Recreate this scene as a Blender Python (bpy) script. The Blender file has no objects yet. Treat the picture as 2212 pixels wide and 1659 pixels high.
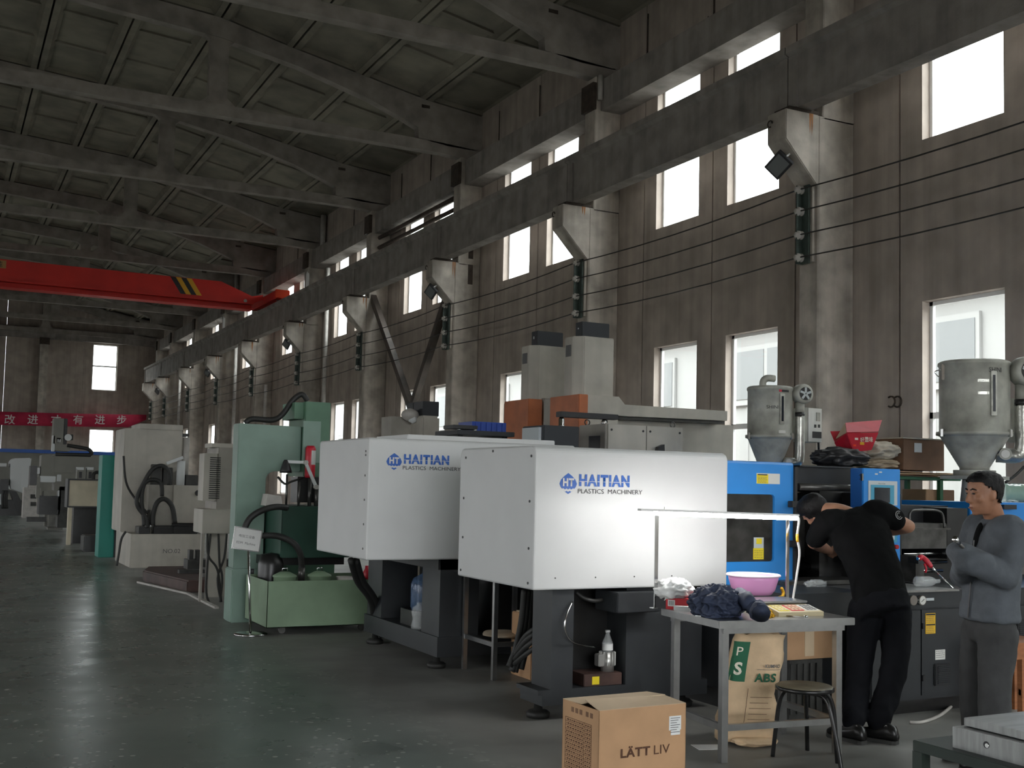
import bpy, bmesh, math, random
from mathutils import Vector, Matrix
random.seed(7)
SC = bpy.context.scene
COL = SC.collection
# ------------------------------------------------------------------ camera
PITCH, YAW, ROLL, FPX = 0.0653, 0.4717, 0.0229, 2428.65
fw = Vector((math.sin(YAW)*math.cos(PITCH), math.cos(YAW)*math.cos(PITCH), math.sin(PITCH)))
rt = Vector((math.cos(YAW), -math.sin(YAW), 0)); up = rt.cross(fw)
r2 = math.cos(ROLL)*rt + math.sin(ROLL)*up; u2 = -math.sin(ROLL)*rt + math.cos(ROLL)*up
cd = bpy.data.cameras.new('camera'); cam = bpy.data.objects.new('camera', cd); COL.objects.link(cam)
cam.matrix_world = Matrix(((r2.x, u2.x, -fw.x, 0), (r2.y, u2.y, -fw.y, 0), (r2.z, u2.z, -fw.z, 1.5), (0, 0, 0, 1)))
cd.sensor_width = 36.0; cd.lens = FPX/2212*36.0; cd.shift_y = 59.76/2212; cd.clip_end = 400
SC.camera = cam
# ------------------------------------------------------------------ sky and exposure
W = bpy.data.worlds.new('overcast_sky'); SC.world = W; W.use_nodes = True
bg = W.node_tree.nodes['Background']; bg.inputs[0].default_value = (0.93, 0.97, 1.0, 1); bg.inputs[1].default_value = 13.0
# overcast sky: zenith about three times as bright as the horizon
_n = W.node_tree.nodes; _l = W.node_tree.links
_tc = _n.new('ShaderNodeTexCoord'); _sp = _n.new('ShaderNodeSeparateXYZ'); _l.new(_tc.outputs['Generated'], _sp.inputs[0])
_r = _n.new('ShaderNodeMapRange'); _r.inputs[1].default_value = 0.0; _r.inputs[2].default_value = 1.0; _r.inputs[3].default_value = 0.5; _r.inputs[4].default_value = 1.0; _l.new(_sp.outputs[2], _r.inputs[0])
_m = _n.new('ShaderNodeMix'); _m.data_type = 'RGBA'; _m.blend_type = 'MULTIPLY'; _m.inputs[0].default_value = 1.0; _m.inputs[6].default_value = (0.95, 0.98, 1.0, 1); _l.new(_r.outputs[0], _m.inputs[7]); _l.new(_m.outputs[2], bg.inputs[0])
SC.view_settings.view_transform = 'Standard'; SC.view_settings.look = 'None'
SC.view_settings.exposure = 0.28; SC.view_settings.gamma = 1.0
SC.view_settings.use_curve_mapping = False
cy_ = SC.cycles
cy_.max_bounces = 6; cy_.diffuse_bounces = 4; cy_.glossy_bounces = 2; cy_.transmission_bounces = 5; cy_.transparent_max_bounces = 10
cy_.caustics_reflective = False; cy_.caustics_refractive = False; cy_.use_adaptive_sampling = True; cy_.adaptive_threshold = 0.04
def portal(x, y, z, w, h, nx, ny):
    l = bpy.data.lights.new('daylight_portal', 'AREA'); l.shape = 'RECTANGLE'; l.size = w; l.size_y = h
    o = bpy.data.objects.new('daylight_portal', l); COL.objects.link(o)
    l.cycles.is_portal = True
    o.matrix_world = Matrix.Translation((x, y, z)) @ Vector((nx, ny, 0)).to_track_quat('-Z', 'Y').to_matrix().to_4x4()
# ------------------------------------------------------------------ materials
MATS = {}
def mat(name, col, rough=0.5, metal=0.0, var=0.0, scale=8.0, stretch=(1, 1, 1), bump=0.0, bscale=60.0, spec=0.5, emit=None, alpha=None, streak=0.0, col2=None, trans=0.0):
    m = bpy.data.materials.new(name); m.use_nodes = True; MATS[name] = m
    nt = m.node_tree; p = nt.nodes['Principled BSDF']; L = nt.links
    p.inputs['Base Color'].default_value = (*col, 1); p.inputs['Roughness'].default_value = rough
    p.inputs['Metallic'].default_value = metal; p.inputs['Specular IOR Level'].default_value = spec
    tc = None
    def coords(sc, st=(1, 1, 1)):
        nonlocal tc
        if tc is None: tc = nt.nodes.new('ShaderNodeNewGeometry')
        mp = nt.nodes.new('ShaderNodeMapping'); mp.inputs['Scale'].default_value = [sc*s for s in st]
        L.new(tc.outputs['Position'], mp.inputs[0]); return mp.outputs[0]
    if var or streak or col2:
        n = nt.nodes.new('ShaderNodeTexNoise'); n.inputs['Scale'].default_value = 1.0; n.inputs['Detail'].default_value = 5
        L.new(coords(scale, stretch), n.inputs['Vector'])
        mx = nt.nodes.new('ShaderNodeMix'); mx.data_type = 'RGBA'
        a = col; b = col2 or tuple(c*(1-var) for c in col)
        a = tuple(min(1, c*(1+var*0.6)) for c in col)
        mx.inputs[6].default_value = (*a, 1); mx.inputs[7].default_value = (*b, 1)
        r = nt.nodes.new('ShaderNodeMapRange'); r.inputs[1].default_value = 0.35; r.inputs[2].default_value = 0.68
        L.new(n.outputs[0], r.inputs[0]); L.new(r.outputs[0], mx.inputs[0]); out = mx.outputs[2]
        if streak:
            n2 = nt.nodes.new('ShaderNodeTexNoise'); n2.inputs['Detail'].default_value = 4; n2.inputs['Scale'].default_value = 1
            L.new(coords(1.0, (5.0, 5.0, 0.22)), n2.inputs['Vector'])
            r2_ = nt.nodes.new('ShaderNodeMapRange'); r2_.inputs[1].default_value = 0.42; r2_.inputs[2].default_value = 0.75
            r2_.inputs[3].default_value = 1.0; r2_.inputs[4].default_value = 1-streak
            L.new(n2.outputs[0], r2_.inputs[0])
            m2 = nt.nodes.new('ShaderNodeMix'); m2.data_type = 'RGBA'; m2.blend_type = 'MULTIPLY'; m2.inputs[0].default_value = 1
            L.new(out, m2.inputs[6]); L.new(r2_.outputs[0], m2.inputs[7]); out = m2.outputs[2]
        L.new(out, p.inputs['Base Color'])
    if bump:
        n = nt.nodes.new('ShaderNodeTexNoise'); n.inputs['Scale'].default_value = 1.0; n.inputs['Detail'].default_value = 4
        L.new(coords(bscale), n.inputs['Vector'])
        b = nt.nodes.new('ShaderNodeBump'); b.inputs['Strength'].default_value = bump; b.inputs['Distance'].default_value = 0.01
        L.new(n.outputs[0], b.inputs['Height']); L.new(b.outputs[0], p.inputs['Normal'])
    if emit:
        p.inputs['Emission Color'].default_value = (*emit[0], 1); p.inputs['Emission Strength'].default_value = emit[1]
    if trans: p.inputs['Transmission Weight'].default_value = trans
    if alpha is not None: p.inputs['Alpha'].default_value = alpha
    return m
def thin_glass(name, tint=(1, 1, 1), gloss=0.06, rough=0.02):
    m = bpy.data.materials.new(name); m.use_nodes = True; nt = m.node_tree; nt.nodes.clear(); MATS[name] = m
    o = nt.nodes.new('ShaderNodeOutputMaterial'); mix = nt.nodes.new('ShaderNodeMixShader'); t = nt.nodes.new('ShaderNodeBsdfTransparent'); g = nt.nodes.new('ShaderNodeBsdfGlossy')
    t.inputs[0].default_value = (*tint, 1); g.inputs['Roughness'].default_value = rough; mix.inputs[0].default_value = gloss
    nt.links.new(t.outputs[0], mix.inputs[1]); nt.links.new(g.outputs[0], mix.inputs[2]); nt.links.new(mix.outputs[0], o.inputs[0]); return m
def m(n): return MATS[n]
mat('concrete_wall', (0.40, 0.342, 0.298), 0.9, var=0.16, scale=2.2, bump=0.2, bscale=45, streak=0.24)
mat('concrete_column', (0.44, 0.395, 0.345), 0.9, var=0.28, scale=3.0, bump=0.25, bscale=35, streak=0.35)
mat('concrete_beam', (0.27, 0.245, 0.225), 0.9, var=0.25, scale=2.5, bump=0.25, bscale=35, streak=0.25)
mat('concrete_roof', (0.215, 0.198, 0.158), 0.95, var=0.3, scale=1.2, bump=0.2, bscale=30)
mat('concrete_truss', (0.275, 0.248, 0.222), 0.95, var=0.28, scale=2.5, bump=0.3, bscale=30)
mat('rust_steel', (0.06, 0.045, 0.035), 0.75, 0.3, var=0.4, scale=9)
mat('rail_steel', (0.10, 0.09, 0.085), 0.6, 0.6, var=0.3)
mat('white_frame', (0.80, 0.80, 0.79), 0.45)
mat('pvc_grey', (0.42, 0.40, 0.37), 0.5, var=0.15)
mat('bracket_green', (0.05, 0.07, 0.06), 0.5, 0.2, var=0.25, scale=12)
mat('porcelain', (0.5, 0.47, 0.43), 0.25)
mat('black_wire', (0.02, 0.018, 0.016), 0.6)
mat('black_plastic', (0.018, 0.018, 0.02), 0.45)
mat('crane_red', (0.62, 0.02, 0.012), 0.5, var=0.12, scale=1.5)
mat('crane_orange', (0.85, 0.07, 0.02), 0.45)
mat('paint_yellow', (0.75, 0.38, 0.02), 0.5)
mat('paint_black', (0.02, 0.02, 0.02), 0.5)
mat('banner_red', (0.50, 0.022, 0.07), 0.8, var=0.12, scale=3)
mat('banner_white', (0.72, 0.65, 0.65), 0.8)
mat('neighbour_white', (0.25, 0.25, 0.245), 0.7)
mat('neighbour_glass', (0.145, 0.152, 0.155), 0.5)
mat('yard_concrete', (0.20, 0.195, 0.185), 0.95, var=0.15, scale=0.5)
thin_glass('window_glass', (0.97, 0.99, 0.98), 0.05)
def floor_material():
    fm = bpy.data.materials.new('painted_floor'); fm.use_nodes = True; MATS['painted_floor'] = fm
    nt = fm.node_tree; L = nt.links; p = nt.nodes['Principled BSDF']; N = nt.nodes.new
    g = N('ShaderNodeNewGeometry'); sep = N('ShaderNodeSeparateXYZ'); L.new(g.outputs['Position'], sep.inputs[0])
    def noise(sc, det=5, st=(1, 1, 1)):
        mp = N('ShaderNodeMapping'); mp.inputs['Scale'].default_value = [sc*s for s in st]; L.new(g.outputs['Position'], mp.inputs[0])
        n = N('ShaderNodeTexNoise'); n.inputs['Scale'].default_value = 1; n.inputs['Detail'].default_value = det; L.new(mp.outputs[0], n.inputs['Vector']); return n.outputs[0]
    def rng(s, a, b, c=0.0, d=1.0):
        r = N('ShaderNodeMapRange'); r.inputs[1].default_value = a; r.inputs[2].default_value = b; r.inputs[3].default_value = c; r.inputs[4].default_value = d
        L.new(s, r.inputs[0]); return r.outputs[0]
    def mix(f, a, b):
        x = N('ShaderNodeMix'); x.data_type = 'RGBA'
        if hasattr(f, 'default_value') and not isinstance(f, float): L.new(f, x.inputs[0])
        else: x.inputs[0].default_value = f
        for i, v in ((6, a), (7, b)):
            if isinstance(v, tuple): x.inputs[i].default_value = (*v, 1)
            else: L.new(v, x.inputs[i])
        return x.outputs[2]
    def math_(op, a, b):
        x = N('ShaderNodeMath'); x.operation = op
        for i, v in ((0, a), (1, b)):
            if isinstance(v, (int, float)): x.inputs[i].default_value = v
            else: L.new(v, x.inputs[i])
        return x.outputs[0]
    green = mix(rng(noise(1.3), .2, .8), (0.20, 0.235, 0.21), (0.125, 0.155, 0.138))
    grey = mix(rng(noise(1.7), .2, .8), (0.30, 0.298, 0.278), (0.19, 0.19, 0.178))
    wob = math_('ADD', sep.outputs[0], math_('MULTIPLY', math_('SUBTRACT', noise(6.0, 3), 0.5), 0.06))
    side = rng(wob, 2.35, 3.0)
    c = mix(side, green, grey)
    # faint painted dashes left on the edge of the aisle
    edge = math_('MULTIPLY', rng(wob, 2.66, 2.69), rng(wob, 2.82, 2.79))
    dash = math_('GREATER_THAN', noise(7.0, 2), 0.52)
    c = mix(math_('MULTIPLY', math_('MULTIPLY', edge, dash), 0.4), c, (0.30, 0.30, 0.28))
    # scuffed flecks where the paint has chipped
    v = N('ShaderNodeTexVoronoi'); v.inputs['Scale'].default_value = 1
    mp = N('ShaderNodeMapping'); mp.inputs['Scale'].default_value = (13, 13, 13); L.new(g.outputs['Position'], mp.inputs[0]); L.new(mp.outputs[0], v.inputs['Vector'])
    chip = math_('MULTIPLY', math_('LESS_THAN', v.outputs['Distance'], 0.19), math_('GREATER_THAN', noise(1.1, 2), 0.48))
    c = mix(math_('MULTIPLY', chip, math_('SUBTRACT', 1.0, side)), c, (0.52, 0.54, 0.50))
    stain = rng(noise(0.9, 4), .35, .85, 1.0, 0.6)
    s = N('ShaderNodeMix'); s.data_type = 'RGBA'; s.blend_type = 'MULTIPLY'; s.inputs[0].default_value = 1; L.new(c, s.inputs[6]); L.new(stain, s.inputs[7])
    L.new(s.outputs[2], p.inputs['Base Color'])
    L.new(math_('ADD', rng(noise(2.2), .15, .85, 0.20, 0.38), math_('MULTIPLY', side, 0.22)), p.inputs['Roughness'])
    b = N('ShaderNodeBump'); b.inputs['Strength'].default_value = 0.02; b.inputs['Distance'].default_value = 0.01; L.new(noise(5.0, 3), b.inputs['Height']); L.new(b.outputs[0], p.inputs['Normal'])
floor_material()
# ------------------------------------------------------------------ mesh helpers
class B:
    """collects shapes (world or local coordinates) and links them as one mesh object"""
    def __init__(s): s.bm = bmesh.new()
    def box(s, x0, x1, y0, y1, z0, z1, bev=0.0, seg=2):
        vs = [s.bm.verts.new(v) for v in ((x0, y0, z0), (x1, y0, z0), (x1, y1, z0), (x0, y1, z0), (x0, y0, z1), (x1, y0, z1), (x1, y1, z1), (x0, y1, z1))]
        fs = [s.bm.faces.new([vs[i] for i in f]) for f in ((3, 2, 1, 0), (4, 5, 6, 7), (0, 1, 5, 4), (1, 2, 6, 5), (2, 3, 7, 6), (3, 0, 4, 7))]
        if bev:
            es = list({e for f in fs for e in f.edges})
            bmesh.ops.bevel(s.bm, geom=es, offset=bev, segments=seg, affect='EDGES', clamp_overlap=True)
        return s
    def obox(s, c, ax, ay, az, bev=0.0):
        """box with centre c and half-axis vectors"""
        c, ax, ay, az = map(Vector, (c, ax, ay, az))
        vs = [s.bm.verts.new(c + i*ax + j*ay + k*az) for k in (-1, 1) for i, j in ((-1, -1), (1, -1), (1, 1), (-1, 1))]
        fs = [s.bm.faces.new([vs[i] for i in f]) for f in ((3, 2, 1, 0), (4, 5, 6, 7), (0, 1, 5, 4), (1, 2, 6, 5), (2, 3, 7, 6), (3, 0, 4, 7))]
        if bev: bmesh.ops.bevel(s.bm, geom=list({e for f in fs for e in f.edges}), offset=bev, segments=2, affect='EDGES', clamp_overlap=True)
        return s
    def bar(s, p, q, w, h=None, roll=None):
        """rectangular bar from p to q"""
        p, q = Vector(p), Vector(q); d = q-p; n = d.normalized(); h = h or w
        a = Vector(roll) if roll else (Vector((0, 0, 1)) if abs(n.z) < 0.9 else Vector((1, 0, 0)))
        x = n.cross(a).normalized(); y = n.cross(x).normalized()
        return s.obox((p+q)/2, d/2, x*w/2, y*h/2)
    def prism(s, pts, axis, a, b, bev=0.0):
        """polygon extruded along axis; pts are the two other coordinates in xyz order"""
        def mk(u, v, t):
            return {'x': (t, u, v), 'y': (u, t, v), 'z': (u, v, t)}[axis]
        A = [s.bm.verts.new(mk(u, v, a)) for u, v in pts]; C = [s.bm.verts.new(mk(u, v, b)) for u, v in pts]
        n = len(pts); fs = [s.bm.faces.new(A[::-1]), s.bm.faces.new(C)]
        fs += [s.bm.faces.new((A[i], A[(i+1) % n], C[(i+1) % n], C[i])) for i in range(n)]
        bmesh.ops.recalc_face_normals(s.bm, faces=fs)
        if bev: bmesh.ops.bevel(s.bm, geom=list({e for f in fs for e in f.edges}), offset=bev, segments=2, affect='EDGES', clamp_overlap=True)
        return s
    def tube(s, pts, r, n=8, closed=False, cap=True):
        """round tube along a polyline; r number or list"""
        P = [Vector(p) for p in pts]; k = len(P); rs = r if isinstance(r, (list, tuple)) else [r]*k
        rings = []; prev = None
        for i in range(k):
            if closed: t = (P[(i+1) % k]-P[i-1]).normalized()
            else: t = (P[min(i+1, k-1)]-P[max(i-1, 0)]).normalized()
            if prev is None: a = Vector((0, 0, 1)) if abs(t.z) < 0.9 else Vector((1, 0, 0)); x = t.cross(a).normalized()
            else: x = (prev - t*prev.dot(t)).normalized()
            prev = x; y = t.cross(x)
            rings.append([s.bm.verts.new(P[i]+rs[i]*(math.cos(j*2*math.pi/n)*x+math.sin(j*2*math.pi/n)*y)) for j in range(n)])
        fs = []
        for i in range(k if closed else k-1):
            R0, R1 = rings[i], rings[(i+1) % k]
            for j in range(n): fs.append(s.bm.faces.new((R0[j], R0[(j+1) % n], R1[(j+1) % n], R1[j])))
        if cap and not closed: fs.append(s.bm.faces.new(rings[0][::-1])); fs.append(s.bm.faces.new(rings[-1]))
        for f in fs: f.smooth = True
        return s
    def cyl(s, c, r, h, axis='z', n=20, r2=None):
        """cylinder or cone from base centre c along axis"""
        d = {'x': Vector((1, 0, 0)), 'y': Vector((0, 1, 0)), 'z': Vector((0, 0, 1))}[axis] if isinstance(axis, str) else Vector(axis).normalized()
        c = Vector(c); a = Vector((0, 0, 1)) if abs(d.z) < 0.9 else Vector((1, 0, 0)); x = d.cross(a).normalized(); y = d.cross(x); r2 = r if r2 is None else r2
        R = [[s.bm.verts.new(c+d*t+q*(math.cos(j*2*math.pi/n)*x+math.sin(j*2*math.pi/n)*y)) for j in range(n)] for t, q in ((0, r), (h, r2))]
        fs = [s.bm.faces.new((R[0][j], R[0][(j+1) % n], R[1][(j+1) % n], R[1][j])) for j in range(n)]
        for f in fs: f.smooth = True
        fs += [s.bm.faces.new(R[0][::-1]), s.bm.faces.new(R[1])]
        bmesh.ops.recalc_face_normals(s.bm, faces=fs)
        return s
    def lathe(s, c, prof, n=28, axis='z', smooth=True):
        """profile [(r,t)] turned about an axis through c"""
        d = {'x': Vector((1, 0, 0)), 'y': Vector((0, 1, 0)), 'z': Vector((0, 0, 1))}[axis] if isinstance(axis, str) else Vector(axis).normalized()
        c = Vector(c); a = Vector((0, 0, 1)) if abs(d.z) < 0.9 else Vector((1, 0, 0)); x = d.cross(a).normalized(); y = d.cross(x); R = []
        for r, t in prof:
            R.append([s.bm.verts.new(c+d*t+max(r, 1e-4)*(math.cos(j*2*math.pi/n)*x+math.sin(j*2*math.pi/n)*y)) for j in range(n)])
        fs = []
        for i in range(len(R)-1):
            for j in range(n): fs.append(s.bm.faces.new((R[i][j], R[i][(j+1) % n], R[i+1][(j+1) % n], R[i+1][j])))
        bmesh.ops.recalc_face_normals(s.bm, faces=fs)
        for f in fs: f.smooth = smooth
        return s
    def poly(s, pts):
        s.bm.faces.new([s.bm.verts.new(p) for p in pts]); return s
    def build(s, name, material, parent=None, at=None, local=False, smooth=None):
        """world coordinates unless local; origin goes to 'at' or to the parent's place"""
        me = bpy.data.meshes.new(name)
        o = bpy.data.objects.new(name, me); COL.objects.link(o)
        if parent is not None:
            o.parent = parent
            if not local:
                w = wloc(parent); bmesh.ops.translate(s.bm, verts=s.bm.verts, vec=-w)
        elif at is not None:
            o.location = at
            if not local: bmesh.ops.translate(s.bm, verts=s.bm.verts, vec=-Vector(at))
        s.bm.to_mesh(me); s.bm.free()
        if smooth is not None:
            for p in me.polygons: p.use_smooth = smooth
        me.materials.append(MATS[material] if isinstance(material, str) else material)
        return o
def wloc(o):
    v = Vector((0, 0, 0))
    while o is not None: v = v + o.location; o = o.parent
    return v
def tag(o, label=None, cat=None, group=None, kind=None):
    if label: o['label'] = label
    if cat: o['category'] = cat
    if group: o['group'] = group
    if kind: o['kind'] = kind
    return o
def thing(name, label, cat, loc=(0, 0, 0), rz=0.0, group=None):
    o = bpy.data.objects.new(name, None); COL.objects.link(o); o.location = loc; o.rotation_euler = (0, 0, rz); o.empty_display_size = 0.1
    return tag(o, label, cat, group)
def struct(name, loc=(0, 0, 0)):
    o = bpy.data.objects.new(name, None); COL.objects.link(o); o.location = loc; o['kind'] = 'structure'; o.empty_display_size = 0.1
    return o
def copy_tree(o, parent=None, loc=None):
    c = o.copy(); COL.objects.link(c)
    if parent is not None: c.parent = parent
    if loc is not None: c.location = loc
    for ch in list(o.children): copy_tree(ch, c)
    return c
def text(name, body, size, origin, ux, uy, material, parent, extrude=0.001, bold=0.0, sx=1.0, align='LEFT', spacing=1.0):
    """lettering lying in the plane ux,uy with its baseline start at origin (world)"""
    cu = bpy.data.curves.new(name, 'FONT'); cu.body = body; cu.size = size; cu.extrude = extrude; cu.offset = bold; cu.align_x = align; cu.space_character = spacing
    cu.resolution_u = 3
    t = bpy.data.objects.new(name+'_curve', cu); COL.objects.link(t)
    dg = bpy.context.evaluated_depsgraph_get(); me = bpy.data.meshes.new_from_object(t.evaluated_get(dg))
    bpy.data.objects.remove(t); bpy.data.curves.remove(cu)
    ux, uy = Vector(ux).normalized(), Vector(uy).normalized(); uz = ux.cross(uy)
    base = Vector(origin) - wloc(parent)
    for v in me.vertices: v.co = base + ux*v.co.x*sx + uy*v.co.y + uz*v.co.z
    me.materials.clear(); me.materials.append(MATS[material] if isinstance(material, str) else material)
    o = bpy.data.objects.new(name, me); COL.objects.link(o); o.parent = parent
    return o
def catmull(P, n=6):
    P = [Vector(p) for p in P]; Q = [P[0]]+P+[P[-1]]; out = []
    for i in range(1, len(Q)-2):
        a, b, c, d = Q[i-1:i+3]
        for k in range(n):
            t = k/n; out.append(0.5*((2*b)+(-a+c)*t+(2*a-5*b+4*c-d)*t*t+(-a+3*b-3*c+d)*t**3))
    return out+[P[-1]]
ORD = ['first', 'second', 'third', 'fourth', 'fifth', 'sixth', 'seventh', 'eighth', 'ninth', 'tenth', 'eleventh', 'twelfth', 'thirteenth']
# ================================================================== THE HALL
WX = 11.05          # inner face of the window wall
YE = 65.5           # inner face of the end wall
Y0 = 11.46          # near face of the first column in view; bays of 6 m
CY = [Y0+6*k for k in range(-3, 9)] + [63.6]
fl = B().box(-10.6, 11.3, -14, 66, -0.2, 0).build('floor', 'painted_floor'); fl['kind'] = 'structure'
yard = B().box(-400, 400, -400, 500, -0.3, -0.201).build('yard', 'yard_concrete'); yard['kind'] = 'structure'
# ---- right wall: precast panels two metres wide, two windows a bay
wall = struct('wall_right', (WX, 0, 0))
def panel_mesh(width, holes, ztop=10.4, g=0.015):
    b = B(); a, c = -width/2, width/2
    b.box(.05, .2, a, a+g, 0, ztop); b.box(.05, .2, c-g, c, 0, ztop)
    if not holes:
        b.box(0, .2, a+g, c-g, 0, ztop); return b
    h0, h1 = holes[0][0], holes[0][1]; z = 0
    b.box(0, .2, a+g, h0, 0, ztop); b.box(0, .2, h1, c-g, 0, ztop)
    for (_, _, z0, z1) in holes:
        b.box(0, .2, h0, h1, z, z0); z = z1
    b.box(0, .2, h0, h1, z, ztop)
    return b
WIN = [(-0.62, 0.62, 1.0, 3.95), (-0.62, 0.62, 6.04, 8.6)]
pm = panel_mesh(2.0, WIN).build('wall_panel', 'concrete_wall', wall, local=True)
pp = panel_mesh(2.0, None).build('wall_panel', 'concrete_wall', wall, local=True)
first = {0: True, 1: True}
wn = 0
def window(x, y, z0, z1, w, transom=None, axis='y', mull=None):
    """frame and pane set into the outer part of an opening"""
    global wn
    wn += 1
    s = struct('window_%d' % wn, (x, y, z0))
    t, d = .05, .05; h = z1-z0
    def bx(b, u0, u1, w0, w1, zz0, zz1):
        (b.box(u0, u1, w0, w1, zz0, zz1) if axis == 'y' else b.box(w0, w1, u0, u1, zz0, zz1))
    b = B()
    bx(b, 0, d, -w/2, -w/2+t, 0, h); bx(b, 0, d, w/2-t, w/2, 0, h); bx(b, 0, d, -w/2, w/2, 0, t); bx(b, 0, d, -w/2, w/2, h-t, h)
    if transom: bx(b, 0, d, -w/2, w/2, transom-z0-.04, transom-z0+.04)
    b.build('window_frame', 'white_frame', s, local=True)
    parts = [(t, (transom-z0-.04) if transom else h-t)] + ([(transom-z0+.04, h-t)] if transom else [])
    for a, c in parts:
        b = B(); bx(b, .02, .026, -w/2+t, w/2-t, a, c); b.build('pane', 'window_glass', s, local=True)
    return s
ys = []
for n in range(-4, 10):
    yb = 8.64+6*n
    for j, kind in ((0, 0), (1, 1), (2, 0)):
        yc = yb+1+2*j
        if yc+1 > 62.7 or yc < -13.2: continue
        src = pm if kind == 0 else pp
        if first[kind]: o = src; first[kind] = False
        else: o = src.copy(); COL.objects.link(o)
        o.location = (0, yc, 0)
        if kind == 0:
            ys.append(yc)
            window(WX+.13, yc, 1.0, 3.95, 1.24, 2.5); window(WX+.13, yc, 6.04, 8.6, 1.24)
B().box(0, .2, 62.64, 65.7, 0, 10.4).build('wall_panel', 'concrete_wall', wall, local=True)
for yy in range(4, 64, 12):
    portal(WX+.12, yy+6, 7.3, 12, 2.5, -1, 0)
for yy in (4, 16, 28): portal(WX+.12, yy+6, 2.5, 12, 2.9, -1, 0)
# ---- end wall
we = struct('wall_far', (0, YE, 0))
xs = [-10.6, -8, -5, -2.97, -1, 1, 3.0, 4.92, 6.93, 9.0, 11.25]
for a, c in zip(xs[:-1], xs[1:]):
    b = B()
    if abs(a-6.93) < .01:
        for u, v in ((a+.006, 7.39), (8.69, c)): b.box(u, v, 0, .2, 0, 11.6)
        b.box(7.39, 8.69, 0, .2, 0, 1.2); b.box(7.39, 8.69, 0, .2, 4.06, 6.21); b.box(7.39, 8.69, 0, .2, 8.75, 11.6)
    else: b.box(a+.006, c-.006, 0, .2, 0, 11.6)
    b.build('wall_panel', 'concrete_wall', we, local=True)
window(8.04, YE+.1, 6.21, 8.75, 1.30, 7.55, 'x'); window(8.04, YE+.1, 1.2, 4.06, 1.30, None, 'x')
portal(8.04, YE+.09, 7.5, 1.3, 2.5, 0, -1)
for px in (4.66, -1.2, -7.0):
    B().box(px, px+.42, YE-.42, YE, 0, 8.72).build('pilaster', 'concrete_column', we)
B().box(-10.6, 10.7, YE-.32, YE, 8.82, 9.42).build('tie_beam', 'concrete_beam', we)
B().box(4.62, 5.12, YE-.46, YE-.3, 8.5, 8.86).build('steel_shoe', 'rust_steel', we)
# ---- left and rear wall, behind and beside the camera, unseen; windows and rear doorway sized for the light they let in
wl = struct('wall_left', (-10.6, 0, 0))
for n in range(-2, 9):
    yb = 8.64+6*n
    added_opening = n == -1  # unseen side doorway added to light the aisle ends of the machines
    b = B(); zt_ = 4.4 if added_opening else 3.95; zb_ = 0 if added_opening else 1.0
    e = [yb, yb+1.9, yb+4.1, yb+6] if added_opening else [yb, yb+.38, yb+1.62, yb+4.38, yb+5.62, yb+6]
    if not added_opening: b.box(-.2, 0, yb, yb+6, 0, zb_)
    b.box(-.2, 0, yb, yb+6, zt_, 10.4)
    for i in range(0, len(e), 2): b.box(-.2, 0, e[i], e[i+1], zb_, zt_)
    b.build('wall_panel', 'concrete_wall', wl, local=True)
portal(-10.62, 5.64, 2.2, 2.2, 4.4, 1, 0)
for yy in (10, 22, 34, 46): portal(-10.62, yy+6, 2.5, 12, 2.95, 1, 0)
B().box(-.2, 0, -13.6, -3.36, 0, 10.4).build('wall_panel', 'concrete_wall', wl, local=True)
B().box(-.2, 0, 62.64, 65.6, 0, 10.4).build('wall_panel', 'concrete_wall', wl, local=True)
wr = struct('wall_rear', (0, -13.4, 0))
GX0, GX1, GZ = -6.5, 6.5, 6.2
b = B(); b.box(-10.8, GX0, -.2, 0, 0, 11.6); b.box(GX1, 11.25, -.2, 0, 0, 11.6); b.box(GX0, GX1, -.2, 0, GZ, 11.6); b.build('wall_panel', 'concrete_wall', wr, local=True)
portal((GX0+GX1)/2, -13.5, GZ/2, GX1-GX0, GZ, 0, 1)
# ---- columns with crane corbels
def column_part(cy, name, parent):
    b = B(); b.box(10.41, 11.05, cy, cy+.38, 0, 6.6, .02, 1); b.box(10.49, 11.05, cy, cy+.38, 6.55, 9.08, .015, 1)
    b.build('shaft', 'concrete_column', parent)
    B().prism([(9.84, 6.6), (10.42, 6.6), (10.42, 5.64), (10.37, 5.64), (9.84, 6.19)], 'y', cy, cy+.38, .012).build('corbel', 'concrete_column', parent)
    B().box(10.42, 10.50, cy-.02, cy+.40, 8.45, 8.95).build('steel_shoe', 'rust_steel', parent)
    B().box(9.93, 10.46, cy+.04, cy+.34, 6.6, 6.66).build('bearing_plate', 'rust_steel', parent)
    b = B(); c = Vector((9.82, cy+.30, 6.46))
    b.tube([c+Vector((0, .045*math.cos(a), .045*math.sin(a))) for a in [i*math.pi/5-0.6*math.pi for i in range(9)]], .009, 5).build('lifting_loop', 'rust_steel', parent)
mat('rust_stain', (0.30, 0.135, 0.055), 0.9, var=0.5, scale=20, stretch=(1, 1, .2))
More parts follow.
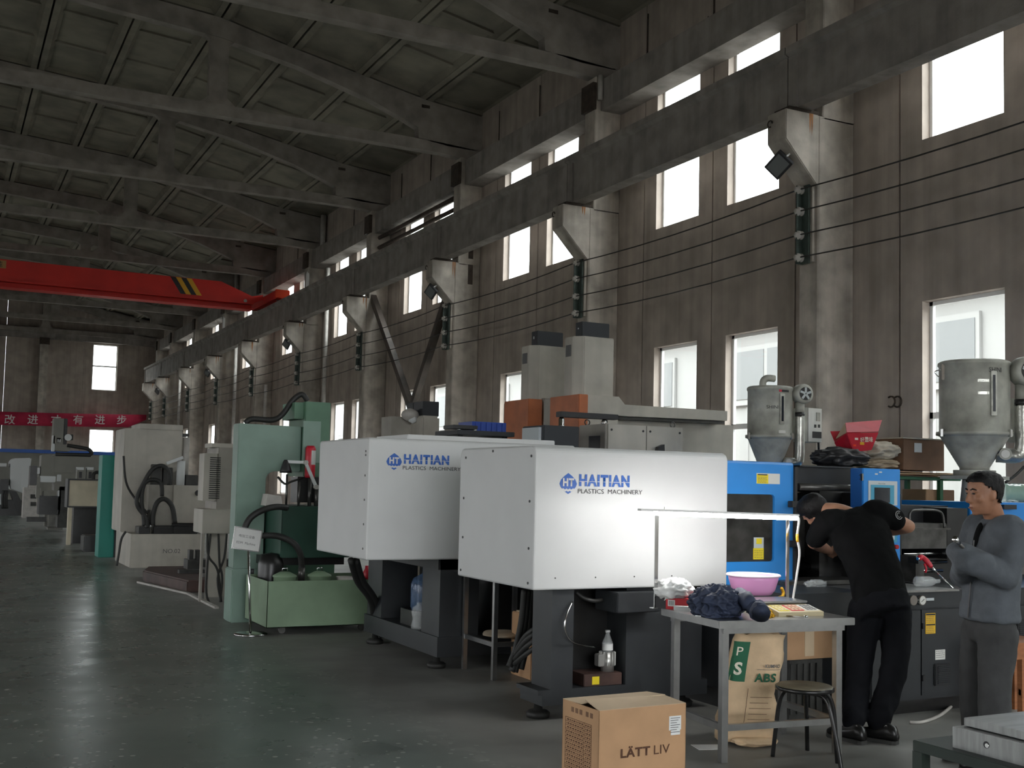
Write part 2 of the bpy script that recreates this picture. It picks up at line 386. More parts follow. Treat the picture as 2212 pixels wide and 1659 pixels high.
for i, cy in enumerate(CY):
    k = i-2
    if k < 0: continue
    if k >= 1:
        lab = 'concrete crane column with sloped corbel, %s from the right picture edge' % ORD[k-1]
    else: lab = 'concrete crane column with sloped corbel, outside the right picture edge'
    t = thing('crane_column', lab, 'column', (10.72, cy+.19, 0), group='crane columns along the window wall')
    column_part(cy, 'crane_column', t)
    R_ = random.Random(i)
    for _ in range(2):
        xx = R_.uniform(10.18, 10.44); zz = R_.uniform(.12, .42)
        B().prism([(xx, 6.598), (xx+.035, 6.598), (xx+.026, 6.598-zz*.6), (xx+.012, 6.598-zz), (xx+.004, 6.598-zz*.5)], 'y', cy-.0012, cy).build('rust_streak', 'rust_stain', t)
    if k == 3:
        for a_, b_ in ((6.98, 6.72), (6.58, 6.12)): B().box(10.74, 10.86, cy-.006, cy+.0, b_, a_).build('embedded_plate', 'rust_steel', t)
# ---- crane runway girders, one a bay, and the rail on top
for i, cy in enumerate(CY[:-1]):
    if i < 2: continue
    y1 = CY[i+1]+.19 if i < len(CY)-2 else YE-.9
    k = i-2
    lab = ('concrete crane runway girder between %s and %s column from the right edge' % (ORD[k-1], ORD[k])) if k >= 1 else 'concrete crane runway girder running out past the right picture edge'
    t = thing('runway_girder', lab, 'beam', (10.2, cy+.19, 6.66), group='crane runway girders')
    a, c = cy+.19+.012, y1-.012
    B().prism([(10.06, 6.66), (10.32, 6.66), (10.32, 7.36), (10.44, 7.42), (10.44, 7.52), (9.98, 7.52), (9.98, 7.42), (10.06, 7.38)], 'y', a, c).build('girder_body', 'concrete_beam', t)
    for yy in (a, c-.16): B().box(10.03, 10.06, yy, yy+.16, 6.66, 7.38).build('end_rib', 'concrete_beam', t)
tag(B().prism([(10.15, 7.52), (10.27, 7.52), (10.23, 7.54), (10.24, 7.63), (10.18, 7.63), (10.19, 7.54)], 'y', CY[2]+.2, YE-1.5).build('crane_rail', 'rail_steel', at=(10.21, 30, 7.52)), 'long steel rail lying on top of the runway girders', 'rail')
# ---- eave beam
ev = B()
for i in range(len(CY)-1): ev.box(10.6, 11.06, CY[i]+.2, CY[i+1]+.18, 8.44, 9.02)
ev = ev.build('trim_1', 'concrete_beam'); ev['kind'] = 'structure'
# ---- roof: trusses and ribbed panels
ROOF = [(11.25, 10.12), (9.61, 10.29), (8.05, 10.58), (6.46, 10.88), (4.9, 11.22), (3.31, 11.335), (1.73, 11.45), (0.2, 11.56)]
ROOF = ROOF + [(0.4-x, z) for x, z in ROOF[-2::-1]]
def mirror(p): return [(0.4-x, z) for x, z in p]
def truss(yc, lab):
    t = thing('roof_truss', lab, 'truss', (0.2, yc, 9.1), group='concrete roof trusses')
    a, c = yc, yc+.24
    for f in (lambda p: p, mirror):
        top = f([(11.2, 10.12), (9.61, 10.29), (8.05, 10.58), (6.46, 10.88), (4.9, 11.22), (0.2, 11.56), (0.2, 11.14), (4.95, 10.79), (6.6, 10.5), (8.2, 10.08), (9.1, 9.76), (9.43, 9.62), (9.45, 9.38), (10.2, 9.30), (11.2, 9.30)])
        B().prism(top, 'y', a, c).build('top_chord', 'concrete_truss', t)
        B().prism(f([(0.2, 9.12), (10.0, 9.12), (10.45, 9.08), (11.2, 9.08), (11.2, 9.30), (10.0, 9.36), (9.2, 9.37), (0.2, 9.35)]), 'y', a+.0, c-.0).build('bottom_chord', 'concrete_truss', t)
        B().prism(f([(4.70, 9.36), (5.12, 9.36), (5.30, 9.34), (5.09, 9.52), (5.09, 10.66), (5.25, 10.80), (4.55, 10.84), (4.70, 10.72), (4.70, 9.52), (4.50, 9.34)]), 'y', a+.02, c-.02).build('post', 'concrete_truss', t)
        b = B(); x0 = f([(9.6, 0)])[0][0]
        b.box(x0-.1, x0+.1, a-.006, a+.02, 10.1, 10.17); b.build('steel_plate', 'rust_steel', t)
for i, cy in enumerate(CY):
    k = i-2
    if k < 0: continue
    lab = ('grey concrete roof truss with single post, resting on %s column from the right' % ORD[k-1]) if k >= 1 else 'grey concrete roof truss outside the picture'
    truss(cy+.07 if i < len(CY)-1 else YE-.5, lab)
ce = struct('ceiling', (0.2, 0, 10))
slabs = []
for (x0, z0), (x1, z1) in zip(ROOF[:-1], ROOF[1:]):
    d = Vector((x1-x0, 0, z1-z0)); L = d.length; u = d.normalized(); nrm = Vector((0, 1, 0)).cross(u)
    if nrm.z < 0: nrm = -nrm
    b = B(); rib = .13; Lb = L-.045; yl = 5.99; o0 = Vector((x0, 0, z0))+u*.0225
    def q(s0, s1, y0, y1, t0, t1):
        c = o0+u*((s0+s1)/2)+nrm*((t0+t1)/2); c.y = (y0+y1)/2
        b.obox(c, u*(s1-s0)/2, (0, (y1-y0)/2, 0), nrm*(t1-t0)/2)
    q(0, Lb, 0, yl, rib, rib+.05)
    q(0, .13, 0, yl, 0, rib); q(Lb-.13, Lb, 0, yl, 0, rib)
    for yy in (0.0, 1.95, 3.92, 5.87): q(.13, Lb-.13, yy, yy+.14, .085 if 0 < yy < 5.8 else .03, rib)
    # splayed haunches between rib and slab
    for s0, sg in ((.13, 1), (Lb-.13, -1)):
        pts = [(s0, .02), (s0+sg*.10, rib), (s0, rib)]
        A = [b.bm.verts.new(o0+u*p+nrm*t+Vector((0, .1, 0))) for p, t in pts]; Bv = [b.bm.verts.new(o0+u*p+nrm*t+Vector((0, 5.9, 0))) for p, t in pts]
        for i in range(3): b.bm.faces.new((A[i], A[(i+1) % 3], Bv[(i+1) % 3], Bv[i]))
    bmesh.ops.recalc_face_normals(b.bm, faces=b.bm.faces)
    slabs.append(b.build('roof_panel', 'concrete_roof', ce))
for i in range(-4, 9):
    yy = Y0+.19+6*i
    for s in slabs:
        if i == -4: s.location.y = yy-0
        else:
            c = s.copy(); COL.objects.link(c); c.location.y = yy
            if i == 8: c.scale.y = (YE+.2-yy)/5.99
cov = B()
for (x0, z0), (x1, z1) in zip(ROOF[:-1], ROOF[1:]): cov.poly([(x0, -14, z0+.26), (x1, -14, z1+.26), (x1, 66, z1+.26), (x0, 66, z0+.26)])
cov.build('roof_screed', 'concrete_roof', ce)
B().box(11.06, 11.25, -14, 66, 10.0, 10.42).build('roof_curb', 'concrete_roof', ce)
B().box(-10.85, -10.6, -14, 66, 10.0, 10.42).build('roof_curb', 'concrete_roof', ce)
# ---- the white metal clad building across the yard
nb = thing('neighbour_building', 'white metal clad building with grey window band seen through the windows', 'building', (22, 30, 0))
B().box(22, 30, -20, 100, 0, 6.6).build('wall', 'neighbour_white', nb)
b = B(); y = -20
while y < 100: b.box(21.97, 22, y, y+.12, 0, 4.05); y += .8
b.build('cladding_rib', 'neighbour_white', nb)
B().box(21.5, 30.2, -20, 100, 6.6, 6.75).build('roof_edge', 'neighbour_white', nb)
y = -18.6
while y < 98:
    f = B().box(21.9, 21.99, y, y+4.6, 4.1, 5.9).build('window', 'neighbour_white', nb)
    for j in range(3): B().box(21.88, 21.9, y+.12+j*1.5, y+1.45+j*1.5, 4.28, 5.75).build('pane', 'neighbour_glass', f)
    y += 6.2
# ================================================================== ON THE WALL AND OVERHEAD
def P(px, py, Y=None, X=None, z=None):
    """point of the place seen at a photo pixel, on a known plane of the hall"""
    d = r2*((px-1106)/FPX) - u2*((py-889.26)/FPX) + fw; o = Vector((0, 0, 1.5))
    t = (Y/d.y) if Y is not None else (X/d.x) if X is not None else ((z-1.5)/d.z)
    return o+d*t
# ---- wire brackets with four insulators each, and the four feed wires
INS = [5.605, 5.305, 4.98, 4.67]
br0 = None
for i, cy in enumerate(CY):
    k = i-2
    lab = ('dark green steel wire bracket with four insulators on %s column from the right' % ORD[k-1]) if k >= 1 else 'dark green steel wire bracket outside the right picture edge'
    if k < 0: continue
    t = thing('wire_bracket', lab, 'bracket', (10.36, cy+.19, 4.6), group='wire brackets on the columns')
    B().box(10.36, 10.41, cy+.06, cy+.32, 4.60, 5.68).build('back_plate', 'concrete_column', t)
    b = B(); b.box(10.33, 10.36, cy+.10, cy+.24, 4.58, 5.66); b.box(10.24, 10.36, cy+.235, cy+.25, 4.58, 5.66); b.build('angle_iron', 'bracket_green', t)
    for z in INS:
        s = B().lathe((10.33, cy+.235, z), [(0, -.11), (.036, -.11), (.036, -.085), (.060, -.08), (.060, -.05), (.028, -.045), (.028, -.03), (.060, -.025), (.060, .0), (0, .0)], 12, 'x').build('insulator', 'porcelain', t)
for j, z in enumerate(INS):
    pts = []
    for i in range(2, len(CY)-1):
        a, c = CY[i]+.235, CY[i+1]+.235
        n = 6
        for s in range(n):
            u = s/n; pts.append((10.262, a+(c-a)*u, z-.07*4*u*(1-u)))
    pts.append((10.262, CY[-1]+.235, z))
    tag(B().tube(pts, .011, 5).build('feed_wire', 'black_wire', at=(10.262, 30, z)), '%s of four thin dark feed wires strung along the columns' % ['topmost', 'second from top', 'third from top', 'lowest'][j], 'wire', 'crane feed wires')
# ---- floodlights clamped to corbels
def flood(cy, lab, on=False):
    t = thing('floodlight', lab, 'floodlight', (9.96, cy+.30, 5.9), group='floodlights under the corbels')
    u = Vector((.62, -.35, -.70)).normalized(); w = Vector((0, .9, -.45)); w = (w-u*w.dot(u)).normalized(); v = u.cross(w)
    c = Vector((9.93, cy+.24, 5.90)); n = v if v.x < 0 else -v
    B().obox(c, u*.13, w*.17, n*.03, .006).build('housing', 'black_plastic', t)
    B().obox(c+n*.032, u*.10, w*.14, n*.003).build('lens', 'lamp_lens', t)
    b = B(); b.bar(c+w*.18, c+w*.18-n*.12, .02, .02); b.bar(c-w*.18, c-w*.18-n*.12, .02, .02); b.bar(c-n*.12-w*.18, c-n*.12+w*.18, .02, .02); b.build('yoke', 'white_frame', t)
mat('lamp_lens', (0.16, 0.17, 0.17), 0.15)
for k in (1, 3, 5, 7, 9):
    flood(CY[k+2], 'black floodlight clamped under corbel of %s column from the right' % ORD[k-1])
# ---- crossed steel brace between two columns
def ibar(name, lab, p, q, w=.16):
    p, q = Vector(p), Vector(q); d = (q-p).normalized(); x = Vector((1, 0, 0)); y = d.cross(x).normalized(); L = (q-p)/2; c = (p+q)/2
    b = B(); b.obox(c+x*.07, L, x*.008, y*w/2); b.obox(c-x*.07, L, x*.008, y*w/2); b.obox(c+y*w/2, L, x*.075, y*.006); b.obox(c-y*w/2, L, x*.075, y*.006)
    return tag(b.build(name, 'brace_paint', at=tuple(p)), lab, 'brace', 'steel wall braces')
mat('brace_paint', (0.075, 0.06, 0.05), 0.6, 0.2, var=0.45, scale=3)
ibar('steel_brace', 'dark steel brace leaning left, left arm of the V', P(805, 640, X=10.62), P(897, 905, X=10.62))
ibar('steel_brace', 'dark steel brace leaning right, right arm of the V', P(986, 578, X=10.62), P(868, 952, X=10.62))
for z, lab in ((8.32, 'upper rusty pipe crossing the top windows behind the runway'), (8.04, 'lower rusty pipe crossing the top windows behind the runway')):
    tag(B().tube([(10.72, 23.86, z), (10.72, 29.42, z)], .055, 8).build('bracing_pipe', 'rust_steel', at=(10.72, 26.6, z)), lab, 'pipe', 'bracing pipes')
# ---- downpipes
def pipe(lab, pts, r=.07, m_='pvc_grey'):
    tag(B().tube(pts, r, 10).build('downpipe', m_, at=tuple(pts[0])), lab, 'pipe', 'downpipes on the wall')
pipe('pale downpipe beside the fifth column, behind the tall green machine', [(10.85, 34.45, 0), (10.85, 34.45, 6.9), (10.85, 34.45, 8.3)])
pipe('pale downpipe beside the seventh column from the right', [(10.85, 46.6, 0), (10.85, 46.6, 8.0)])
pipe('pale downpipe beside the ninth column, near the end wall', [(10.85, 58.6, 0), (10.85, 58.6, 8.0)])
pipe('thin pale conduit rising beside the sixth column', [(10.7, 41.05, 0), (10.7, 41.05, 5.0)], .06)
pipe('thin pale conduit beside the eighth column', [(10.7, 53.6, 0), (10.7, 53.6, 5.3)], .04)
pipe('grey rain pipe hanging at the truss end of the fifth column', [(10.92, 35.35, 10.2), (10.92, 35.35, 9.02)], .09)
pipe('grey rain pipe stub under the truss of the second column', [(10.55, 17.4, 9.08), (10.55, 17.4, 8.62)], .05)
pipe('curved white pipe elbow above the runway at the fifth column', [(10.8, 35.6, 8.42), (10.55, 35.55, 8.38), (10.5, 35.5, 8.2), (10.5, 35.5, 7.7)], .06, 'white_frame')
pipe('curved white pipe elbow above the runway at the seventh column', [(10.8, 47.6, 8.42), (10.55, 47.55, 8.38), (10.5, 47.5, 8.2), (10.5, 47.5, 7.7)], .06, 'white_frame')
pipe('grey rain pipe hanging at the truss end of the seventh column', [(10.92, 47.35, 10.2), (10.92, 47.35, 9.02)], .09)
# ---- rebar hooks hanging from the roof edge
for j, (y, z0, z1) in enumerate([(14.6, 10.02, 9.24), (16.53, 10.02, 9.22), (20.6, 9.98, 9.18), (22.53, 9.98, 9.2), (26.5, 9.98, 9.2), (28.55, 9.98, 9.2), (32.5, 9.98, 9.2), (38.5, 9.98, 9.2)]):
    pts = [(11.0, y, z0), (11.0, y, z1+.1), (10.99, y, z1+.02), (10.97, y+.04, z1-.04), (10.96, y+.09, z1-.05), (10.96, y+.12, z1), (10.97, y+.10, z1+.05)]
    tag(B().tube(pts, .012, 5).build('rebar_hook', 'rust_steel', at=(11.0, y, z1)), 'thin rebar hook hanging over the eave beam, %s from the right' % ORD[j], 'hook', 'rebar hooks under the roof edge')
for j, (x, y) in enumerate([(1928, 868), (1942, 868)]):
    c = P(x, y, X=11.03)
    tag(B().tube([c+Vector((-.03, .07*math.cos(a)*(-1 if j else -1), .07*math.sin(a))) for a in [-.7*math.pi+i*math.pi*1.4/9 for i in range(10)]], .012, 6).build('lifting_loop', 'rust_steel', at=tuple(c)), ['left', 'right'][j]+' rebar loop on the wall joint above the cardboard cartons', 'hook', 'wall loops')
# ---- the red travelling crane
cr = thing('overhead_crane', 'red overhead travelling crane girder with black and yellow stripes', 'crane', (2, 39.1, 7.4))
GY = 38.8
xl, xr = -9.8, 9.55
b = B(); b.prism([(xl, 7.62), (xr, 7.62), (9.9, 7.78), (9.9, 7.95), (P(545, 640, Y=GY).x, P(545, 640, Y=GY).z), (P(478, 609, Y=GY).x, 8.28), (xl, 8.28)], 'y', GY, GY+.42); b.build('box_girder', 'crane_red', cr)
b = B(); b.box(xl, xr, GY-.10, GY+.52, 7.57, 7.62); b.box(xl, xr, GY+.17, GY+.25, 7.43, 7.57); b.box(xl, xr, GY-.06, GY+.48, 7.39, 7.43); b.build('hoist_track', 'crane_red', cr)
for i, mt in enumerate(['paint_black', 'paint_yellow', 'paint_black', 'paint_yellow']):
    x0 = P(368+i*11.5, 598, Y=GY).x; x1 = P(380+i*11.5, 598, Y=GY).x; dx = .36
    B().prism([(x0, 8.27), (x1, 8.27), (x1+dx, 7.72), (x0+dx, 7.72)], 'y', GY-.004, GY+.002).build('warning_stripe', mt, cr)
pl = B().box(0.9, P(13, 578, Y=GY).x, GY-.012, GY, 8.02, 8.22).build('rating_plate', 'plate_ochre', cr) if False else None
mat('plate_ochre', (0.42, 0.22, 0.08), 0.6)
xp = P(13, 578, Y=GY).x
pl = B().box(xp-.85, xp, GY-.012, GY, 7.99, 8.24).build('rating_plate', 'plate_ochre', cr)
text('lettering', '10', .2, (xp-.66, GY-.014, 8.04), (1, 0, 0), (0, 0, 1), 'paint_black', pl); text('lettering', '吨', .2, (xp-.30, GY-.014, 8.04), (1, 0, 0), (0, 0, 1), 'paint_black', pl)
b = B(); b.box(9.98, 10.44, 37.45, 40.8, 7.66, 7.94, .02); b.build('end_carriage', 'crane_red', cr)
B().box(9.96, 10.46, 37.38, 37.46, 7.66, 7.96, .02).build('buffer_plate', 'crane_orange', cr)
for yy in (37.85, 40.4): B().cyl((10.14, yy, 7.77), .14, .13, 'x').build('wheel', 'rail_steel', cr)
B().cyl((P(530, 650, Y=GY).x, GY-.01, P(530, 650, Y=GY).z), .06, .02, 'y').build('inspection_cap', 'pvc_grey', cr)
# ---- banner on the end wall
bn = thing('banner', 'long red cloth banner with white Chinese characters on end wall', 'banner', (6, 64.6, 4.0))
b = B(); N = 40
xa, xb = 1.0, 10.25
top = lambda u: 4.72+.10*u+.10*abs(2*u-1)**2*0 + .12*u*u
V0 = []
for i in range(N+1):
    u = i/N; x = xa+(xb-xa)*u; dy = .05*math.sin(u*31)+.03*math.sin(u*71)
    hgt = .70 if u < .9 else .70-(u-.9)*4.2
    V0.append((b.bm.verts.new((x, 64.75+dy, top(u))), b.bm.verts.new((x, 64.75+dy*.6, top(u)-hgt-.0))))
for i in range(N): b.bm.faces.new((V0[i][0], V0[i+1][0], V0[i+1][1], V0[i][1]))
for f in b.bm.faces: f.smooth = True
bb = b.build('cloth', 'banner_red', bn)
sm = bb.modifiers.new('thick', 'SOLIDIFY'); sm.thickness = .01
for ch, px in zip('改进才有进步', (21, 71, 121, 169, 216, 263)):
    c = P(px, 906+px*.004, Y=64.6); text('character', ch, .54, (c.x-.27, 64.62, c.z-.20), (1, 0, 0), (0, 0, 1), 'banner_white', bn, bold=.006)
B().tube([(xb, 64.75, 4.9), (10.42, 63.98, 4.98)], .012, 5).build('tie_rope', 'black_wire', bn)
# ================================================================== MACHINES
def letter(name, body, o, ux, uz, w, h, material, parent, bold=0.0, th=.0015):
    """flat lettering scaled to w by h with its lower left corner at o (world)"""
    cu = bpy.data.curves.new(name, 'FONT'); cu.body = body; cu.size = 1; cu.offset = bold; cu.resolution_u = 3; cu.space_character = 1+bold*3.2
    t = bpy.data.objects.new(name+'_curve', cu); COL.objects.link(t)
    dg = bpy.context.evaluated_depsgraph_get(); me = bpy.data.meshes.new_from_object(t.evaluated_get(dg))
    bpy.data.objects.remove(t); bpy.data.curves.remove(cu)
    xs = [v.co.x for v in me.vertices] or [0, 1]; ys_ = [v.co.y for v in me.vertices] or [0, 1]
    x0, y0 = min(xs), min(ys_); sx = w/max(1e-6, max(xs)-x0); sy = (h/max(1e-6, max(ys_)-y0)) if h else sx
    ux, uz = Vector(ux).normalized(), Vector(uz).normalized(); n = ux.cross(uz)
    base = Vector(o)-wloc(parent)
    for v in me.vertices: v.co = base+ux*(v.co.x-x0)*sx+uz*(v.co.y-y0)*sy+n*th
    me.materials.clear(); me.materials.append(MATS[material])
    ob = bpy.data.objects.new(name, me); COL.objects.link(ob); ob.parent = parent
    return ob
mat('cover_white', (0.58, 0.585, 0.58), 0.42, var=0.03, scale=3)
mat('logo_blue', (0.02, 0.105, 0.42), 0.4)
mat('print_black', (0.02, 0.02, 0.022), 0.5)
mat('print_grey', (0.10, 0.10, 0.10), 0.6)
mat('door_blue', (0.022, 0.225, 0.62), 0.38, var=0.05, scale=4)
mat('door_blue_shaded', (0.015, 0.10, 0.34), 0.4)
mat('machine_black', (0.015, 0.016, 0.018), 0.45, var=0.25, scale=5, bump=0.05, bscale=150)
mat('machine_grey', (0.022, 0.025, 0.028), 0.45, var=0.15, scale=5, bump=0.05, bscale=150)
mat('oily_black', (0.012, 0.012, 0.012), 0.35, var=0.4, scale=9)
mat('oily_steel', (0.09, 0.088, 0.083), 0.38, 0.6, var=0.4, scale=9)
mat('chrome', (0.65, 0.65, 0.64), 0.16, 1.0)
mat('steel_plate', (0.42, 0.42, 0.41), 0.32, 0.9, var=0.15, scale=14, stretch=(1, 6, 1))
mat('door_smoke', (0.035, 0.035, 0.033), 0.12, var=0.5, scale=7)
mat('sticker_yellow', (0.75, 0.60, 0.02), 0.5)
mat('sticker_amber', (0.70, 0.42, 0.02), 0.5)
mat('sticker_white', (0.62, 0.62, 0.58), 0.5)
mat('panel_grey', (0.48, 0.52, 0.53), 0.5)
mat('panel_cyan', (0.06, 0.30, 0.45), 0.4)
mat('screen_dark', (0.012, 0.016, 0.024), 0.12)
mat('button_red', (0.40, 0.015, 0.015), 0.35)
mat('rubber', (0.018, 0.018, 0.017), 0.6)
mat('hopper_grey', (0.36, 0.36, 0.315), 0.5, 0.1, var=0.28, scale=7, bump=0.05, bscale=60)
mat('hopper_foil', (0.45, 0.45, 0.41), 0.3, 0.7, var=0.25, scale=16, bump=0.3, bscale=40)
mat('red_label', (0.50, 0.02, 0.05), 0.5)
def rounded_rect(x0, x1, z0, z1, r, n=5, corners='abcd'):
    """outline, counterclockwise from lower left"""
    out = []
    for k, (cx, cz, a0, on) in enumerate(((x0+r, z0+r, 180, 'a'), (x1-r, z0+r, 270, 'b'), (x1-r, z1-r, 0, 'c'), (x0+r, z1-r, 90, 'd'))):
        if on in corners:
            for i in range(n+1):
                a = math.radians(a0+90*i/n); out.append((cx+r*math.cos(a), cz+r*math.sin(a)))
        else: out.append(((x0, x1, x1, x0)[k], (z0, z0, z1, z1)[k]))
    return out
def framed(b, outer, inner, y0, y1):
    """plate with a hole: both outlines have the same number of points"""
    n = len(inner)
    V = [[b.bm.verts.new((x, y, z)) for x, z in pts] for y in (y0, y1) for pts in (outer, inner)]
    fs = []
    for i in range(n):
        j = (i+1) % n
        fs += [b.bm.faces.new((V[0][i], V[0][j], V[1][j], V[1][i])), b.bm.faces.new((V[2][i], V[2][j], V[3][j], V[3][i])),
               b.bm.faces.new((V[0][i], V[0][j], V[2][j], V[2][i])), b.bm.faces.new((V[1][i], V[1][j], V[3][j], V[3][i]))]
    bmesh.ops.recalc_face_normals(b.bm, faces=fs)
def cover(parent, x0, x1, y0, y1, z0, z1, r):
    """sheet metal hood open at the right end and below, rounded along its upper edges"""
    b = B(); prof = [(y0, z0)]
    for cyy, a0 in ((y0+r, 180), (y1-r, 90)):
        for i in range(7):
            a = math.radians(a0-90*i/6); prof.append((cyy+r*math.cos(a), z1-r+r*math.sin(a)))
    prof.append((y1, z0))
    b.prism(prof, 'x', x0, x1)
    o = b.build('clamp_cover', 'cover_white', parent)
    bv = o.modifiers.new('soft', 'BEVEL'); bv.width = .012; bv.segments = 2; bv.limit_method = 'ANGLE'; bv.angle_limit = .9
    return o
def logo(parent, o, s, h, Y):
    """emblem and company lettering on a cover; o = lower left of emblem box, s = emblem width, h = its height"""
    x, z = o; y = Y-.002; k = h/1.14
    em = [(0, .54), (.09, .76), (.27, .95), (.5, 1.12), (.73, .95), (.91, .76), (1, .54), (.94, .38), (.86, .27), (.77, .29), (.68, .23), (.59, .29), (.5, .23), (.41, .29), (.32, .23), (.23, .29), (.14, .27), (.06, .38)]
    e = B().prism([(x+u*s, z+v*k) for u, v in em], 'y', y, y+.002).build('emblem', 'logo_blue', parent)
    B().prism([(x+u*s, z+v*k) for u, v in [(.24, .15), (.32, .10), (.41, .15), (.5, .10), (.59, .15), (.68, .10), (.76, .15), (.5, -.02)]], 'y', y, y+.002).build('wave', 'logo_blue', e)
    letter('letters', 'HT', (x+.18*s, y-.001, z+.40*k), (1, 0, 0), (0, 0, 1), .64*s, .44*k, 'cover_white', e, bold=.05)
    w = letter('lettering', 'HAITIAN', (x+1.12*s, y, z+.42*k), (1, 0, 0), (0, 0, 1), 3.0*s, .66*k, 'logo_blue', parent, bold=.05)
    B().box(x+1.10*s, x+4.2*s, y-.002, y-.0005, z+.67*k, z+.70*k).build('white_cut', 'cover_white', w)
    letter('lettering', 'PLASTICS  MACHINERY', (x+1.06*s, y, z+.03*k), (1, 0, 0), (0, 0, 1), 3.85*s, .25*k, 'print_black', parent)
def foot(parent, x, y, h=.10):
    B().lathe((x, y, 0), [(0, 0), (.075, 0), (.08, .03), (.06, .045), (.03, .05), (.025, h), (0, h)], 14).build('levelling_foot', 'rubber', parent)
# ------------------------------------------------------------------ first machine, near
M1 = thing('injection_machine', 'white and blue injection moulding machine behind the steel table, nearer of two', 'machine', (5.5, 6.6, 0))
F = 6.3
CX0, CX1, CZ0, CZ1 = 3.392, 4.915, .84, 1.757
cv = cover(M1, CX0, CX1, F, 7.46, CZ0, CZ1, .06)
for y, z in ((7.36, 1.69), (6.92, 1.73), (6.36, 1.69), (7.38, 1.40), (6.37, 1.40), (7.38, 1.12), (6.37, 1.10), (7.40, .885), (6.37, .88)):
    B().cyl((CX0-.004, y, z), .009, .006, 'x', 8).build('screw', 'print_black', cv)
for x in (3.55, 3.85, 4.15, 4.45): B().cyl((x, F-.003, .895+.02*((x*20) % 2)), .005, .005, 'y', 6).build('screw', 'oily_steel', cv)
lo = P(1208, 1066, Y=F); logo(M1, (lo.x, lo.z), P(1246, 1045, Y=F).x-lo.x, P(1226, 1021, Y=F).z-lo.z, F)
# clamp frame legs below the hood, with the lubrication pump between them
lg0, lg1 = P(1191, 1400, Y=6.36).x, P(1238, 1400, Y=6.36).x; lg2, lg3 = P(1352, 1400, Y=6.36).x, P(1440, 1400, Y=6.36).x
b = B(); b.box(lg0, lg1, 6.36, 6.62, .20, .84); b.build('frame_leg', 'machine_grey', M1)
b = B(); b.box(lg2, 4.75, 6.36, 7.40, .20, .84); b.build('frame_leg', 'machine_grey', M1)
B().box(lg1-.01, lg2+.01, 6.60, 6.66, .20, .84).build('frame_back', 'oily_black', M1)
b = B(); b.box(lg0-.06, 4.8, 6.36, 6.66, .10, .20); b.box(lg0-.09, lg0-.06, 6.36, 6.66, .17, .2); b.build('frame_sill', 'machine_grey', M1)
q = P(1327, 1278, Y=6.26); q2 = P(1403, 1321, Y=6.26)
B().box(q.x, q2.x+.05, 6.22, 6.5, q2.z, q.z-.005, .006).build('side_block', 'machine_grey', M1)
foot(M1, lg0+.0, 6.52); foot(M1, 4.7, 6.52); foot(M1, 4.7, 7.3)
B().tube(catmull([P(1236, 1300, Y=6.34), P(1222, 1335, Y=6.3), P(1222, 1365, Y=6.3), P(1240, 1388, Y=6.34), P(1285, 1398, Y=6.45)], 6), .006, 6).build('oil_line', 'chrome', M1)
B().tube(catmull([P(1245, 1280, Y=6.45), P(1262, 1292, Y=6.42), P(1285, 1298, Y=6.4), P(1308, 1294, Y=6.42)], 5), .014, 8).build('hose', 'rubber', M1)
# black hoses hanging behind the left leg
for i, (xa, xb, ya) in enumerate(((1133, 1100, 1440), (1140, 1112, 1452), (1156, 1105, 1450), (1150, 1125, 1446))):
    B().tube(catmull([P(xa, 1275, Y=6.9), P(xa-6, 1340, Y=6.95), P((xa+xb)/2-2, 1400, Y=7.0), P(xb, ya, Y=7.0)], 5), .024, 8).build('hose', 'rubber', M1)
for i, yy in enumerate((1352, 1362, 1376, 1392)):
    B().tube(catmull([P(1192, yy, Y=6.6), P(1165, yy+2, Y=6.62), P(1135, yy+22, Y=6.7), P(1112, yy+60-i*6, Y=6.85)], 5), .017, 8).build('hose', 'rubber', M1)
    if i > 1: B().cyl(P(1178, yy, Y=6.61), .019, .03, 'x', 10).build('hose_ferrule', 'chrome', M1)
# bed under the mould space and the hydraulic cabinet
YB = 5.65
bz = P(1950, 1276, Y=YB).z
bx0 = P(1700, 1300, Y=YB).x; bxc = P(1946, 1400, Y=YB).x; bxd = P(1990, 1400, Y=YB).x; bxe = P(2094, 1400, Y=YB).x
b = B(); b.box(bx0, 5.60, YB, 7.4, bz-.16, bz); b.box(bx0+.05, 5.60, 6.0, 7.4, .12, bz-.16); b.build('bed', 'machine_grey', M1)
B().box(bx0+.02, 5.9, 6.25, 7.35, .0, .12).build('bed_plinth', 'oily_black', M1)
B().box(5.62, 8.4, YB+.02, 7.4, .10, bz-.10).build('cabinet', 'machine_grey', M1)
B().box(5.62, 8.4, YB, 7.4, bz-.12, bz-.012).build('tank_top', 'machine_grey', M1)
B().box(5.60, 6.42, YB-.02, 6.1, bz-.012, bz).build('drip_tray', 'steel_plate', M1)
B().box(6.42, 8.4, YB-.005, 6.1, bz-.014, bz-.003).build('drip_tray', 'machine_grey', M1)
B().box(5.7, 8.3, YB+.08, 7.3, .0, .10).build('plinth', 'oily_black', M1)
B().box(5.62, bxd-.006, YB, YB+.02, .13, bz-.135).build('cabinet_door', 'machine_grey', M1)
dr = B().box(bxd+.006, bxe+.12, YB, YB+.02, .13, bz-.135).build('cabinet_door', 'machine_grey', M1)
B().box(bxe+.132, 8.35, YB, YB+.02, .13, bz-.135).build('cabinet_door', 'machine_grey', M1)
for y in (1352, 1465): B().box(bxd+.004, bxd+.024, YB-.014, YB, P(1990, y, Y=YB).z-.02, P(1990, y, Y=YB).z+.02).build('hinge', 'machine_black', dr)
def sticker(name, px0, py0, px1, py1, Y, m_, parent, th=.003):
    a, c = P(px0, py0, Y=Y), P(px1, py1, Y=Y)
    return B().box(a.x, c.x, Y-th, Y, c.z, a.z).build(name, m_, parent)
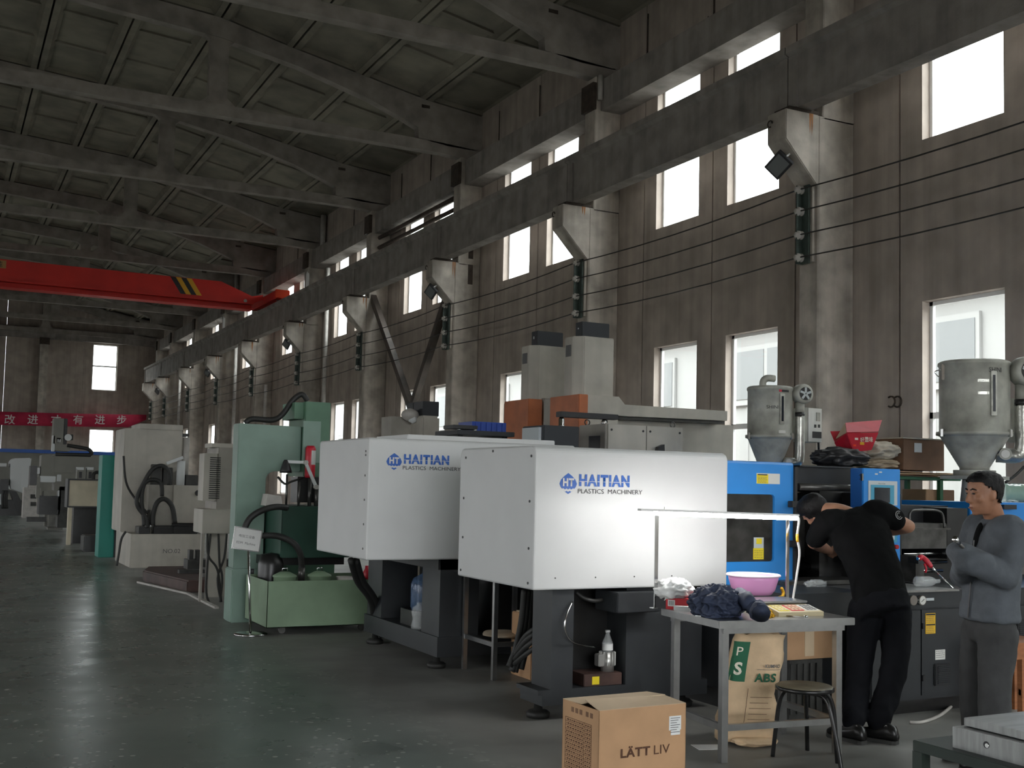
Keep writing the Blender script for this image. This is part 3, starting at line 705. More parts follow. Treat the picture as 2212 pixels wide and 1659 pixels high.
def lines(parent, px0, py0, px1, py1, Y, n, m_='print_grey', th=.0012, seed=1):
    """rows of small print on a label"""
    R = random.Random(seed); a, c = P(px0, py0, Y=Y), P(px1, py1, Y=Y); b = B()
    for i in range(n):
        z = a.z+(c.z-a.z)*(i+.5)/n; x = a.x
        while x < c.x-.004:
            l = min(R.uniform(.006, .02), c.x-x); b.box(x, x+l, Y-th, Y, z-.0016, z+.0016); x += l+.005
    o = b.build('small_print', m_, parent); o['kind'] = 'stuff'; return o
for a, c in ((1325, 1346), (1347, 1368)):
    s = sticker('warning_label', 1999, a, 2020, c, YB, 'sticker_amber', dr); B().box(*(lambda p, q: (p.x, q.x, YB-.005, YB-.003, p.z-.014, p.z-.004))(P(2000, a, Y=YB), P(2019, a, Y=YB))).build('heading_bar', 'print_black', s); lines(s, 2001, a+6, 2018, c-1, YB-.003, 4, seed=a)
s = sticker('notice_label', 2020, 1404, 2041, 1424, YB, 'sticker_white', dr); lines(s, 2022, 1405, 2040, 1421, YB-.003, 4, seed=9)
p0, p1 = P(2016, 1434, Y=YB), P(2050, 1479, Y=YB)
vt = B().box(p0.x, p1.x, YB-.018, YB, p1.z, p0.z, .006).build('vent_grille', 'machine_black', dr)
for i in range(10):
    z = p1.z+.02+i*(p0.z-p1.z-.04)/9.0; B().box(p0.x+.022, p1.x-.018, YB-.024, YB-.018, z-.004, z+.003).build('louvre', 'machine_grey', vt)
g = P(1986, 1296, Y=YB)
ga = B().cyl((g.x, YB, g.z), .034, -.03, 'y', 24).build('pressure_gauge', 'chrome', M1)
B().cyl((g.x, YB-.0302, g.z), .029, -.001, 'y', 24).build('dial', 'sticker_white', ga)
B().bar((g.x-.015, YB-.033, g.z-.01), (g.x+.012, YB-.033, g.z+.009), .003, .002).build('needle', 'print_black', ga)
g2 = P(1967, 1296, Y=YB); B().cyl((g2.x, YB, g2.z), .034, -.03, 'y', 24).build('pressure_gauge', 'chrome', M1)
sticker('name_plate', 2000, 1292, 2017, 1297, YB, 'panel_grey', M1)
vp = P(2193, 1333, Y=YB); vt2 = B().box(vp.x, vp.x+.1, YB-.018, YB, vp.z-.14, vp.z, .006).build('vent_grille', 'machine_black', M1)
for i in range(9): B().box(vp.x+.02, vp.x+.09, YB-.024, YB-.018, vp.z-.128+i*.0135, vp.z-.122+i*.0135).build('louvre', 'machine_grey', vt2)
# blue safety door with smoked window
dz0, dz1 = P(1640, 1262, Y=F+.02).z, P(1600, 1001, Y=F+.02).z
dx1 = P(1713, 1100, Y=F+.02).x
wx1, wz0, wz1 = P(1673, 1100, Y=F+.02).x, P(1650, 1213, Y=F+.02).z, P(1650, 1068, Y=F+.02).z
dx0 = CX1-.12
inner = rounded_rect(dx0+.05, wx1, wz0, wz1, .025, 4, 'bc')
outer = []
for (x, z) in inner:
    outer.append((dx1 if x > wx1-.03 else dx0, dz0 if z < (wz0+wz1)/2 else dz1))
b = B(); framed(b, outer, inner, F+.02, F+.05)
dr1 = b.build('safety_door', 'door_blue', M1)
B().prism([(F+.02, dz1), (F+.028, dz1+.014), (F+.045, dz1+.02), (7.4, dz1+.02), (7.4, dz1)], 'x', dx0, dx1).build('door_top', 'door_blue', M1)
wp = B().box(dx0+.045, wx1+.01, F+.04, F+.052, wz0-.01, wz1+.01).build('door_window', 'door_smoke', dr1)
sticker('caution_label', 1634, 1022, 1684, 1046, F+.02, 'sticker_white', dr1); s = sticker('caution_field', 1635, 1024, 1659, 1045, F+.017, 'sticker_yellow', dr1); lines(s, 1637, 1029, 1657, 1044, F+.014, 5, seed=4); sticker('heading_bar', 1637, 1024, 1657, 1027, F+.0138, 'print_black', s)
s = sticker('warning_label', 1627, 1184, 1649, 1208, F+.04, 'sticker_yellow', dr1); lines(s, 1629, 1188, 1648, 1206, F+.037, 5, seed=5)
s = sticker('grey_label', 1628, 1161, 1649, 1184, F+.04, 'panel_grey', dr1); sticker('yellow_field', 1634, 1163, 1645, 1175, F+.037, 'sticker_yellow', s)
for y in (1089, 1174):
    a = P(1701, y-7, Y=F+.02); c = P(1722, y+7, Y=F+.02); B().box(a.x, c.x, F-.03, F+.02, c.z, a.z, .004).build('door_catch', 'black_plastic', dr1)
B().box(dx1, dx1+.022, F-.0, F+.06, dz0-.02, dz1-.01).build('door_edge', 'rubber', M1)
# mould space: back guard, platens, tie bars, top rail
mx0, mx1 = dx1+.02, P(1836, 1100, Y=F+.05).x
B().box(4.95, 7.0, 7.38, 7.42, bz, dz1-.02).build('back_guard', 'oily_black', M1)
pa, pb = P(1720, 1006, Y=F+.06), P(1834, 1046, Y=F+.06)
B().box(pa.x, pb.x+.01, F+.06, F+.10, pb.z, pa.z).build('top_shield', 'machine_black', M1)
B().box(pa.x, pb.x+.01, F+.02, 7.4, pa.z-.006, pa.z+.004).build('shield_lip', 'machine_grey', M1)
B().cyl((pa.x-.0, F+.04, P(1780, 1053, Y=F+.04).z), .026, pb.x-pa.x+.02, 'x', 14).build('guide_rail', 'oily_steel', M1)
B().cyl((pb.x+.02, F+.04, P(1838, 1055, Y=F+.04).z), .012, .012, 'x', 8).build('rail_stop', 'chrome', M1)
B().box(mx0+.05, mx0+.20, 6.55, 7.25, bz+.02, 1.52).build('moving_platen', 'oily_black', M1)
B().box(mx1-.16, mx1+.06, 6.50, 7.3, bz+.02, 1.55).build('fixed_platen', 'oily_black', M1)
B().box(mx0+.20, mx1-.16, 6.66, 7.15, bz+.16, 1.36).build('mould', 'oily_steel', M1)
for y in (6.62, 7.2):
    for z in (bz+.09, 1.47): B().cyl((4.95, y, z), .035, mx1-4.95, 'x', 14).build('tie_bar', 'chrome', M1)
B().box(mx0-.2, mx1+.1, 6.2, 6.5, bz-.005, bz+.025).build('bed_lip', 'oily_steel', M1)
# control box hung at the front
YC = 6.0
c0, c1 = P(1865, 1011, Y=YC), P(1945, 1215, Y=YC)
yk = P(1838, 1100, X=c0.x).y
B().box(c0.x, c1.x, YC, yk, c1.z-.02, c0.z, .004).build('control_box', 'door_blue', M1)
cb = B().box(c0.x-.004, c0.x, YC+.012, yk, c1.z-.02, c0.z-.003).build('control_side', 'door_blue_shaded', M1)  # shade on the aisle side put into a darker blue sheet
for z in (c0.z-.05, c0.z-.08): B().cyl((c0.x-.006, YC+.03, z), .004, .003, 'x', 6).build('screw', 'print_black', cb)
B().box(c0.x-.012, c0.x-.002, YC-.003, YC+.014, c0.z-.09, c0.z-.04).build('hinge', 'chrome', cb)
def rect(n, a, b_, c_, d, Y, m_, par, th=.004, bev=0): 
    p, q = P(a, b_, Y=Y), P(c_, d, Y=Y); return B().box(p.x, q.x, Y-th, Y, q.z, p.z, bev).build(n, m_, par)
cs = rect('bezel', 1875, 1038, 1937, 1092, YC, 'panel_grey', M1, .006)
rect('bezel_band', 1881, 1047, 1931, 1090, YC-.006, 'panel_cyan', cs, .003); rect('screen', 1889, 1053, 1922, 1086, YC-.009, 'screen_dark', cs, .003)
p = P(1896, 1046, Y=YC); letter('lettering', 'POLYSTAR', (p.x, YC-.0065, p.z), (1, 0, 0), (0, 0, 1), .065, .009, 'print_black', cs)
kp = rect('keypad', 1876, 1095, 1937, 1172, YC, 'panel_cyan', M1, .005)
for r_ in range(5):
    for c_ in range(4): rect('key', 1880+c_*14, 1099+r_*14.5, 1890+c_*14, 1108+r_*14.5, YC-.005, 'panel_grey' if (r_+c_) % 2 else 'panel_cyan', kp, .003)
eb = P(1932, 1181, Y=YC); B().cyl((eb.x, YC, eb.z), .016, -.03, 'y', 14).build('stop_button', 'button_red', M1)
for x, y in ((1893, 1024), (1902, 1020)): rect('scrap', x-3, y-1.5, x+3, y+1.5, YC, 'sticker_white', M1, .001)
# injection unit
iu = P(1952, 1120, Y=6.3).x
b = B(); b.box(iu, 7.35, 6.45, 7.3, bz-.02, 1.0); b.build('injection_base', 'oily_black', M1)
B().box(mx1+.06, iu+.02, 6.34, 7.35, bz, 1.50).build('rear_platen', 'oily_black', M1)
p0, p1 = P(1960, 1130, Y=6.35), P(2046, 1185, Y=6.35)
B().box(iu, p1.x, 6.35, 6.9, p1.z, p0.z, .006).build('barrel_guard', 'oily_steel', M1)
B().box(iu, p1.x+.02, 6.33, 6.5, p0.z-.05, p0.z-.035).build('guard_rib', 'oily_steel', M1)
p2 = P(2092, 1090, Y=6.35)
B().box(p1.x+.01, p2.x, 6.36, 7.2, 1.0, p2.z-.03).build('carriage', 'oily_black', M1)
B().box(iu+.05, p2.x+.05, 6.6, 7.2, p0.z, P(2000, 1092, Y=6.6).z).build('carriage_top', 'machine_black', M1)
B().tube(catmull([P(1965, 1124, Y=6.33), P(1967, 1106, Y=6.33), P(1985, 1102, Y=6.33), P(2022, 1103, Y=6.33), P(2036, 1112, Y=6.33), P(2040, 1140, Y=6.33)], 6), .010, 8).build('grab_handle', 'oily_steel', M1)
for y, x1 in ((1196, 2055), (1215, 2044), (1234, 2035)):
    a = P(1950, y, Y=6.42); B().cyl((a.x, 6.42, a.z), .014, P(x1, y, Y=6.42).x-a.x, 'x', 10).build('slide_rod', 'chrome', M1)
B().box(P(1967, 1200, Y=6.2).x, P(1985, 1200, Y=6.2).x, 6.15, 6.3, bz, P(1975, 1200, Y=6.2).z).build('sensor_post', 'oily_steel', M1)
B().box(P(1966, 1200, Y=6.2).x, P(1982, 1200, Y=6.2).x, 6.12, 6.22, P(1975, 1216, Y=6.2).z, P(1975, 1203, Y=6.2).z).build('limit_switch', 'machine_grey', M1)
bl0 = P(2096, 1110, Y=6.42)
B().box(bl0.x, 9.0, 6.42, 7.3, .95, P(2180, 1086, Y=6.42).z, .006).build('rear_cover', 'door_blue', M1)
B().box(P(2165, 1096, Y=6.4).x, P(2192, 1096, Y=6.4).x, 6.38, 6.44, P(2165, 1100, Y=6.4).z, P(2165, 1090, Y=6.4).z).build('latch', 'black_plastic', M1)
# ------------------------------------------------------------------ second machine, behind
M2 = thing('injection_machine', 'white hooded injection moulding machine behind the nearer one, beside the green machine', 'machine', (4.2, 8.9, 0))
G = 8.3
c2 = cover(M2, 2.993, 4.85, G, 9.57, .894, 1.848, .03)
for z in (1.74, 1.71, 1.55, 1.36, 1.17, .98): B().cyl((2.989, 8.37, z), .009, .006, 'x', 8).build('screw', 'oily_steel', c2)
q = P(880, 938, Y=8.75); B().box(q.x, 4.9, 8.75, 9.5, 1.848, q.z-.0, .006).build('hood_lid', 'cover_white', M2)
lo = P(834, 1014, Y=G); logo(M2, (lo.x, lo.z), P(868, 1000, Y=G).x-lo.x, P(850, 978, Y=G).z-lo.z, G)
xA, xB, xC = P(947, 1400, Y=8.45).x, P(985, 1400, Y=8.45).x, 4.8
# open frame base seen from its aisle side: two uprights, sill and head
b = B(); b.box(xA, xA+.35, 8.45, 8.82, .16, .894); b.build('frame_leg', 'machine_grey', M2)
b = B(); b.box(xA, xA+.35, 9.78, 10.15, .16, .894); b.build('frame_leg', 'machine_grey', M2)
B().box(xA-.02, 4.8, 8.43, 10.17, .10, .26).build('frame_sill', 'machine_grey', M2)
B().box(xA-.02, xA+.4, 8.45, 9.6, .80, .894).build('frame_head', 'machine_black', M2)
B().box(xA+.5, 4.8, 8.5, 10.1, .26, .894).build('frame_rear', 'oily_black', M2)
for x, y in ((xA+.03, 8.55), (xA+.03, 10.0), (4.7, 8.55)): foot(M2, x, y)
for i, (xa, xb) in enumerate(((758, 808), (770, 818))):
    B().tube(catmull([P(xa, 1210, Y=9.3), P(xa+14, 1255, Y=9.6), P(xb-6, 1300, Y=9.9), P(xb, 1360, Y=10.2)], 6), .03, 8).build('hose', 'rubber', M2)
B().box(4.85, 8.0, 8.35, 9.6, .1, 1.55).build('clamp_unit', 'door_blue', M2)
B().box(5.6, 6.2, 8.5, 9.4, 1.55, 1.70).build('barrel_block', 'machine_black', M2)
# ------------------------------------------------------------------ hopper dryers
def dryer(name, lab, pc, Y, top, coneY, botY, wpx, lidpipe, boxpx, side):
    """grey drum with cone, sight glass and blower; px/py measured in the photo at the plane Y"""
    a = P(pc, top, Y=Y); z1 = a.z; zc = P(pc, coneY, Y=Y).z; z0 = P(pc, botY, Y=Y).z; r = wpx/2*((a-Vector((0, 0, 1.5))).dot(fw))/FPX; x = a.x; az = math.atan2(x, Y); K0 = -az; rv = Vector((math.cos(az), -math.sin(az), 0)); tv = Vector((-math.sin(az), -math.cos(az), 0))
    t = thing(name, lab, 'hopper dryer', (x, Y, z0))
    B().lathe((x, Y, 0), [(0, z1), (r*.96, z1), (r*1.03, z1-.012), (r*1.04, z1-.035), (r, z1-.045), (r, zc+.02), (r*1.09, zc+.015), (r*1.09, zc-.012), (r, zc-.02), (r*.96, zc-.03), (r*.42, z0+.02), (r*.42, z0), (0, z0)], 36).build('drum', 'hopper_grey', t)
    B().lathe((x, Y, 0), [(r*.6, z0), (r*.6, z0-.05), (0, z0-.05)], 20).build('throat', 'hopper_grey', t)
    k = K0+.55
    sg = Vector((x+r*math.sin(k), Y-r*math.cos(k), (z1+zc)/2+.02)); n = Vector((math.sin(k), -math.cos(k), 0)); tx = Vector((math.cos(k), math.sin(k), 0))
    H = (z1-zc)*.30
    s = B().obox(sg+n*.006, tx*.028, n*.006, (0, 0, H), .003).build('sight_frame', 'hopper_foil', t)
    B().obox(sg+n*.013, tx*.011, n*.003, (0, 0, H*.82)).build('sight_glass', 'screen_dark', s)
    for k2 in (K0-.95, K0+1.1):
        p = Vector((x+r*1.08*math.sin(k2), Y-r*1.08*math.cos(k2), zc+.0)); B().box(p.x-.014, p.x+.014, p.y-.02, p.y+.01, p.z-.03, p.z+.035, .003).build('clamp', 'chrome', t)
    if lidpipe:
        c = Vector((x-.02, Y, z1)); B().tube(catmull([c+Vector((-.07, 0, -.01)), c+Vector((-.07, 0, .05)), c+Vector((-.03, -.01, .085)), c+Vector((.05, -.03, .085))], 5), .036, 10).build('outlet_elbow', 'hopper_grey', t)
    else:
        p = Vector((x, Y, z1-.10))-rv*r*.86+tv*r*.55; B().obox(p, rv*.012, tv*.008, (.0, 0, .07), .003).build('lid_clamp', 'chrome', t)
        B().tube(catmull([p-rv*.02+Vector((0, 0, .02)), p-rv*.07, p-rv*.03+Vector((0, 0, -.05))], 5), .005, 6).build('clamp_wire', 'chrome', t)
    # blower: round casing above, duct down and elbow into the cone
    kk = r/.235
    bc_ = Vector((x, Y, 0))+rv*(r+.095*kk); bx = bc_.x; bz_ = z1-.075*kk; cc = Vector((bc_.x, bc_.y, bz_)); n2 = (tv+rv*.55).normalized(); e2 = Vector((n2.y, -n2.x, 0)); e2 = e2 if e2.dot(rv) > 0 else -e2
    B().lathe(cc-n2*.06*kk, [(0, 0), (.085*kk, 0), (.105*kk, .02*kk), (.105*kk, .11*kk), (.085*kk, .13*kk), (0, .13*kk)], 24, n2).build('blower_casing', 'hopper_grey', t)
    ic = cc+n2*.072*kk
    im = B().cyl(ic, .07*kk, .004, n2, 24).build('blower_inlet', 'oily_black', t)
    for j in range(5):
        a_ = j*2*math.pi/5+.3; dr_ = e2*math.cos(a_)+Vector((0, 0, 1))*math.sin(a_); B().obox(ic+n2*.006+dr_*.036*kk, dr_*.03*kk, dr_.cross(n2)*.012*kk, n2*.002).build('guard_spoke', 'panel_grey', im)
    e = cc-rv*.02*kk+Vector((0, 0, -.09*kk)); zb = z0+.08*kk
    B().tube([e, (e.x, e.y, e.z-.12*kk)], .048*kk, 12).build('blower_outlet', 'hopper_grey', t)
    B().cyl((e.x, e.y, e.z-.15*kk), .052*kk, .045*kk, 'z', 14).build('clamp_band', 'oily_black', t)
    B().tube(catmull([Vector((e.x, e.y, e.z-.14*kk)), Vector((e.x, e.y, (e.z+zb)/2)), Vector((e.x, e.y, zb+.10*kk)), Vector((e.x, e.y, zb+.03*kk))-rv*.03*kk, Vector((e.x, e.y, zb+.03*kk))-rv*.17*kk], 6), .052*kk, 14).build('heater_duct', 'hopper_foil', t)
    tc_ = Vector((e.x, e.y, zb+.035*kk))-rv*.11*kk+tv*.05*kk
    B().cyl(tc_, .042*kk, .03*kk, tv, 16).build('thermometer', 'hopper_grey', t)
    B().cyl(tc_+tv*.031*kk, .028*kk, .003, tv, 16).build('thermometer_dial', 'sticker_white', t)
    return t, x, r, z0, z1, zc, bx
t, x, r, z0, z1, zc, bx = dryer('hopper_dryer', 'smaller grey hopper dryer with elbow on its lid, above blue machine door', 1663.5, 8.95, 836, 944, 1020, 95, True, None, 1)
# control box of the smaller dryer
p, q = P(1738, 880, Y=8.80), P(1774, 956, Y=8.80)
b0 = B().box(p.x, q.x, 8.80, 8.98, q.z, p.z, .004).build('control_box', 'hopper_grey', t)
fp = B().box(p.x+.045, q.x-.002, 8.793, 8.80, q.z+.004, p.z-.004).build('front_plate', 'sticker_white', b0)
rect('switch', 1763, 891, 1771, 910, 8.793, 'hopper_grey', fp, .008); rect('display', 1755, 932, 1774, 947, 8.793, 'print_black', fp); rect('toggle', 1759, 917, 1763, 924, 8.793, 'print_black', fp); rect('toggle', 1767, 917, 1771, 924, 8.793, 'print_black', fp)
q = P(1768, 956, Y=8.85); B().tube(catmull([q, P(1770, 985, Y=8.85), P(1773, 1005, Y=8.85)], 4), .012, 6).build('power_cable', 'rubber', t)
def wrap_letter(name, body, t, x, Y, r, ang, z, w, h, m_):
    """lettering bent round a drum"""
    o = letter(name, body, (0, 0, 0), (1, 0, 0), (0, 0, 1), w, h, m_, t); base = wloc(t)
    for v in o.data.vertices:
        a = ang+(v.co.x+base.x-w/2)/r; zz = z+v.co.z+base.z; rr = r+.004; v.co = Vector((x+rr*math.sin(a), Y-rr*math.cos(a), zz))-base
    return o
wrap_letter('lettering', 'SHINI', t, x, 8.95, r, -math.atan2(x, 8.95)+.12, P(1664, 886, Y=8.95).z, .12, .034, 'print_black')
q = P(1700, 850, Y=8.95)
def drum_patch(name, t, x, Y, r, a0, a1, z0, z1, m_):
    b = B(); n = 6; V = []
    for i in range(n+1):
        a = a0+(a1-a0)*i/n; V.append([b.bm.verts.new((x+(r+.0015)*math.sin(a), Y-(r+.0015)*math.cos(a), z)) for z in (z0, z1)])
    for i in range(n): b.bm.faces.new((V[i][0], V[i+1][0], V[i+1][1], V[i][1]))
    return b.build(name, m_, t)
k9 = -math.atan2(x, 8.95); drum_patch('brand_label', t, x, 8.95, r, k9+.52, k9+.95, q.z-.012, q.z+.012, 'print_black'); drum_patch('brand_label', t, x, 8.95, r, k9+.40, k9+.54, q.z-.012, q.z+.012, 'red_label')
drum_patch('data_plate', t, x, 8.95, r, k9+.40, k9+.75, zc+.03, zc+.06, 'sticker_white')
t, x, r, z0, z1, zc, bx = dryer('hopper_dryer', 'larger grey hopper dryer with scuffed drum above the standing man', 2104, 6.95, 782, 938, 1016, 143, False, None, 1)
k9 = -math.atan2(x, 6.95); wrap_letter('lettering', 'SHINI', t, x, 6.95, r, k9+.62, P(2150, 812, Y=6.95).z-.01, .12, .04, 'print_black')
for zz in (829, 855):
    z = P(2110, zz, Y=6.95).z; o = drum_patch('arrow', t, x, 6.95, r, k9+.10, k9+.42, z-.012, z+.012, 'hopper_foil')
p = P(2192, 860, Y=6.9); B().box(p.x+.02, p.x+.35, 6.78, 7.0, P(2192, 955, Y=6.9).z, p.z, .005).build('control_box', 'hopper_grey', t)
B().tube(catmull([P(2212, 1008, Y=6.8), P(2195, 1025, Y=6.8), P(2172, 1042, Y=6.8)], 4), .012, 6).build('power_cable', 'rubber', t)
B().box(x-.2, x+.2, 6.75, 7.15, z0-.08, z0-.05).build('mount_flange', 'hopper_grey', t)
zq = P(2180, 1086, Y=6.42).z; B().lathe((x, 6.95, zq), [(.12, 0), (.10, z0-.08-zq), (0, z0-.08-zq)], 20).build('feed_neck', 'hopper_grey', t)
# ================================================================== MACHINES FURTHER DOWN THE HALL
mat('beige_paint', (0.43, 0.405, 0.35), 0.5, var=0.16, scale=2.5, streak=0.15)
mat('beige_dark', (0.30, 0.28, 0.245), 0.55, var=0.2, scale=3)
mat('cap_black', (0.014, 0.017, 0.022), 0.5)
mat('orange_paint', (0.42, 0.125, 0.045), 0.5, var=0.2, scale=4)
mat('mint_green', (0.19, 0.285, 0.235), 0.45, var=0.16, scale=2.2)
mat('mid_green', (0.085, 0.185, 0.115), 0.5, var=0.2, scale=3)
mat('bottle_green', (0.012, 0.055, 0.035), 0.45, var=0.2, scale=3)
mat('tank_green', (0.19, 0.275, 0.175), 0.55, var=0.14, scale=3)
mat('teal_paint', (0.004, 0.21, 0.165), 0.45, var=0.08, scale=2)
mat('blue_bin', (0.006, 0.045, 0.30), 0.4)
mat('cream_panel', (0.47, 0.42, 0.31), 0.55, var=0.15, scale=3)
mat('cnc_grey', (0.20, 0.195, 0.17), 0.55, var=0.12, scale=2)
mat('cnc_white', (0.60, 0.62, 0.62), 0.45)
mat('sign_white', (0.60, 0.60, 0.58), 0.3)
mat('red_paint', (0.50, 0.012, 0.03), 0.4)
mat('oil_brown', (0.055, 0.028, 0.022), 0.6, var=0.5, scale=6)
mat('dirty_concrete', (0.20, 0.195, 0.175), 0.85, var=0.3, scale=5, bump=0.4, bscale=25)
mat('dark_steel', (0.05, 0.05, 0.047), 0.5, 0.4, var=0.3, scale=8)
def pbox(a, b_, c_, d, Y, dep, bev=0.0, z0=None, B_=None):
    """box whose near face spans photo pixels (a,b)-(c,d) on plane Y and reaches back by dep"""
    p, q = P(a, b_, Y=Y), P(c_, d, Y=Y)
    return (B_ or B()).box(p.x, q.x, Y, Y+dep, q.z if z0 is None else z0, p.z, bev)
# ---- tall beige machine with two heads
T = thing('beige_twin_head_machine', 'tall beige machine with two black-capped heads and orange blocks', 'machine', (7.0, 12.2, 0))
def head(Y, cl, cc, cr_, top, bot, capL, capC, capR, capT, oL, oC, oR, oT, oB):
    x0 = P(cc, top, Y=Y).x; yb = P(cl, top, X=x0).y; x1 = P(cr_, top, Y=Y).x; z1 = P(cc, top, Y=Y).z; z0 = P(cc, bot, Y=Y).z
    yb = min(max(yb, Y+.3), Y+.75)
    B().prism([(x0-.0, Y+.10), (x0+.10, Y), (x1, Y), (x1, yb), (x0, yb)], 'z', z0, z1, .01).build('head_column', 'beige_paint', T)
    p = P(capC, capT, Y=Y+.08); q = P(capR, capT, Y=Y+.08)
    cp = B().box(p.x, q.x, Y+.08, yb-.06, z1, p.z, .006).build('motor_cap', 'cap_black', T)
    B().box(p.x-.004, p.x, Y+.16, yb-.12, z1+.10, p.z-.07).build('cap_label', 'panel_grey', cp)
    B().box(x0-.006, x0+.0, Y+.14, yb-.04, z1-.24, z1-.10).build('head_label', 'print_grey', T)
    p = P(oC, oT, Y=Y-.25); q = P(oR, oB, Y=Y-.25)
    B().box(p.x, q.x, Y-.25, Y+.45, q.z-.4, p.z, .006).build('slide_block', 'orange_paint', T)
    return x0, x1, z0, z1, yb
a = head(11.6, 1222, 1247, 1327, 724, 857, 1234, 1258, 1317, 694, 1210, 1251, 1269, 851, 951)
c = head(13.1, 1127, 1150, 1224, 744, 865, 1139, 1161, 1217, 714, 1117, 1142, 1170, 861, 947)
Yp = 11.5
p = lambda x, y: (P(x, y, Y=Yp).x, P(x, y, Y=Yp).z)
B().prism([p(1268, 853), p(1337, 857), p(1350, 874), p(1571, 888), p(1571, 909), p(1335, 898), p(1335, 960), p(1268, 960)], 'y', Yp, Yp+.7).build('traverse_beam', 'beige_paint', T)
B().prism([p(1335, 899), p(1571, 910), p(1571, 915), p(1335, 905)], 'y', Yp+.05, Yp+.6).build('beam_shadow_strip', 'dark_steel', T)  # dark strip standing in for the shade under the beam
q1, q2 = P(1335, 905, Y=11.75), P(1584, 912, Y=11.75)
B().box(q1.x, q2.x, 11.75, 12.6, 0, q1.z).build('rear_body', 'beige_paint', T)
B().box(P(1170, 860, Y=13.1).x, P(1225, 860, Y=13.1).x, 13.0, 13.8, 0, P(1190, 862, Y=13.1).z).build('rear_body', 'beige_dark', T)
B().box(a[0], a[1], 11.65, 12.4, 0, a[2]).build('pedestal', 'beige_dark', T); B().box(c[0], c[1], 13.15, 13.9, 0, c[2]).build('pedestal', 'beige_dark', T)
# ---- control cabinet and black valve cabinet behind the second machine
KC = thing('control_cabinet', 'beige two-door control cabinet with lifting eyes in front of tall machine', 'cabinet', (6.5, 10.0, 0))
YK = 9.75
k0, k1, k2 = P(1314, 915, Y=YK), P(1397, 918, Y=YK), P(1475, 926, Y=YK)
B().box(k0.x-.02, k2.x, YK+.02, YK+.55, 0, k0.z, .006).build('cabinet_body', 'beige_dark', KC)
for u, v in ((k0.x, k1.x-.004), (k1.x+.004, k2.x)):
    d = B().box(u, v, YK, YK+.02, .2, k0.z-.004, .003).build('cabinet_door', 'beige_paint', KC)
    for xx in (u+.04, v-.04): B().cyl((xx, YK, k0.z-.06), .012, -.006, 'y', 8).build('door_lock', 'print_black', d)
yl = P(1268, 920, X=k0.x-.02).y
B().box(k0.x-.024, k0.x-.02, YK+.12, YK+.34, k0.z-.36, k0.z-.12).build('window_plate', 'oily_black', KC)
for xx, yy in ((k0.x+.02, YK+.1), (k0.x+.02, YK+.45), (k2.x-.06, YK+.1)):
    B().tube([(xx+.03*math.cos(t_), yy, k0.z+.03+.03*math.sin(t_)) for t_ in [i*2*math.pi/10 for i in range(10)]], .007, 5, closed=True).build('lifting_eye', 'oily_steel', KC)
VC = thing('valve_cabinet', 'plain black steel cabinet standing behind the second white hood', 'cabinet', (5.3, 9.9, 0))
v0, v1 = P(1175, 918, Y=9.65), P(1252, 921, Y=9.65)
B().box(v0.x, v1.x, 9.65, 10.1, 0, v0.z, .006).build('body', 'cap_black', VC); B().box(v0.x-.03, v0.x, 9.7, 10.05, .5, v0.z-.02).build('side_plate', 'panel_grey', VC)
TB = thing('tool_bar', 'long black bar resting on two chrome adjusters above the cabinets', 'bar', (5.5, 9.85, 1.9))
b0, b1 = P(1206, 893, Y=9.85), P(1331, 889, Y=9.85)
zb = P(1212, 901, Y=9.85).z
B().box(b0.x, b1.x, 9.80, 9.90, zb, zb+.055, .004).build('bar', 'black_plastic', TB)
for px, base in ((1213, v0.z), (1305, k0.z)):
    x = P(px, 905, Y=9.85).x; B().lathe((x, 9.85, base), [(.03, 0), (.035, .01), (.028, .02), (.03, zb-base-.02), (.02, zb-base), (0, zb-base)], 14).build('adjuster', 'chrome', TB)
CH = tag(B().prism([(0, 0), (.05, .03), (.12, .04), (.16, .075), (.26, .085), (.29, .13), (.36, .14), (.38, .0)], 'y', 0, .06).build('black_chain_guard', 'black_plastic', at=P(1372, 975, Y=9.6), local=True), 'stepped black chain guard poking up behind the near white hood', 'chain guard')
CH.location = (P(1372, 972, Y=9.6).x, 9.6, 1.55)
CH.scale = (1, 1, 2.9)
# ---- black stand with blue bin
ST = thing('black_stand', 'low black steel stand with adjuster slab behind the rear white hood', 'stand', (5.2, 11.0, 0))
s0, s1 = P(988, 931, Y=10.9), P(1112, 934, Y=10.9)
B().box(s0.x, s1.x, 10.9, 11.5, s1.z-.05, s1.z, .004).build('top', 'cap_black', ST)
for x in (s0.x+.05, s1.x-.1): B().box(x, x+.06, 11.0, 11.4, 0, s1.z-.05).build('leg', 'cap_black', ST)
u0, u1 = P(982, 919, Y=10.9), P(1034, 919, Y=10.9)
B().box(u0.x, u1.x, 10.92, 11.2, u0.z-.03, u0.z+.01, .003).build('slab', 'black_plastic', ST)
for px in (992, 1025): B().cyl((P(px, 925, Y=10.98).x, 10.98, s1.z), .025, u0.z-.03-s1.z, 'z', 12).build('adjuster', 'chrome', ST)
BN = thing('blue_bin', 'blue plastic parts bin on the black stand', 'bin', tuple(P(1060, 930, Y=11.2)))
n0, n1 = P(1020, 910, Y=11.05), P(1093, 931, Y=11.05); n1.z = s1.z
x0, x1, z0, z1 = n0.x, n1.x, s1.z, n0.z
b = B(); b.box(x0+.02, x1-.02, 11.07, 11.4, z0, z0+.008); b.box(x0+.01, x1-.01, 11.05, 11.06, z0, z1); b.box(x0+.01, x1-.01, 11.40, 11.41, z0, z1); b.box(x0, x0+.012, 11.05, 11.41, z0, z1); b.box(x1-.012, x1, 11.05, 11.41, z0, z1); b.build('tray', 'blue_bin', BN)
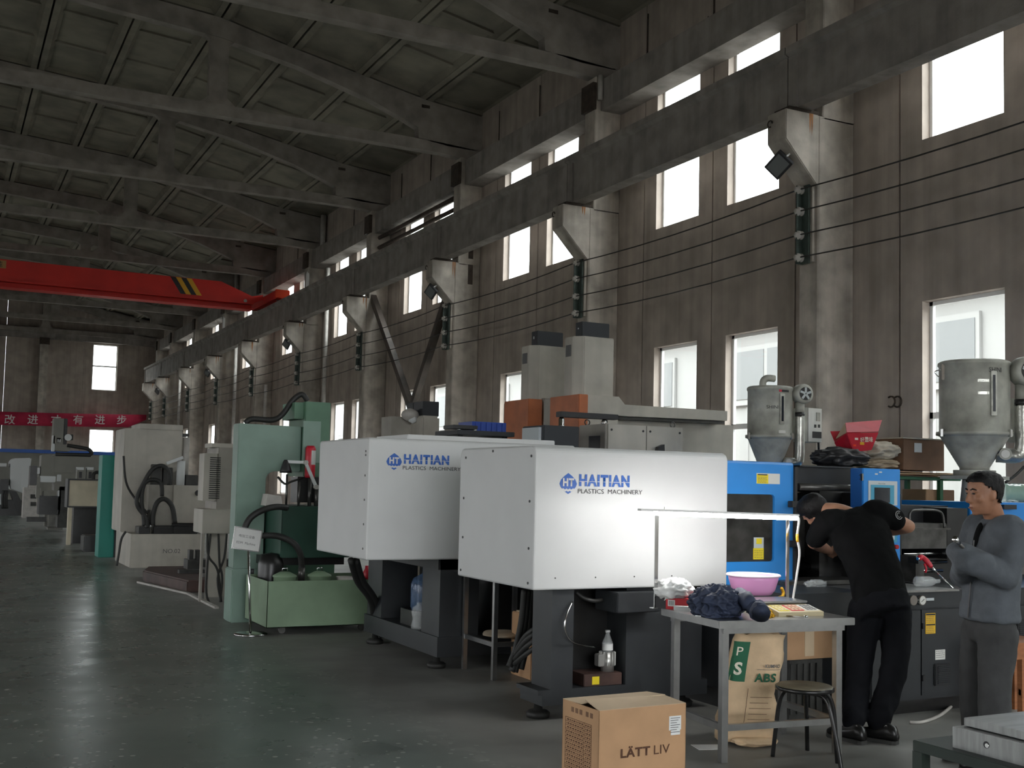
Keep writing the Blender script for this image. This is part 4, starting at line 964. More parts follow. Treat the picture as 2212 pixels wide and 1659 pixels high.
for i in range(6): B().box(x0+.04+i*(x1-x0-.09)/5, x0+.05+i*(x1-x0-.09)/5, 11.04, 11.05, z0, z1-.01).build('rib', 'blue_bin', BN)
B().box(x0-.012, x1+.012, 11.035, 11.425, z1-.012, z1).build('rim', 'blue_bin', BN) if False else None
# ---- beige machine head with two small black caps beside the brace
SH = thing('beige_spindle_head', 'beige box head with two black motor caps beside the V brace', 'machine', (5.6, 14.6, 0))
p0, p1 = P(912, 897, Y=14.5), P(950, 940, Y=14.5)
B().box(p0.x, p1.x, 14.5, 15.3, 0, p0.z, .03).build('body', 'beige_paint', SH)
q0, q1 = P(914, 866, Y=14.6), P(948, 896, Y=14.6)
B().box(q0.x, q1.x, 14.6, 14.95, p0.z, q0.z, .006).build('motor_cap', 'cap_black', SH)
q0, q1 = P(893, 869, Y=15.0), P(915, 896, Y=15.0)
B().box(q0.x, q1.x, 15.0, 15.25, p0.z, q0.z, .006).build('motor_cap', 'cap_black', SH)
B().box(p0.x-.30, p0.x, 14.9, 15.3, 0, p0.z-.01).build('side_body', 'beige_dark', SH)
bl = P(886, 897, Y=14.8)
B().lathe(bl, [(.05, -.08), (.10, -.05), (.13, 0), (.11, .05), (.05, .09), (0, .10)], 16).build('beacon_hood', 'pvc_grey', SH)
B().lathe(bl+Vector((.02, -.05, -.04)), [(0, -.08), (.06, -.05), (.06, .03), (0, .05)], 12).build('beacon_lens', 'cnc_white', SH)
# ---- green spark erosion machine
E = thing('green_edm_machine', 'pale green spark erosion machine with C frame and hoses', 'machine', (3.6, 12.4, 0))
YG = 11.9
pz = lambda x, y, Y=YG: (P(x, y, Y=Y).x, P(x, y, Y=Y).z)
xl = P(516, 915, Y=YG).x; xr = P(652, 920, Y=YG).x; zt = P(516, 914, Y=YG).z
zo = P(600, 1018, Y=YG).z; zw = P(600, 1090, Y=YG).z; xo = P(574, 1050, Y=YG).x; zs = P(520, 1228, Y=YG).z
pts = [(xl, zs), (xl, zt), (xr, zt-.01), (xr, zo)]
for i in range(6):
    a_ = math.radians(90+90*i/5); pts.append((xo+.10+.10*math.cos(a_), zo-.10+.10*math.sin(a_)))
pts += [(xo, zw), (xo, zs)]
B().prism(pts, 'y', YG, YG+.24, .008).build('c_frame', 'mint_green', E)
B().box(xl-.02, xo+.1, YG-.04, YG+.28, 0, zs, .012).build('frame_foot', 'mint_green', E)
B().cyl((P(520, 1267, Y=YG).x+.22, YG-.035, P(520, 1267, Y=YG).z), .03, -.01, 'y', 12).build('foot_hole', 'print_black', E)
B().box(xl+.42, xr+.5, YG+.24, YG+1.0, 0, zw-.1).build('bed', 'mid_green', E)
h0, h1 = P(661, 867, Y=YG-.1), P(715, 868, Y=YG-.1)
B().box(h0.x, h1.x, YG-.1, YG+.5, zo-.05, h0.z, .006).build('ram_head', 'mid_green', E)
B().box(h0.x-.1, h0.x, YG-.02, YG+.45, P(645, 905, Y=YG).z, h0.z-.01).build('head_wing', 'mid_green', E)
l0, l1 = P(656, 909, Y=YG-.12), P(690, 1000, Y=YG-.12)
B().box(l0.x, l1.x, YG-.13, YG-.1, l1.z, l0.z).build('head_panel', 'mint_green', E)
B().tube(catmull([P(530, 914, Y=YG+.1), P(545, 905, Y=YG+.1), P(590, 907, Y=YG+.1), P(612, 893, Y=YG+.1), P(632, 865, Y=YG+.1), P(652, 852, Y=YG+.1), P(664, 866, Y=YG+.1)], 6), .03, 8).build('power_hose', 'rubber', E)
w0, w1 = P(632, 1094, Y=11.3), P(760, 1100, Y=11.3); wz = P(640, 1205, Y=11.3).z
B().box(xo+.02, w1.x, 11.3, 12.3, wz, w0.z, .01).build('work_tank', 'bottle_green', E)
B().prism([(xo, wz), (w0.x, wz), (w0.x, w0.z), (xo, w0.z)], 'y', 11.29, 11.30).build('tank_door', 'bottle_green', E) if False else None
B().box(w0.x-.2, w1.x, 11.5, 12.2, 0.62, wz).build('tank_pedestal', 'oily_black', E)
zt2 = w0.z
for px, hgt, r_ in ((618, .38, .012), (645, .30, .014), (668, .34, .02), (684, .26, .03)):
    q = P(px, 1088, Y=11.7); B().cyl((q.x, 11.7, zt2-.05), r_, hgt, 'z', 10).build('electrode_rod', 'oily_steel', E)
B().box(P(640, 1040, Y=11.8).x, P(690, 1040, Y=11.8).x, 11.75, 12.0, P(650, 1085, Y=11.8).z, P(650, 1030, Y=11.8).z).build('spindle_block', 'oily_black', E)
B().tube(catmull([P(600, 1030, Y=11.75), P(615, 1045, Y=11.7), P(630, 1040, Y=11.7), P(655, 1032, Y=11.75)], 5), .012, 6).build('cable', 'rubber', E)
cb = P(572, 1066, Y=11.55); B().prism([(cb.x, zt2), (cb.x+.18, zt2), (cb.x+.16, zt2+.10), (cb.x+.02, zt2+.12)], 'y', 11.5, 11.7).build('meter_box', 'pvc_grey', E)
B().tube(catmull([P(620, 1097, Y=11.26), P(595, 1095, Y=11.2), P(565, 1103, Y=11.15), P(540, 1120, Y=11.15), P(528, 1145, Y=11.15), P(527, 1175, Y=11.2)], 6), .032, 10).build('drain_hose', 'rubber', E)
B().tube(catmull([P(566, 1157, Y=11.2), P(600, 1158, Y=11.1), P(632, 1172, Y=11.05), P(648, 1195, Y=11.05), P(652, 1225, Y=11.1), P(651, 1255, Y=11.1)], 6), .032, 10).build('drain_hose', 'rubber', E)
B().cyl(P(651, 1252, Y=11.1), .036, .12, 'z', 12).build('hose_coupling', 'oily_steel', E)
# work lamp
q = [P(618, 997, Y=11.7), P(660, 999, Y=11.6), P(683, 1052, Y=11.6)]
WL = thing('work_lamp', 'jointed white arm work lamp on the green machine', 'lamp', tuple(q[2]))
B().bar(q[0], q[1], .03, .03).build('upper_arm', 'cnc_white', WL); B().bar(q[1], q[2], .03, .03).build('lower_arm', 'cnc_white', WL)
for v in q[1:]: B().cyl(v-Vector((0, .03, 0)), .025, .06, 'y', 10).build('joint', 'pvc_grey', WL)
B().lathe(q[0], [(.02, .02), (.03, 0), (.06, -.09), (.065, -.12), (0, -.10)], 14).build('shade', 'black_plastic', WL)
fz0, fz1 = P(669, 1032, Y=11.72), P(669, 963, Y=11.72)
FE = thing('fire_canister', 'red cylinder with white label fixed to the green ram', 'canister', (fz0.x, 11.72, fz0.z))
B().lathe((fz0.x, 11.72, fz0.z), [(0, 0), (.05, .0), (.055, .02), (.055, fz1.z-fz0.z-.03), (.04, fz1.z-fz0.z), (0, fz1.z-fz0.z)], 18).build('cylinder', 'red_paint', FE)
b = B(); V = []
for i in range(7):
    a_ = -.1+i*1.2/6; V.append([b.bm.verts.new((fz0.x+.0565*math.sin(a_), 11.72-.0565*math.cos(a_), z)) for z in (fz0.z+.14, fz1.z-.05)])
for i in range(6): b.bm.faces.new((V[i][0], V[i+1][0], V[i+1][1], V[i][1]))
b.build('label', 'sign_white', FE)
# coolant tank on casters
CT = thing('coolant_tank', 'open pale green sheet metal tank on casters before the green machine', 'tank', (3.6, 11.2, 0))
a0 = P(575, 1357, z=.07); xr_ = P(818, 1350, Y=a0.y).x; zt_ = P(577, 1256, Y=a0.y).z; yb_ = a0.y+.85
x0, x1, y0, y1 = a0.x, xr_, a0.y, yb_
b = B(); b.box(x0, x1, y0, y0+.006, .07, zt_); b.box(x0, x1, y1-.006, y1, .07, zt_); b.box(x0, x0+.006, y0, y1, .07, zt_); b.box(x1-.006, x1, y0, y1, .07, zt_); b.box(x0, x1, y0, y1, .07, .076); b.build('tank_shell', 'tank_green', CT)
b = B().box(x0+.006, x1-.006, y0+.006, y1-.006, zt_-.10, zt_-.08).build('oil_surface', 'oily_black', CT)
for px in (615, 690):
    q = P(px, 1245, Y=y0+.18); B().lathe((q.x, y0+.18, zt_-.08), [(.11, 0), (.11, .10), (.118, .105), (.118, .12), (.05, .155), (0, .16)], 22).build('filter_pot', 'tank_green', CT)
    B().tube([(q.x-.025, y0+.18, zt_+.08), (q.x-.025, y0+.18, zt_+.11), (q.x+.025, y0+.18, zt_+.11), (q.x+.025, y0+.18, zt_+.08)], .006, 6).build('pot_handle', 'chrome', CT)
q = P(585, 1225, Y=y0+.6); B().lathe((q.x, y0+.6, zt_-.08), [(.13, 0), (.13, .2), (.1, .3), (0, .32)], 16).build('pump', 'oily_black', CT)
q = P(730, 1240, Y=y0+.1); B().lathe((q.x+.1, y0+.15, zt_-.08), [(.07, 0), (.10, .10), (.095, .10), (.06, .01), (0, .01)], 14).build('scrap_bowl', 'pvc_grey', CT)
for x, y in ((x0+.18, y0+.1), (x1-.15, y0+.1), (x0+.18, y1-.1), (x1-.15, y1-.1)):
    B().cyl((x, y-.015, .035), .035, .03, 'y', 12).build('caster', 'oily_steel', CT)
for i, (px, m_, hh) in enumerate(((792, 'red_paint', .13), (808, 'pvc_grey', .10), (822, 'pvc_grey', .10))):
    q = P(px, 1245, Y=y0+.25); o = B().lathe((q.x, y0+.25, zt_-.08), [(0, 0), (.04, 0), (.04, hh), (.02, hh+.04), (.018, hh+.07), (0, hh+.07)], 14)
    tag(o.build('oil_bottle', m_, at=(q.x, y0+.25, zt_-.08)), ['red capped oil bottle standing in the green tank', 'left grey bottle standing in the green tank', 'right grey bottle standing in the green tank'][i], 'bottle')
# ---- sign on a pole
SG = thing('sign_stand', 'white notice board on a chrome pole with round base', 'sign', tuple(P(541, 1371, z=0)))
o = wloc(SG); d1 = P(503, 1187, Y=o.y); 
B().lathe(o, [(0, 0), (.16, 0), (.16, .012), (.14, .022), (.03, .03), (0, .03)], 28).build('base', 'chrome', SG)
tpz = P(537, 1190, Y=o.y); B().tube([o+Vector((0, 0, .02)), (tpz.x, o.y, tpz.z)], .012, 10).build('pole', 'chrome', SG)
B().cyl((o.x-.005, o.y, P(538, 1240, Y=o.y).z), .017, .05, 'z', 10).build('pole_collar', 'black_plastic', SG)
bl_, br_, tl_, tr_ = P(500, 1184, Y=o.y-.03), P(559, 1194, Y=o.y-.03), P(507, 1137, Y=o.y-.0), P(567, 1146, Y=o.y-.0)
cx_ = (bl_+br_+tl_+tr_)/4; ux = ((br_-bl_)+(tr_-tl_))/4; uz = ((tl_-bl_)+(tr_-br_))/4
uz = (uz-ux.normalized()*uz.dot(ux.normalized())); nn = ux.cross(uz).normalized()
bd = B().obox(cx_, ux, uz, nn*.008).build('board', 'sign_white', SG)
for s_, (u_, v_) in enumerate(((1, 0), (-1, 0), (0, 1), (0, -1))):
    c = cx_+ux*u_*.97+uz*v_*.97+nn*.006
    B().obox(c, ux*(.035 if u_ else 1.0), uz*(.045 if v_ else 1.0), nn*.008).build('frame_strip', 'chrome', bd)
lw = ux.length
letter('lettering', '电加工设备', cx_-ux*.62+uz*.12+nn*.009, ux, uz, lw*1.15, uz.length*.26, 'print_grey', bd)
letter('lettering', 'EDM  Machine', cx_-ux*.72-uz*.48+nn*.009, ux, uz, lw*1.35, uz.length*.22, 'print_grey', bd)
# ---- grey generator cabinet on a stand
GC = thing('generator_cabinet', 'grey generator cabinet with louvred side box on a tall stand', 'cabinet', (3.2, 14.4, 0))
YC2 = 14.0
g0, g1 = P(474, 975, Y=YC2), P(505, 1104, Y=YC2)
gx = P(441, 980, Y=YC2).x
B().box(gx+.18, g1.x+.05, YC2+.02, YC2+.7, P(470, 1105, Y=YC2).z, P(470, 966, Y=YC2).z, .008).build('cabinet', 'beige_dark', GC)
v0, v1 = P(442, 979, Y=YC2), P(476, 1082, Y=YC2)
vb = B().prism([(v0.x, YC2), (v1.x-.06, YC2), (v1.x, YC2+.08), (v1.x, YC2+.3), (v0.x, YC2+.3)], 'z', v1.z, v0.z).build('louvred_box', 'beige_paint', GC)
for i in range(20):
    z = P(450, 988+i*4.6, Y=YC2).z; B().box(v0.x+.07, v0.x+.20, YC2-.006, YC2, z-.008, z+.004).build('louvre', 'oily_black', vb)
B().box(P(470, 966, Y=YC2).x-.05, g1.x+.03, YC2+.1, YC2+.5, P(470, 966, Y=YC2).z, P(470, 957, Y=YC2).z).build('top_rail', 'beige_paint', GC)
s0, s1 = P(437, 1100, Y=YC2), P(498, 1152, Y=YC2)
B().box(s0.x, s1.x, YC2-.05, YC2+.5, s1.z, s0.z, .006).build('terminal_box', 'beige_paint', GC)
for px in (434, 447): B().box(P(px, 1200, Y=YC2).x, P(px+5, 1200, Y=YC2).x, YC2, YC2+.06, 0, s1.z).build('stand_post', 'beige_dark', GC)
B().box(P(447, 1200, Y=YC2+.3).x, P(490, 1200, Y=YC2+.3).x, YC2+.3, YC2+.34, .02, s1.z).build('rear_panel', 'beige_paint', GC)
for i, pts in enumerate((((448, 1153), (450, 1200), (470, 1232), (478, 1300)), ((472, 1153), (474, 1215), (480, 1250), (474, 1310)), ((490, 1153), (484, 1205), (470, 1250), (480, 1312)), ((455, 1153), (447, 1230), (447, 1290), (468, 1320)))):
    B().tube(catmull([P(x, y, Y=YC2-.1) for x, y in pts], 5), .014, 6).build('cable', 'rubber', GC)
# ---- beige spark erosion machine further back
E2 = thing('beige_edm_machine', 'beige column spark erosion machine with looped black hoses', 'machine', (3.8, 20.3, 0))
nl = P(280, 1227, z=0); YB2 = nl.y
xr2 = P(441, 1215, Y=YB2).x; zt3 = P(283, 1154, Y=YB2).z
B().box(nl.x, xr2, YB2, YB2+1.7, .0, zt3, .01).build('base_tank', 'beige_paint', E2)
YQ = YB2+.75
c0, c1 = P(270, 925, Y=YQ), P(384, 1190, Y=YQ)
B().box(c0.x, c1.x, YQ, YQ+1.1, zt3, c0.z, .012).build('column', 'beige_paint', E2)
B().box(c0.x+.25, c1.x, YQ-.02, YQ+1.0, c0.z, P(290, 914, Y=YQ).z, .006).build('column_cap', 'beige_paint', E2)
B().box(c1.x, P(402, 945, Y=YQ).x, YQ+.1, YQ+.8, P(392, 1000, Y=YQ).z, P(392, 944, Y=YQ).z).build('ram_guide', 'beige_dark', E2)
B().box(c1.x-.02, P(410, 937, Y=YQ).x, YQ+.05, YQ+.5, P(392, 942, Y=YQ).z, P(392, 936, Y=YQ).z).build('ram_bracket', 'dark_steel', E2)
B().tube([P(404, 945, Y=YQ), P(400, 1030, Y=YQ)], .05, 10).build('ram', 'pvc_grey', E2)
t0, t1 = P(376, 1048, Y=YB2+.3), P(436, 1130, Y=YB2+.3)
B().box(t0.x, t1.x+.2, YB2+.3, YB2+1.4, t1.z, t0.z, .01).build('work_tank', 'beige_paint', E2)
B().box(P(322, 1048, Y=YB2+.35).x, t0.x, YB2+.35, YB2+1.4, P(330, 1135, Y=YB2+.35).z, t0.z, .01).build('work_tank_side', 'beige_dark', E2)
B().box(P(322, 1130, Y=YB2+.4).x, t1.x, YB2+.4, YB2+1.3, zt3, t1.z).build('saddle', 'oily_black', E2)
h = t0.z; zc_ = P(428, 1065, Y=YB2+.28)
B().cyl((zc_.x, YB2+.3, zc_.z), .05, -.04, 'y', 12).build('tank_latch', 'print_black', E2)
for x0_, x1_, hh in ((325, 345, .35), (350, 370, .30), (382, 395, .25), (398, 425, .18)):
    q, w = P(x0_, 1045, Y=YB2+.7), P(x1_, 1045, Y=YB2+.7); B().box(q.x, w.x, YB2+.6, YB2+.9, h-.05, h+hh, .01).build('fixture', 'dark_steel', E2)
q = P(391, 1010, Y=YB2+.5); B().cyl((q.x, YB2+.5, h), .07, P(391, 995, Y=YB2+.5).z-h, 'z', 12).build('float_cylinder', 'cnc_white', E2)
B().bar(P(360, 1001, Y=YB2+.4), P(395, 988, Y=YB2+.4), .06, .05).build('lamp_tube', 'cnc_white', E2)
for pts, r_ in (([(365, 1048), (365, 1020), (350, 1006), (328, 1015), (308, 1048), (296, 1075), (298, 1095), (316, 1120), (318, 1140)], .034), ([(350, 1072), (348, 1045), (332, 1036), (312, 1045), (306, 1080), (310, 1115), (311, 1135)], .034), ([(378, 1130), (372, 1095), (356, 1078), (340, 1085), (331, 1110), (330, 1135)], .04)):
    B().tube(catmull([P(x, y, Y=YB2+.1) for x, y in pts], 5), r_, 8).build('hose', 'rubber', E2)
B().tube(catmull([P(267, 985, Y=YQ-.1), P(272, 1040, Y=YQ-.1), P(290, 1075, Y=YQ-.1), P(318, 1108, Y=YB2+.1)], 5), .02, 6).build('cable', 'rubber', E2)
B().tube(catmull([P(272, 1148, Y=YB2-.1), P(262, 1165, Y=YB2-.1), P(256, 1200, Y=YB2-.1), P(252, 1222, Y=YB2-.1)], 5), .02, 6).build('cable', 'rubber', E2)
for i, hh in enumerate((.35, .3, .4, .28, .3)):
    q = P(310+i*5, 1140, Y=YB2+.15); B().cyl((q.x, YB2+.15, zt3), .03, hh, 'z', 8).build('valve', 'chrome' if i % 2 else 'oily_steel', E2)
for x0_, x1_ in ((298, 322), (330, 372), (372, 425)):
    q, w = P(x0_, 1140, Y=YB2+.2), P(x1_, 1140, Y=YB2+.2); B().box(q.x, w.x, YB2+.1, YB2+.5, zt3, zt3+.12, .01).build('pump_base', 'oily_black', E2)
B().box(P(423, 1128, Y=YB2+.2).x, P(434, 1128, Y=YB2+.2).x, YB2+.15, YB2+.25, P(425, 1140, Y=YB2+.2).z, P(425, 1123, Y=YB2+.2).z).build('junction_box', 'red_paint', E2)
q = P(352, 1195, Y=YB2); letter('lettering', 'NO.02', (q.x, YB2-.003, q.z), (1, 0, 0), (0, 0, 1), .28, .07, 'print_grey', E2)
# ---- oily pallet with plate and castings
PL = thing('oil_drip_tray', 'low oily brown drip tray with steel scraps on the floor', 'tray', (3.5, 16.3, 0))
pl0 = P(302, 1250, z=.05); pn = P(408, 1284, z=.02)
B().prism([(2.72, 16.9), (3.0, 15.1), (4.6, 15.1), (4.6, 17.6), (2.9, 17.6)], 'z', 0, .16, .02).build('tray', 'oil_brown', PL)
for i, (x, y, w, d_, h_) in enumerate(((3.1, 16.2, .35, .12, .05), (3.5, 16.4, .7, .2, .06), (3.3, 15.6, .4, .1, .04), (3.9, 15.5, .2, .15, .05), (4.1, 16.6, .3, .2, .05))):
    B().box(x, x+w, y, y+d_, .16, .16+h_).build('steel_scrap', 'steel_plate' if i in (2, 3) else 'dark_steel', PL)
WF = thing('welded_fixture', 'dark welded fixture with three upright lugs on the drip tray', 'fixture', (3.6, 16.9, .16))
B().box(3.35, 4.3, 16.9, 17.2, .16, .30).build('base', 'dark_steel', WF)
for x in (3.38, 3.48, 3.78, 4.1, 4.2): B().box(x, x+(.14 if x == 3.78 else .06), 16.95, 17.1, .30, .44).build('lug', 'dark_steel', WF)
ks = [P(299, 1259, z=0), P(407, 1284, z=0), P(468, 1315, z=0)]
for i in range(2): tag(B().bar(ks[i]+Vector((0, 0, .012)), ks[i+1]+Vector((0, 0, .012)), .05, .024).build('floor_strip', 'pvc_grey', at=tuple(ks[i])), ['longer pale steel strip on floor beside the drip tray', 'shorter pale steel strip on floor before the generator cabinet'][i], 'strip')
# ---- teal panel
TP = thing('teal_cabinet', 'tall narrow teal green cabinet beside the beige column', 'cabinet', (3.0, 22.4, 0))
tr_ = P(245, 1204, z=0); tl_x = P(212, 1196, Y=tr_.y)
zt4 = P(262, 984, Y=tr_.y).z
B().box(tl_x.x, tr_.x, tr_.y, tr_.y+.5, .0, zt4, .008).build('body', 'teal_paint', TP)
B().box(tl_x.x+.2, tr_.x-.02, tr_.y-.012, tr_.y, .35, .75).build('hatch', 'teal_paint', TP)
B().box(tr_.x, tr_.x+.03, tr_.y-.02, tr_.y+.5, 0, zt4).build('edge_trim', 'print_black', TP)
# ---- boxy cream cabinet of the next machine
CR = thing('cream_cabinet_machine', 'machine with hanging cream panel and small grey columns', 'machine', (3.6, 26.0, 0))
YV = 26.0
v0, v1 = P(150, 1037, Y=YV), P(219, 1094, Y=YV)
cp = B().box(v0.x, v1.x, YV, YV+.5, v1.z, v0.z, .01).build('cream_panel', 'cream_panel', CR)
for z in (v0.z, v1.z-.03): B().box(v0.x-.03, v1.x, YV-.03, YV+.5, z, z+.03).build('panel_edge', 'print_black', cp)
B().box(v0.x-.03, v0.x, YV-.03, YV+.5, v1.z, v0.z).build('panel_edge', 'print_black', cp)
B().box(P(148, 1100, Y=YV).x, P(156, 1100, Y=YV).x, YV, YV+.2, 0, v1.z).build('leg', 'cream_panel', CR)
B().box(P(160, 1094, Y=YV+.5).x, v1.x+.4, YV+.5, YV+1.4, 0, v0.z-.3).build('rear_body', 'oily_black', CR)
for px in (167, 188):
    q, w = P(px, 1011, Y=YV+.2), P(px+13, 1036, Y=YV+.2); s = B().box(q.x, w.x, YV+.2, YV+.45, v0.z, q.z, .01).build('column', 'cnc_grey', CR)
    B().box(q.x+.04, q.x+.10, YV+.19, YV+.2, v0.z+.05, q.z-.08).build('slot', 'print_black', s); B().box(q.x, w.x, YV+.19, YV+.46, q.z-.04, q.z+.02).build('cap', 'cnc_white', s)
B().tube(catmull([P(202, 1036, Y=YV+.2), P(203, 1024, Y=YV+.2), P(212, 1020, Y=YV+.2), P(219, 1030, Y=YV+.2)], 4), .04, 6).build('hose', 'rubber', CR)
GT = thing('grey_tank', 'square dark grey steel tank before the teal cabinet', 'tank', (3.4, 27.8, 0))
gn = P(177, 1168, z=0); gl = P(155, 1116, Y=gn.y)
B().box(gn.x-.05, P(212, 1165, Y=gn.y).x, gn.y, gn.y+.9, .06, P(178, 1122, Y=gn.y).z, .01).build('body', 'cnc_grey', GT)
B().box(gn.x-.05, P(212, 1165, Y=gn.y).x, gn.y+.2, gn.y+.9, P(178, 1122, Y=gn.y).z, P(178, 1118, Y=gn.y).z).build('lid', 'steel_plate', GT)
B().box(gn.x, gn.x+.6, gn.y+.1, gn.y+.8, 0, .06).build('skid', 'oily_black', GT)
tag(B().box(P(176, 1190, z=0).x, P(176, 1190, z=0).x+.38, 23.6, 24.2, 0, .32, .02).build('dark_crate', 'oily_black', at=(2.9, 23.9, 0)), 'small dark crate on the floor beside the teal cabinet', 'crate')
bk = P(120, 1145, z=0)
BKT = thing('stone_block', 'weathered grey block rounded at its edges on the aisle', 'block', tuple(bk))
B().box(bk.x-.28, bk.x+.28, bk.y, bk.y+.55, 0, .60, .09, 3).build('block', 'dirty_concrete', BKT); B().box(bk.x-.24, bk.x+.24, bk.y+.02, bk.y+.5, .58, .64, .03).build('dirt_cap', 'oily_black', BKT)
# ---- gantry machine with drag chain
GM = thing('gantry_machine', 'grey gantry milling machine with tall head and drag chain', 'machine', (4.0, 33.0, 0))
YM = 32.0
def q2(a, b_, c_, d, n, m_, par=GM, Y=YM, dep=.8, bev=.01): return pbox(a, b_, c_, d, Y, dep, bev).build(n, m_, par)
q2(117, 982, 206, 1023, 'crossbeam', 'cnc_grey'); q2(206, 985, 240, 1020, 'crossbeam_end', 'cnc_grey', dep=.7); q2(90, 983, 117, 1028, 'crossbeam_side', 'cnc_grey', dep=.7)
q2(117, 903, 138, 960, 'head_column', 'cnc_grey', dep=.5); q2(138, 904, 144, 960, 'cable_column', 'print_black', dep=.3)
q2(114, 940, 118, 975, 'guide_strip', 'cnc_white', dep=.3); q2(119, 959, 152, 975, 'head_base', 'cnc_grey', dep=.9)
q2(122, 945, 132, 957, 'motor', 'oily_black', dep=.4); q2(124, 948, 127, 956, 'motor_tag', 'cnc_white', Y=YM-.01, dep=.02); q2(128, 948, 131, 956, 'motor_tag', 'cnc_white', Y=YM-.01, dep=.02)
q2(144, 938, 158, 951, 'fan_box', 'dark_steel', dep=.3); c = P(147, 945, Y=YM); B().cyl((c.x, YM-.01, c.z), .09, -.03, 'y', 16).build('fan', 'cnc_white', GM)
B().tube(catmull([P(145, 962, Y=YM), P(170, 966, Y=YM), P(190, 970, Y=YM), P(198, 978, Y=YM), P(194, 982, Y=YM)], 5), .055, 6).build('drag_chain', 'rubber', GM)
B().tube([P(120, 981, Y=YM), P(196, 983, Y=YM)], .055, 6).build('drag_chain', 'rubber', GM)
q2(86, 1028, 120, 1042, 'table_guard', 'cnc_white', dep=.6); q2(118, 1040, 140, 1060, 'table_block', 'cnc_grey', dep=.8); q2(85, 1071, 130, 1112, 'bed', 'oily_black', dep=.6); q2(128, 1050, 150, 1140, 'bed_end', 'dark_steel', dep=.6)
q2(126, 1055, 131, 1102, 'post', 'cnc_white', dep=.1); q2(66, 1006, 79, 1048, 'bellows', 'oily_black', dep=.5); q2(80, 1010, 86, 1024, 'panel_display', 'cnc_white', dep=.2); q2(124, 1025, 132, 1041, 'far_light', 'cnc_white', Y=YM+3, dep=.1)
q2(94, 1061, 112, 1072, 'tool_tray', 'cnc_grey', dep=.3); q2(80, 1030, 86, 1075, 'apron', 'cnc_grey', dep=.3)
b = B(); f0 = P(58, 1120, Y=YM); B().box(P(58, 1115, Y=YM).x, P(100, 1115, Y=YM).x, YM, YM+.3, P(58, 1127, Y=YM).z, P(58, 1117, Y=YM).z).build('foot_rail', 'dark_steel', GM)
# ---- far machining centre with white hood and electrical cabinet
FM = thing('machining_centre', 'far machining centre with slanted white hood and black hoses', 'machine', (3.4, 44.0, 0))
YF = 44.0
z_ = lambda x, y: (P(x, y, Y=YF).x, P(x, y, Y=YF).z)
B().prism([z_(23, 997), z_(30, 990), z_(66, 989), z_(60, 1050), z_(52, 1066), z_(22, 1056)], 'y', YF, YF+1.5, .02).build('hood', 'cnc_white', FM)
B().prism([z_(46, 1000), z_(68, 990), z_(60, 1052), z_(44, 1064)], 'y', YF-.02, YF).build('hood_side', 'cnc_white', FM)
B().prism([z_(20, 1058), z_(36, 1062), z_(50, 1090), z_(50, 1104), z_(38, 1104)], 'y', YF+.1, YF+.8).build('chip_chute', 'oily_black', FM)
pbox(0, 1008, 20, 1048, YF+.3, 1.0).build('rear_cabinet', 'cnc_grey', FM); pbox(0, 1035, 18, 1066, YF-.2, .6, .03).build('coolant_motor', 'oily_black', FM)
pbox(-20, 1000, 14, 1008, YF+.2, 1.0).build('cabinet_top', 'cnc_white', FM); pbox(0, 1068, 5, 1090, YF, .5).build('drum', 'cnc_white', FM)
for x in (6, 11, 15): B().tube(catmull([P(x+2, 1060, Y=YF-.2), P(x-1, 1075, Y=YF-.25), P(x, 1098, Y=YF-.2)], 4), .05, 6).build('hose', 'rubber', FM)
pbox(0, 1080, 50, 1100, YF+.2, 1.0, z0=0).build('base', 'oily_black', FM)
EC = thing('electrical_cabinet', 'pale grey electrical cabinet with two small vents by the aisle', 'cabinet', (3.3, 42.5, 0))
YE2 = 42.0
e0, e1 = P(52, 1053, Y=YE2), P(85, 1113, Y=YE2)
B().box(e0.x, e1.x, YE2, YE2+.7, 0, e0.z, .01).build('body', 'pvc_grey', EC); pbox(64, 1049, 80, 1053, YE2, .5).build('top_box', 'pvc_grey', EC)
for y in (1068, 1084): pbox(66, y, 78, y+9, YE2-.01, .012).build('vent', 'dark_steel', EC)
# ---- low blue-topped partition in front of the end wall
LP = thing('low_partition', 'long grey low partition with blue top edge before end wall', 'partition', (4, 56, 0))
lp0, lp1 = P(-10, 976, Y=56), P(275, 984, Y=56)
B().box(lp0.x, lp1.x, 56, 56.1, 0, lp0.z).build('panel', 'cnc_grey', LP); B().box(lp0.x, lp1.x, 55.97, 56.13, lp0.z, lp0.z+.16).build('top_edge', 'logo_blue', LP)
# ================================================================== FOREGROUND OBJECTS
mat('stainless', (0.40, 0.40, 0.395), 0.28, 0.95, var=0.12, scale=10)
mat('cardboard', (0.47, 0.28, 0.15), 0.8, var=0.10, scale=5, bump=0.05, bscale=120)
mat('cardboard_pale', (0.56, 0.43, 0.29), 0.85, var=0.08, scale=6)
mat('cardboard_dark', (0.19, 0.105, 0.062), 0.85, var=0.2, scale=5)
mat('print_brown', (0.085, 0.035, 0.018), 0.8)
mat('kraft_paper', (0.66, 0.48, 0.30), 0.8, var=0.15, scale=7, bump=0.5, bscale=22)
mat('sack_green', (0.012, 0.105, 0.05), 0.75)
mat('sack_print', (0.70, 0.66, 0.55), 0.8)
mat('navy_cloth', (0.022, 0.032, 0.065), 0.75, var=0.3, scale=14)
mat('paper_white', (0.72, 0.73, 0.72), 0.8)
mat('pink_plastic', (0.80, 0.36, 0.66), 0.35)
mat('pink_rim', (0.85, 0.70, 0.80), 0.35)
mat('scale_cream', (0.50, 0.43, 0.27), 0.5)
mat('glove_yellow', (0.72, 0.40, 0.02), 0.6)
mat('red_card', (0.50, 0.025, 0.035), 0.6, var=0.1, scale=12)
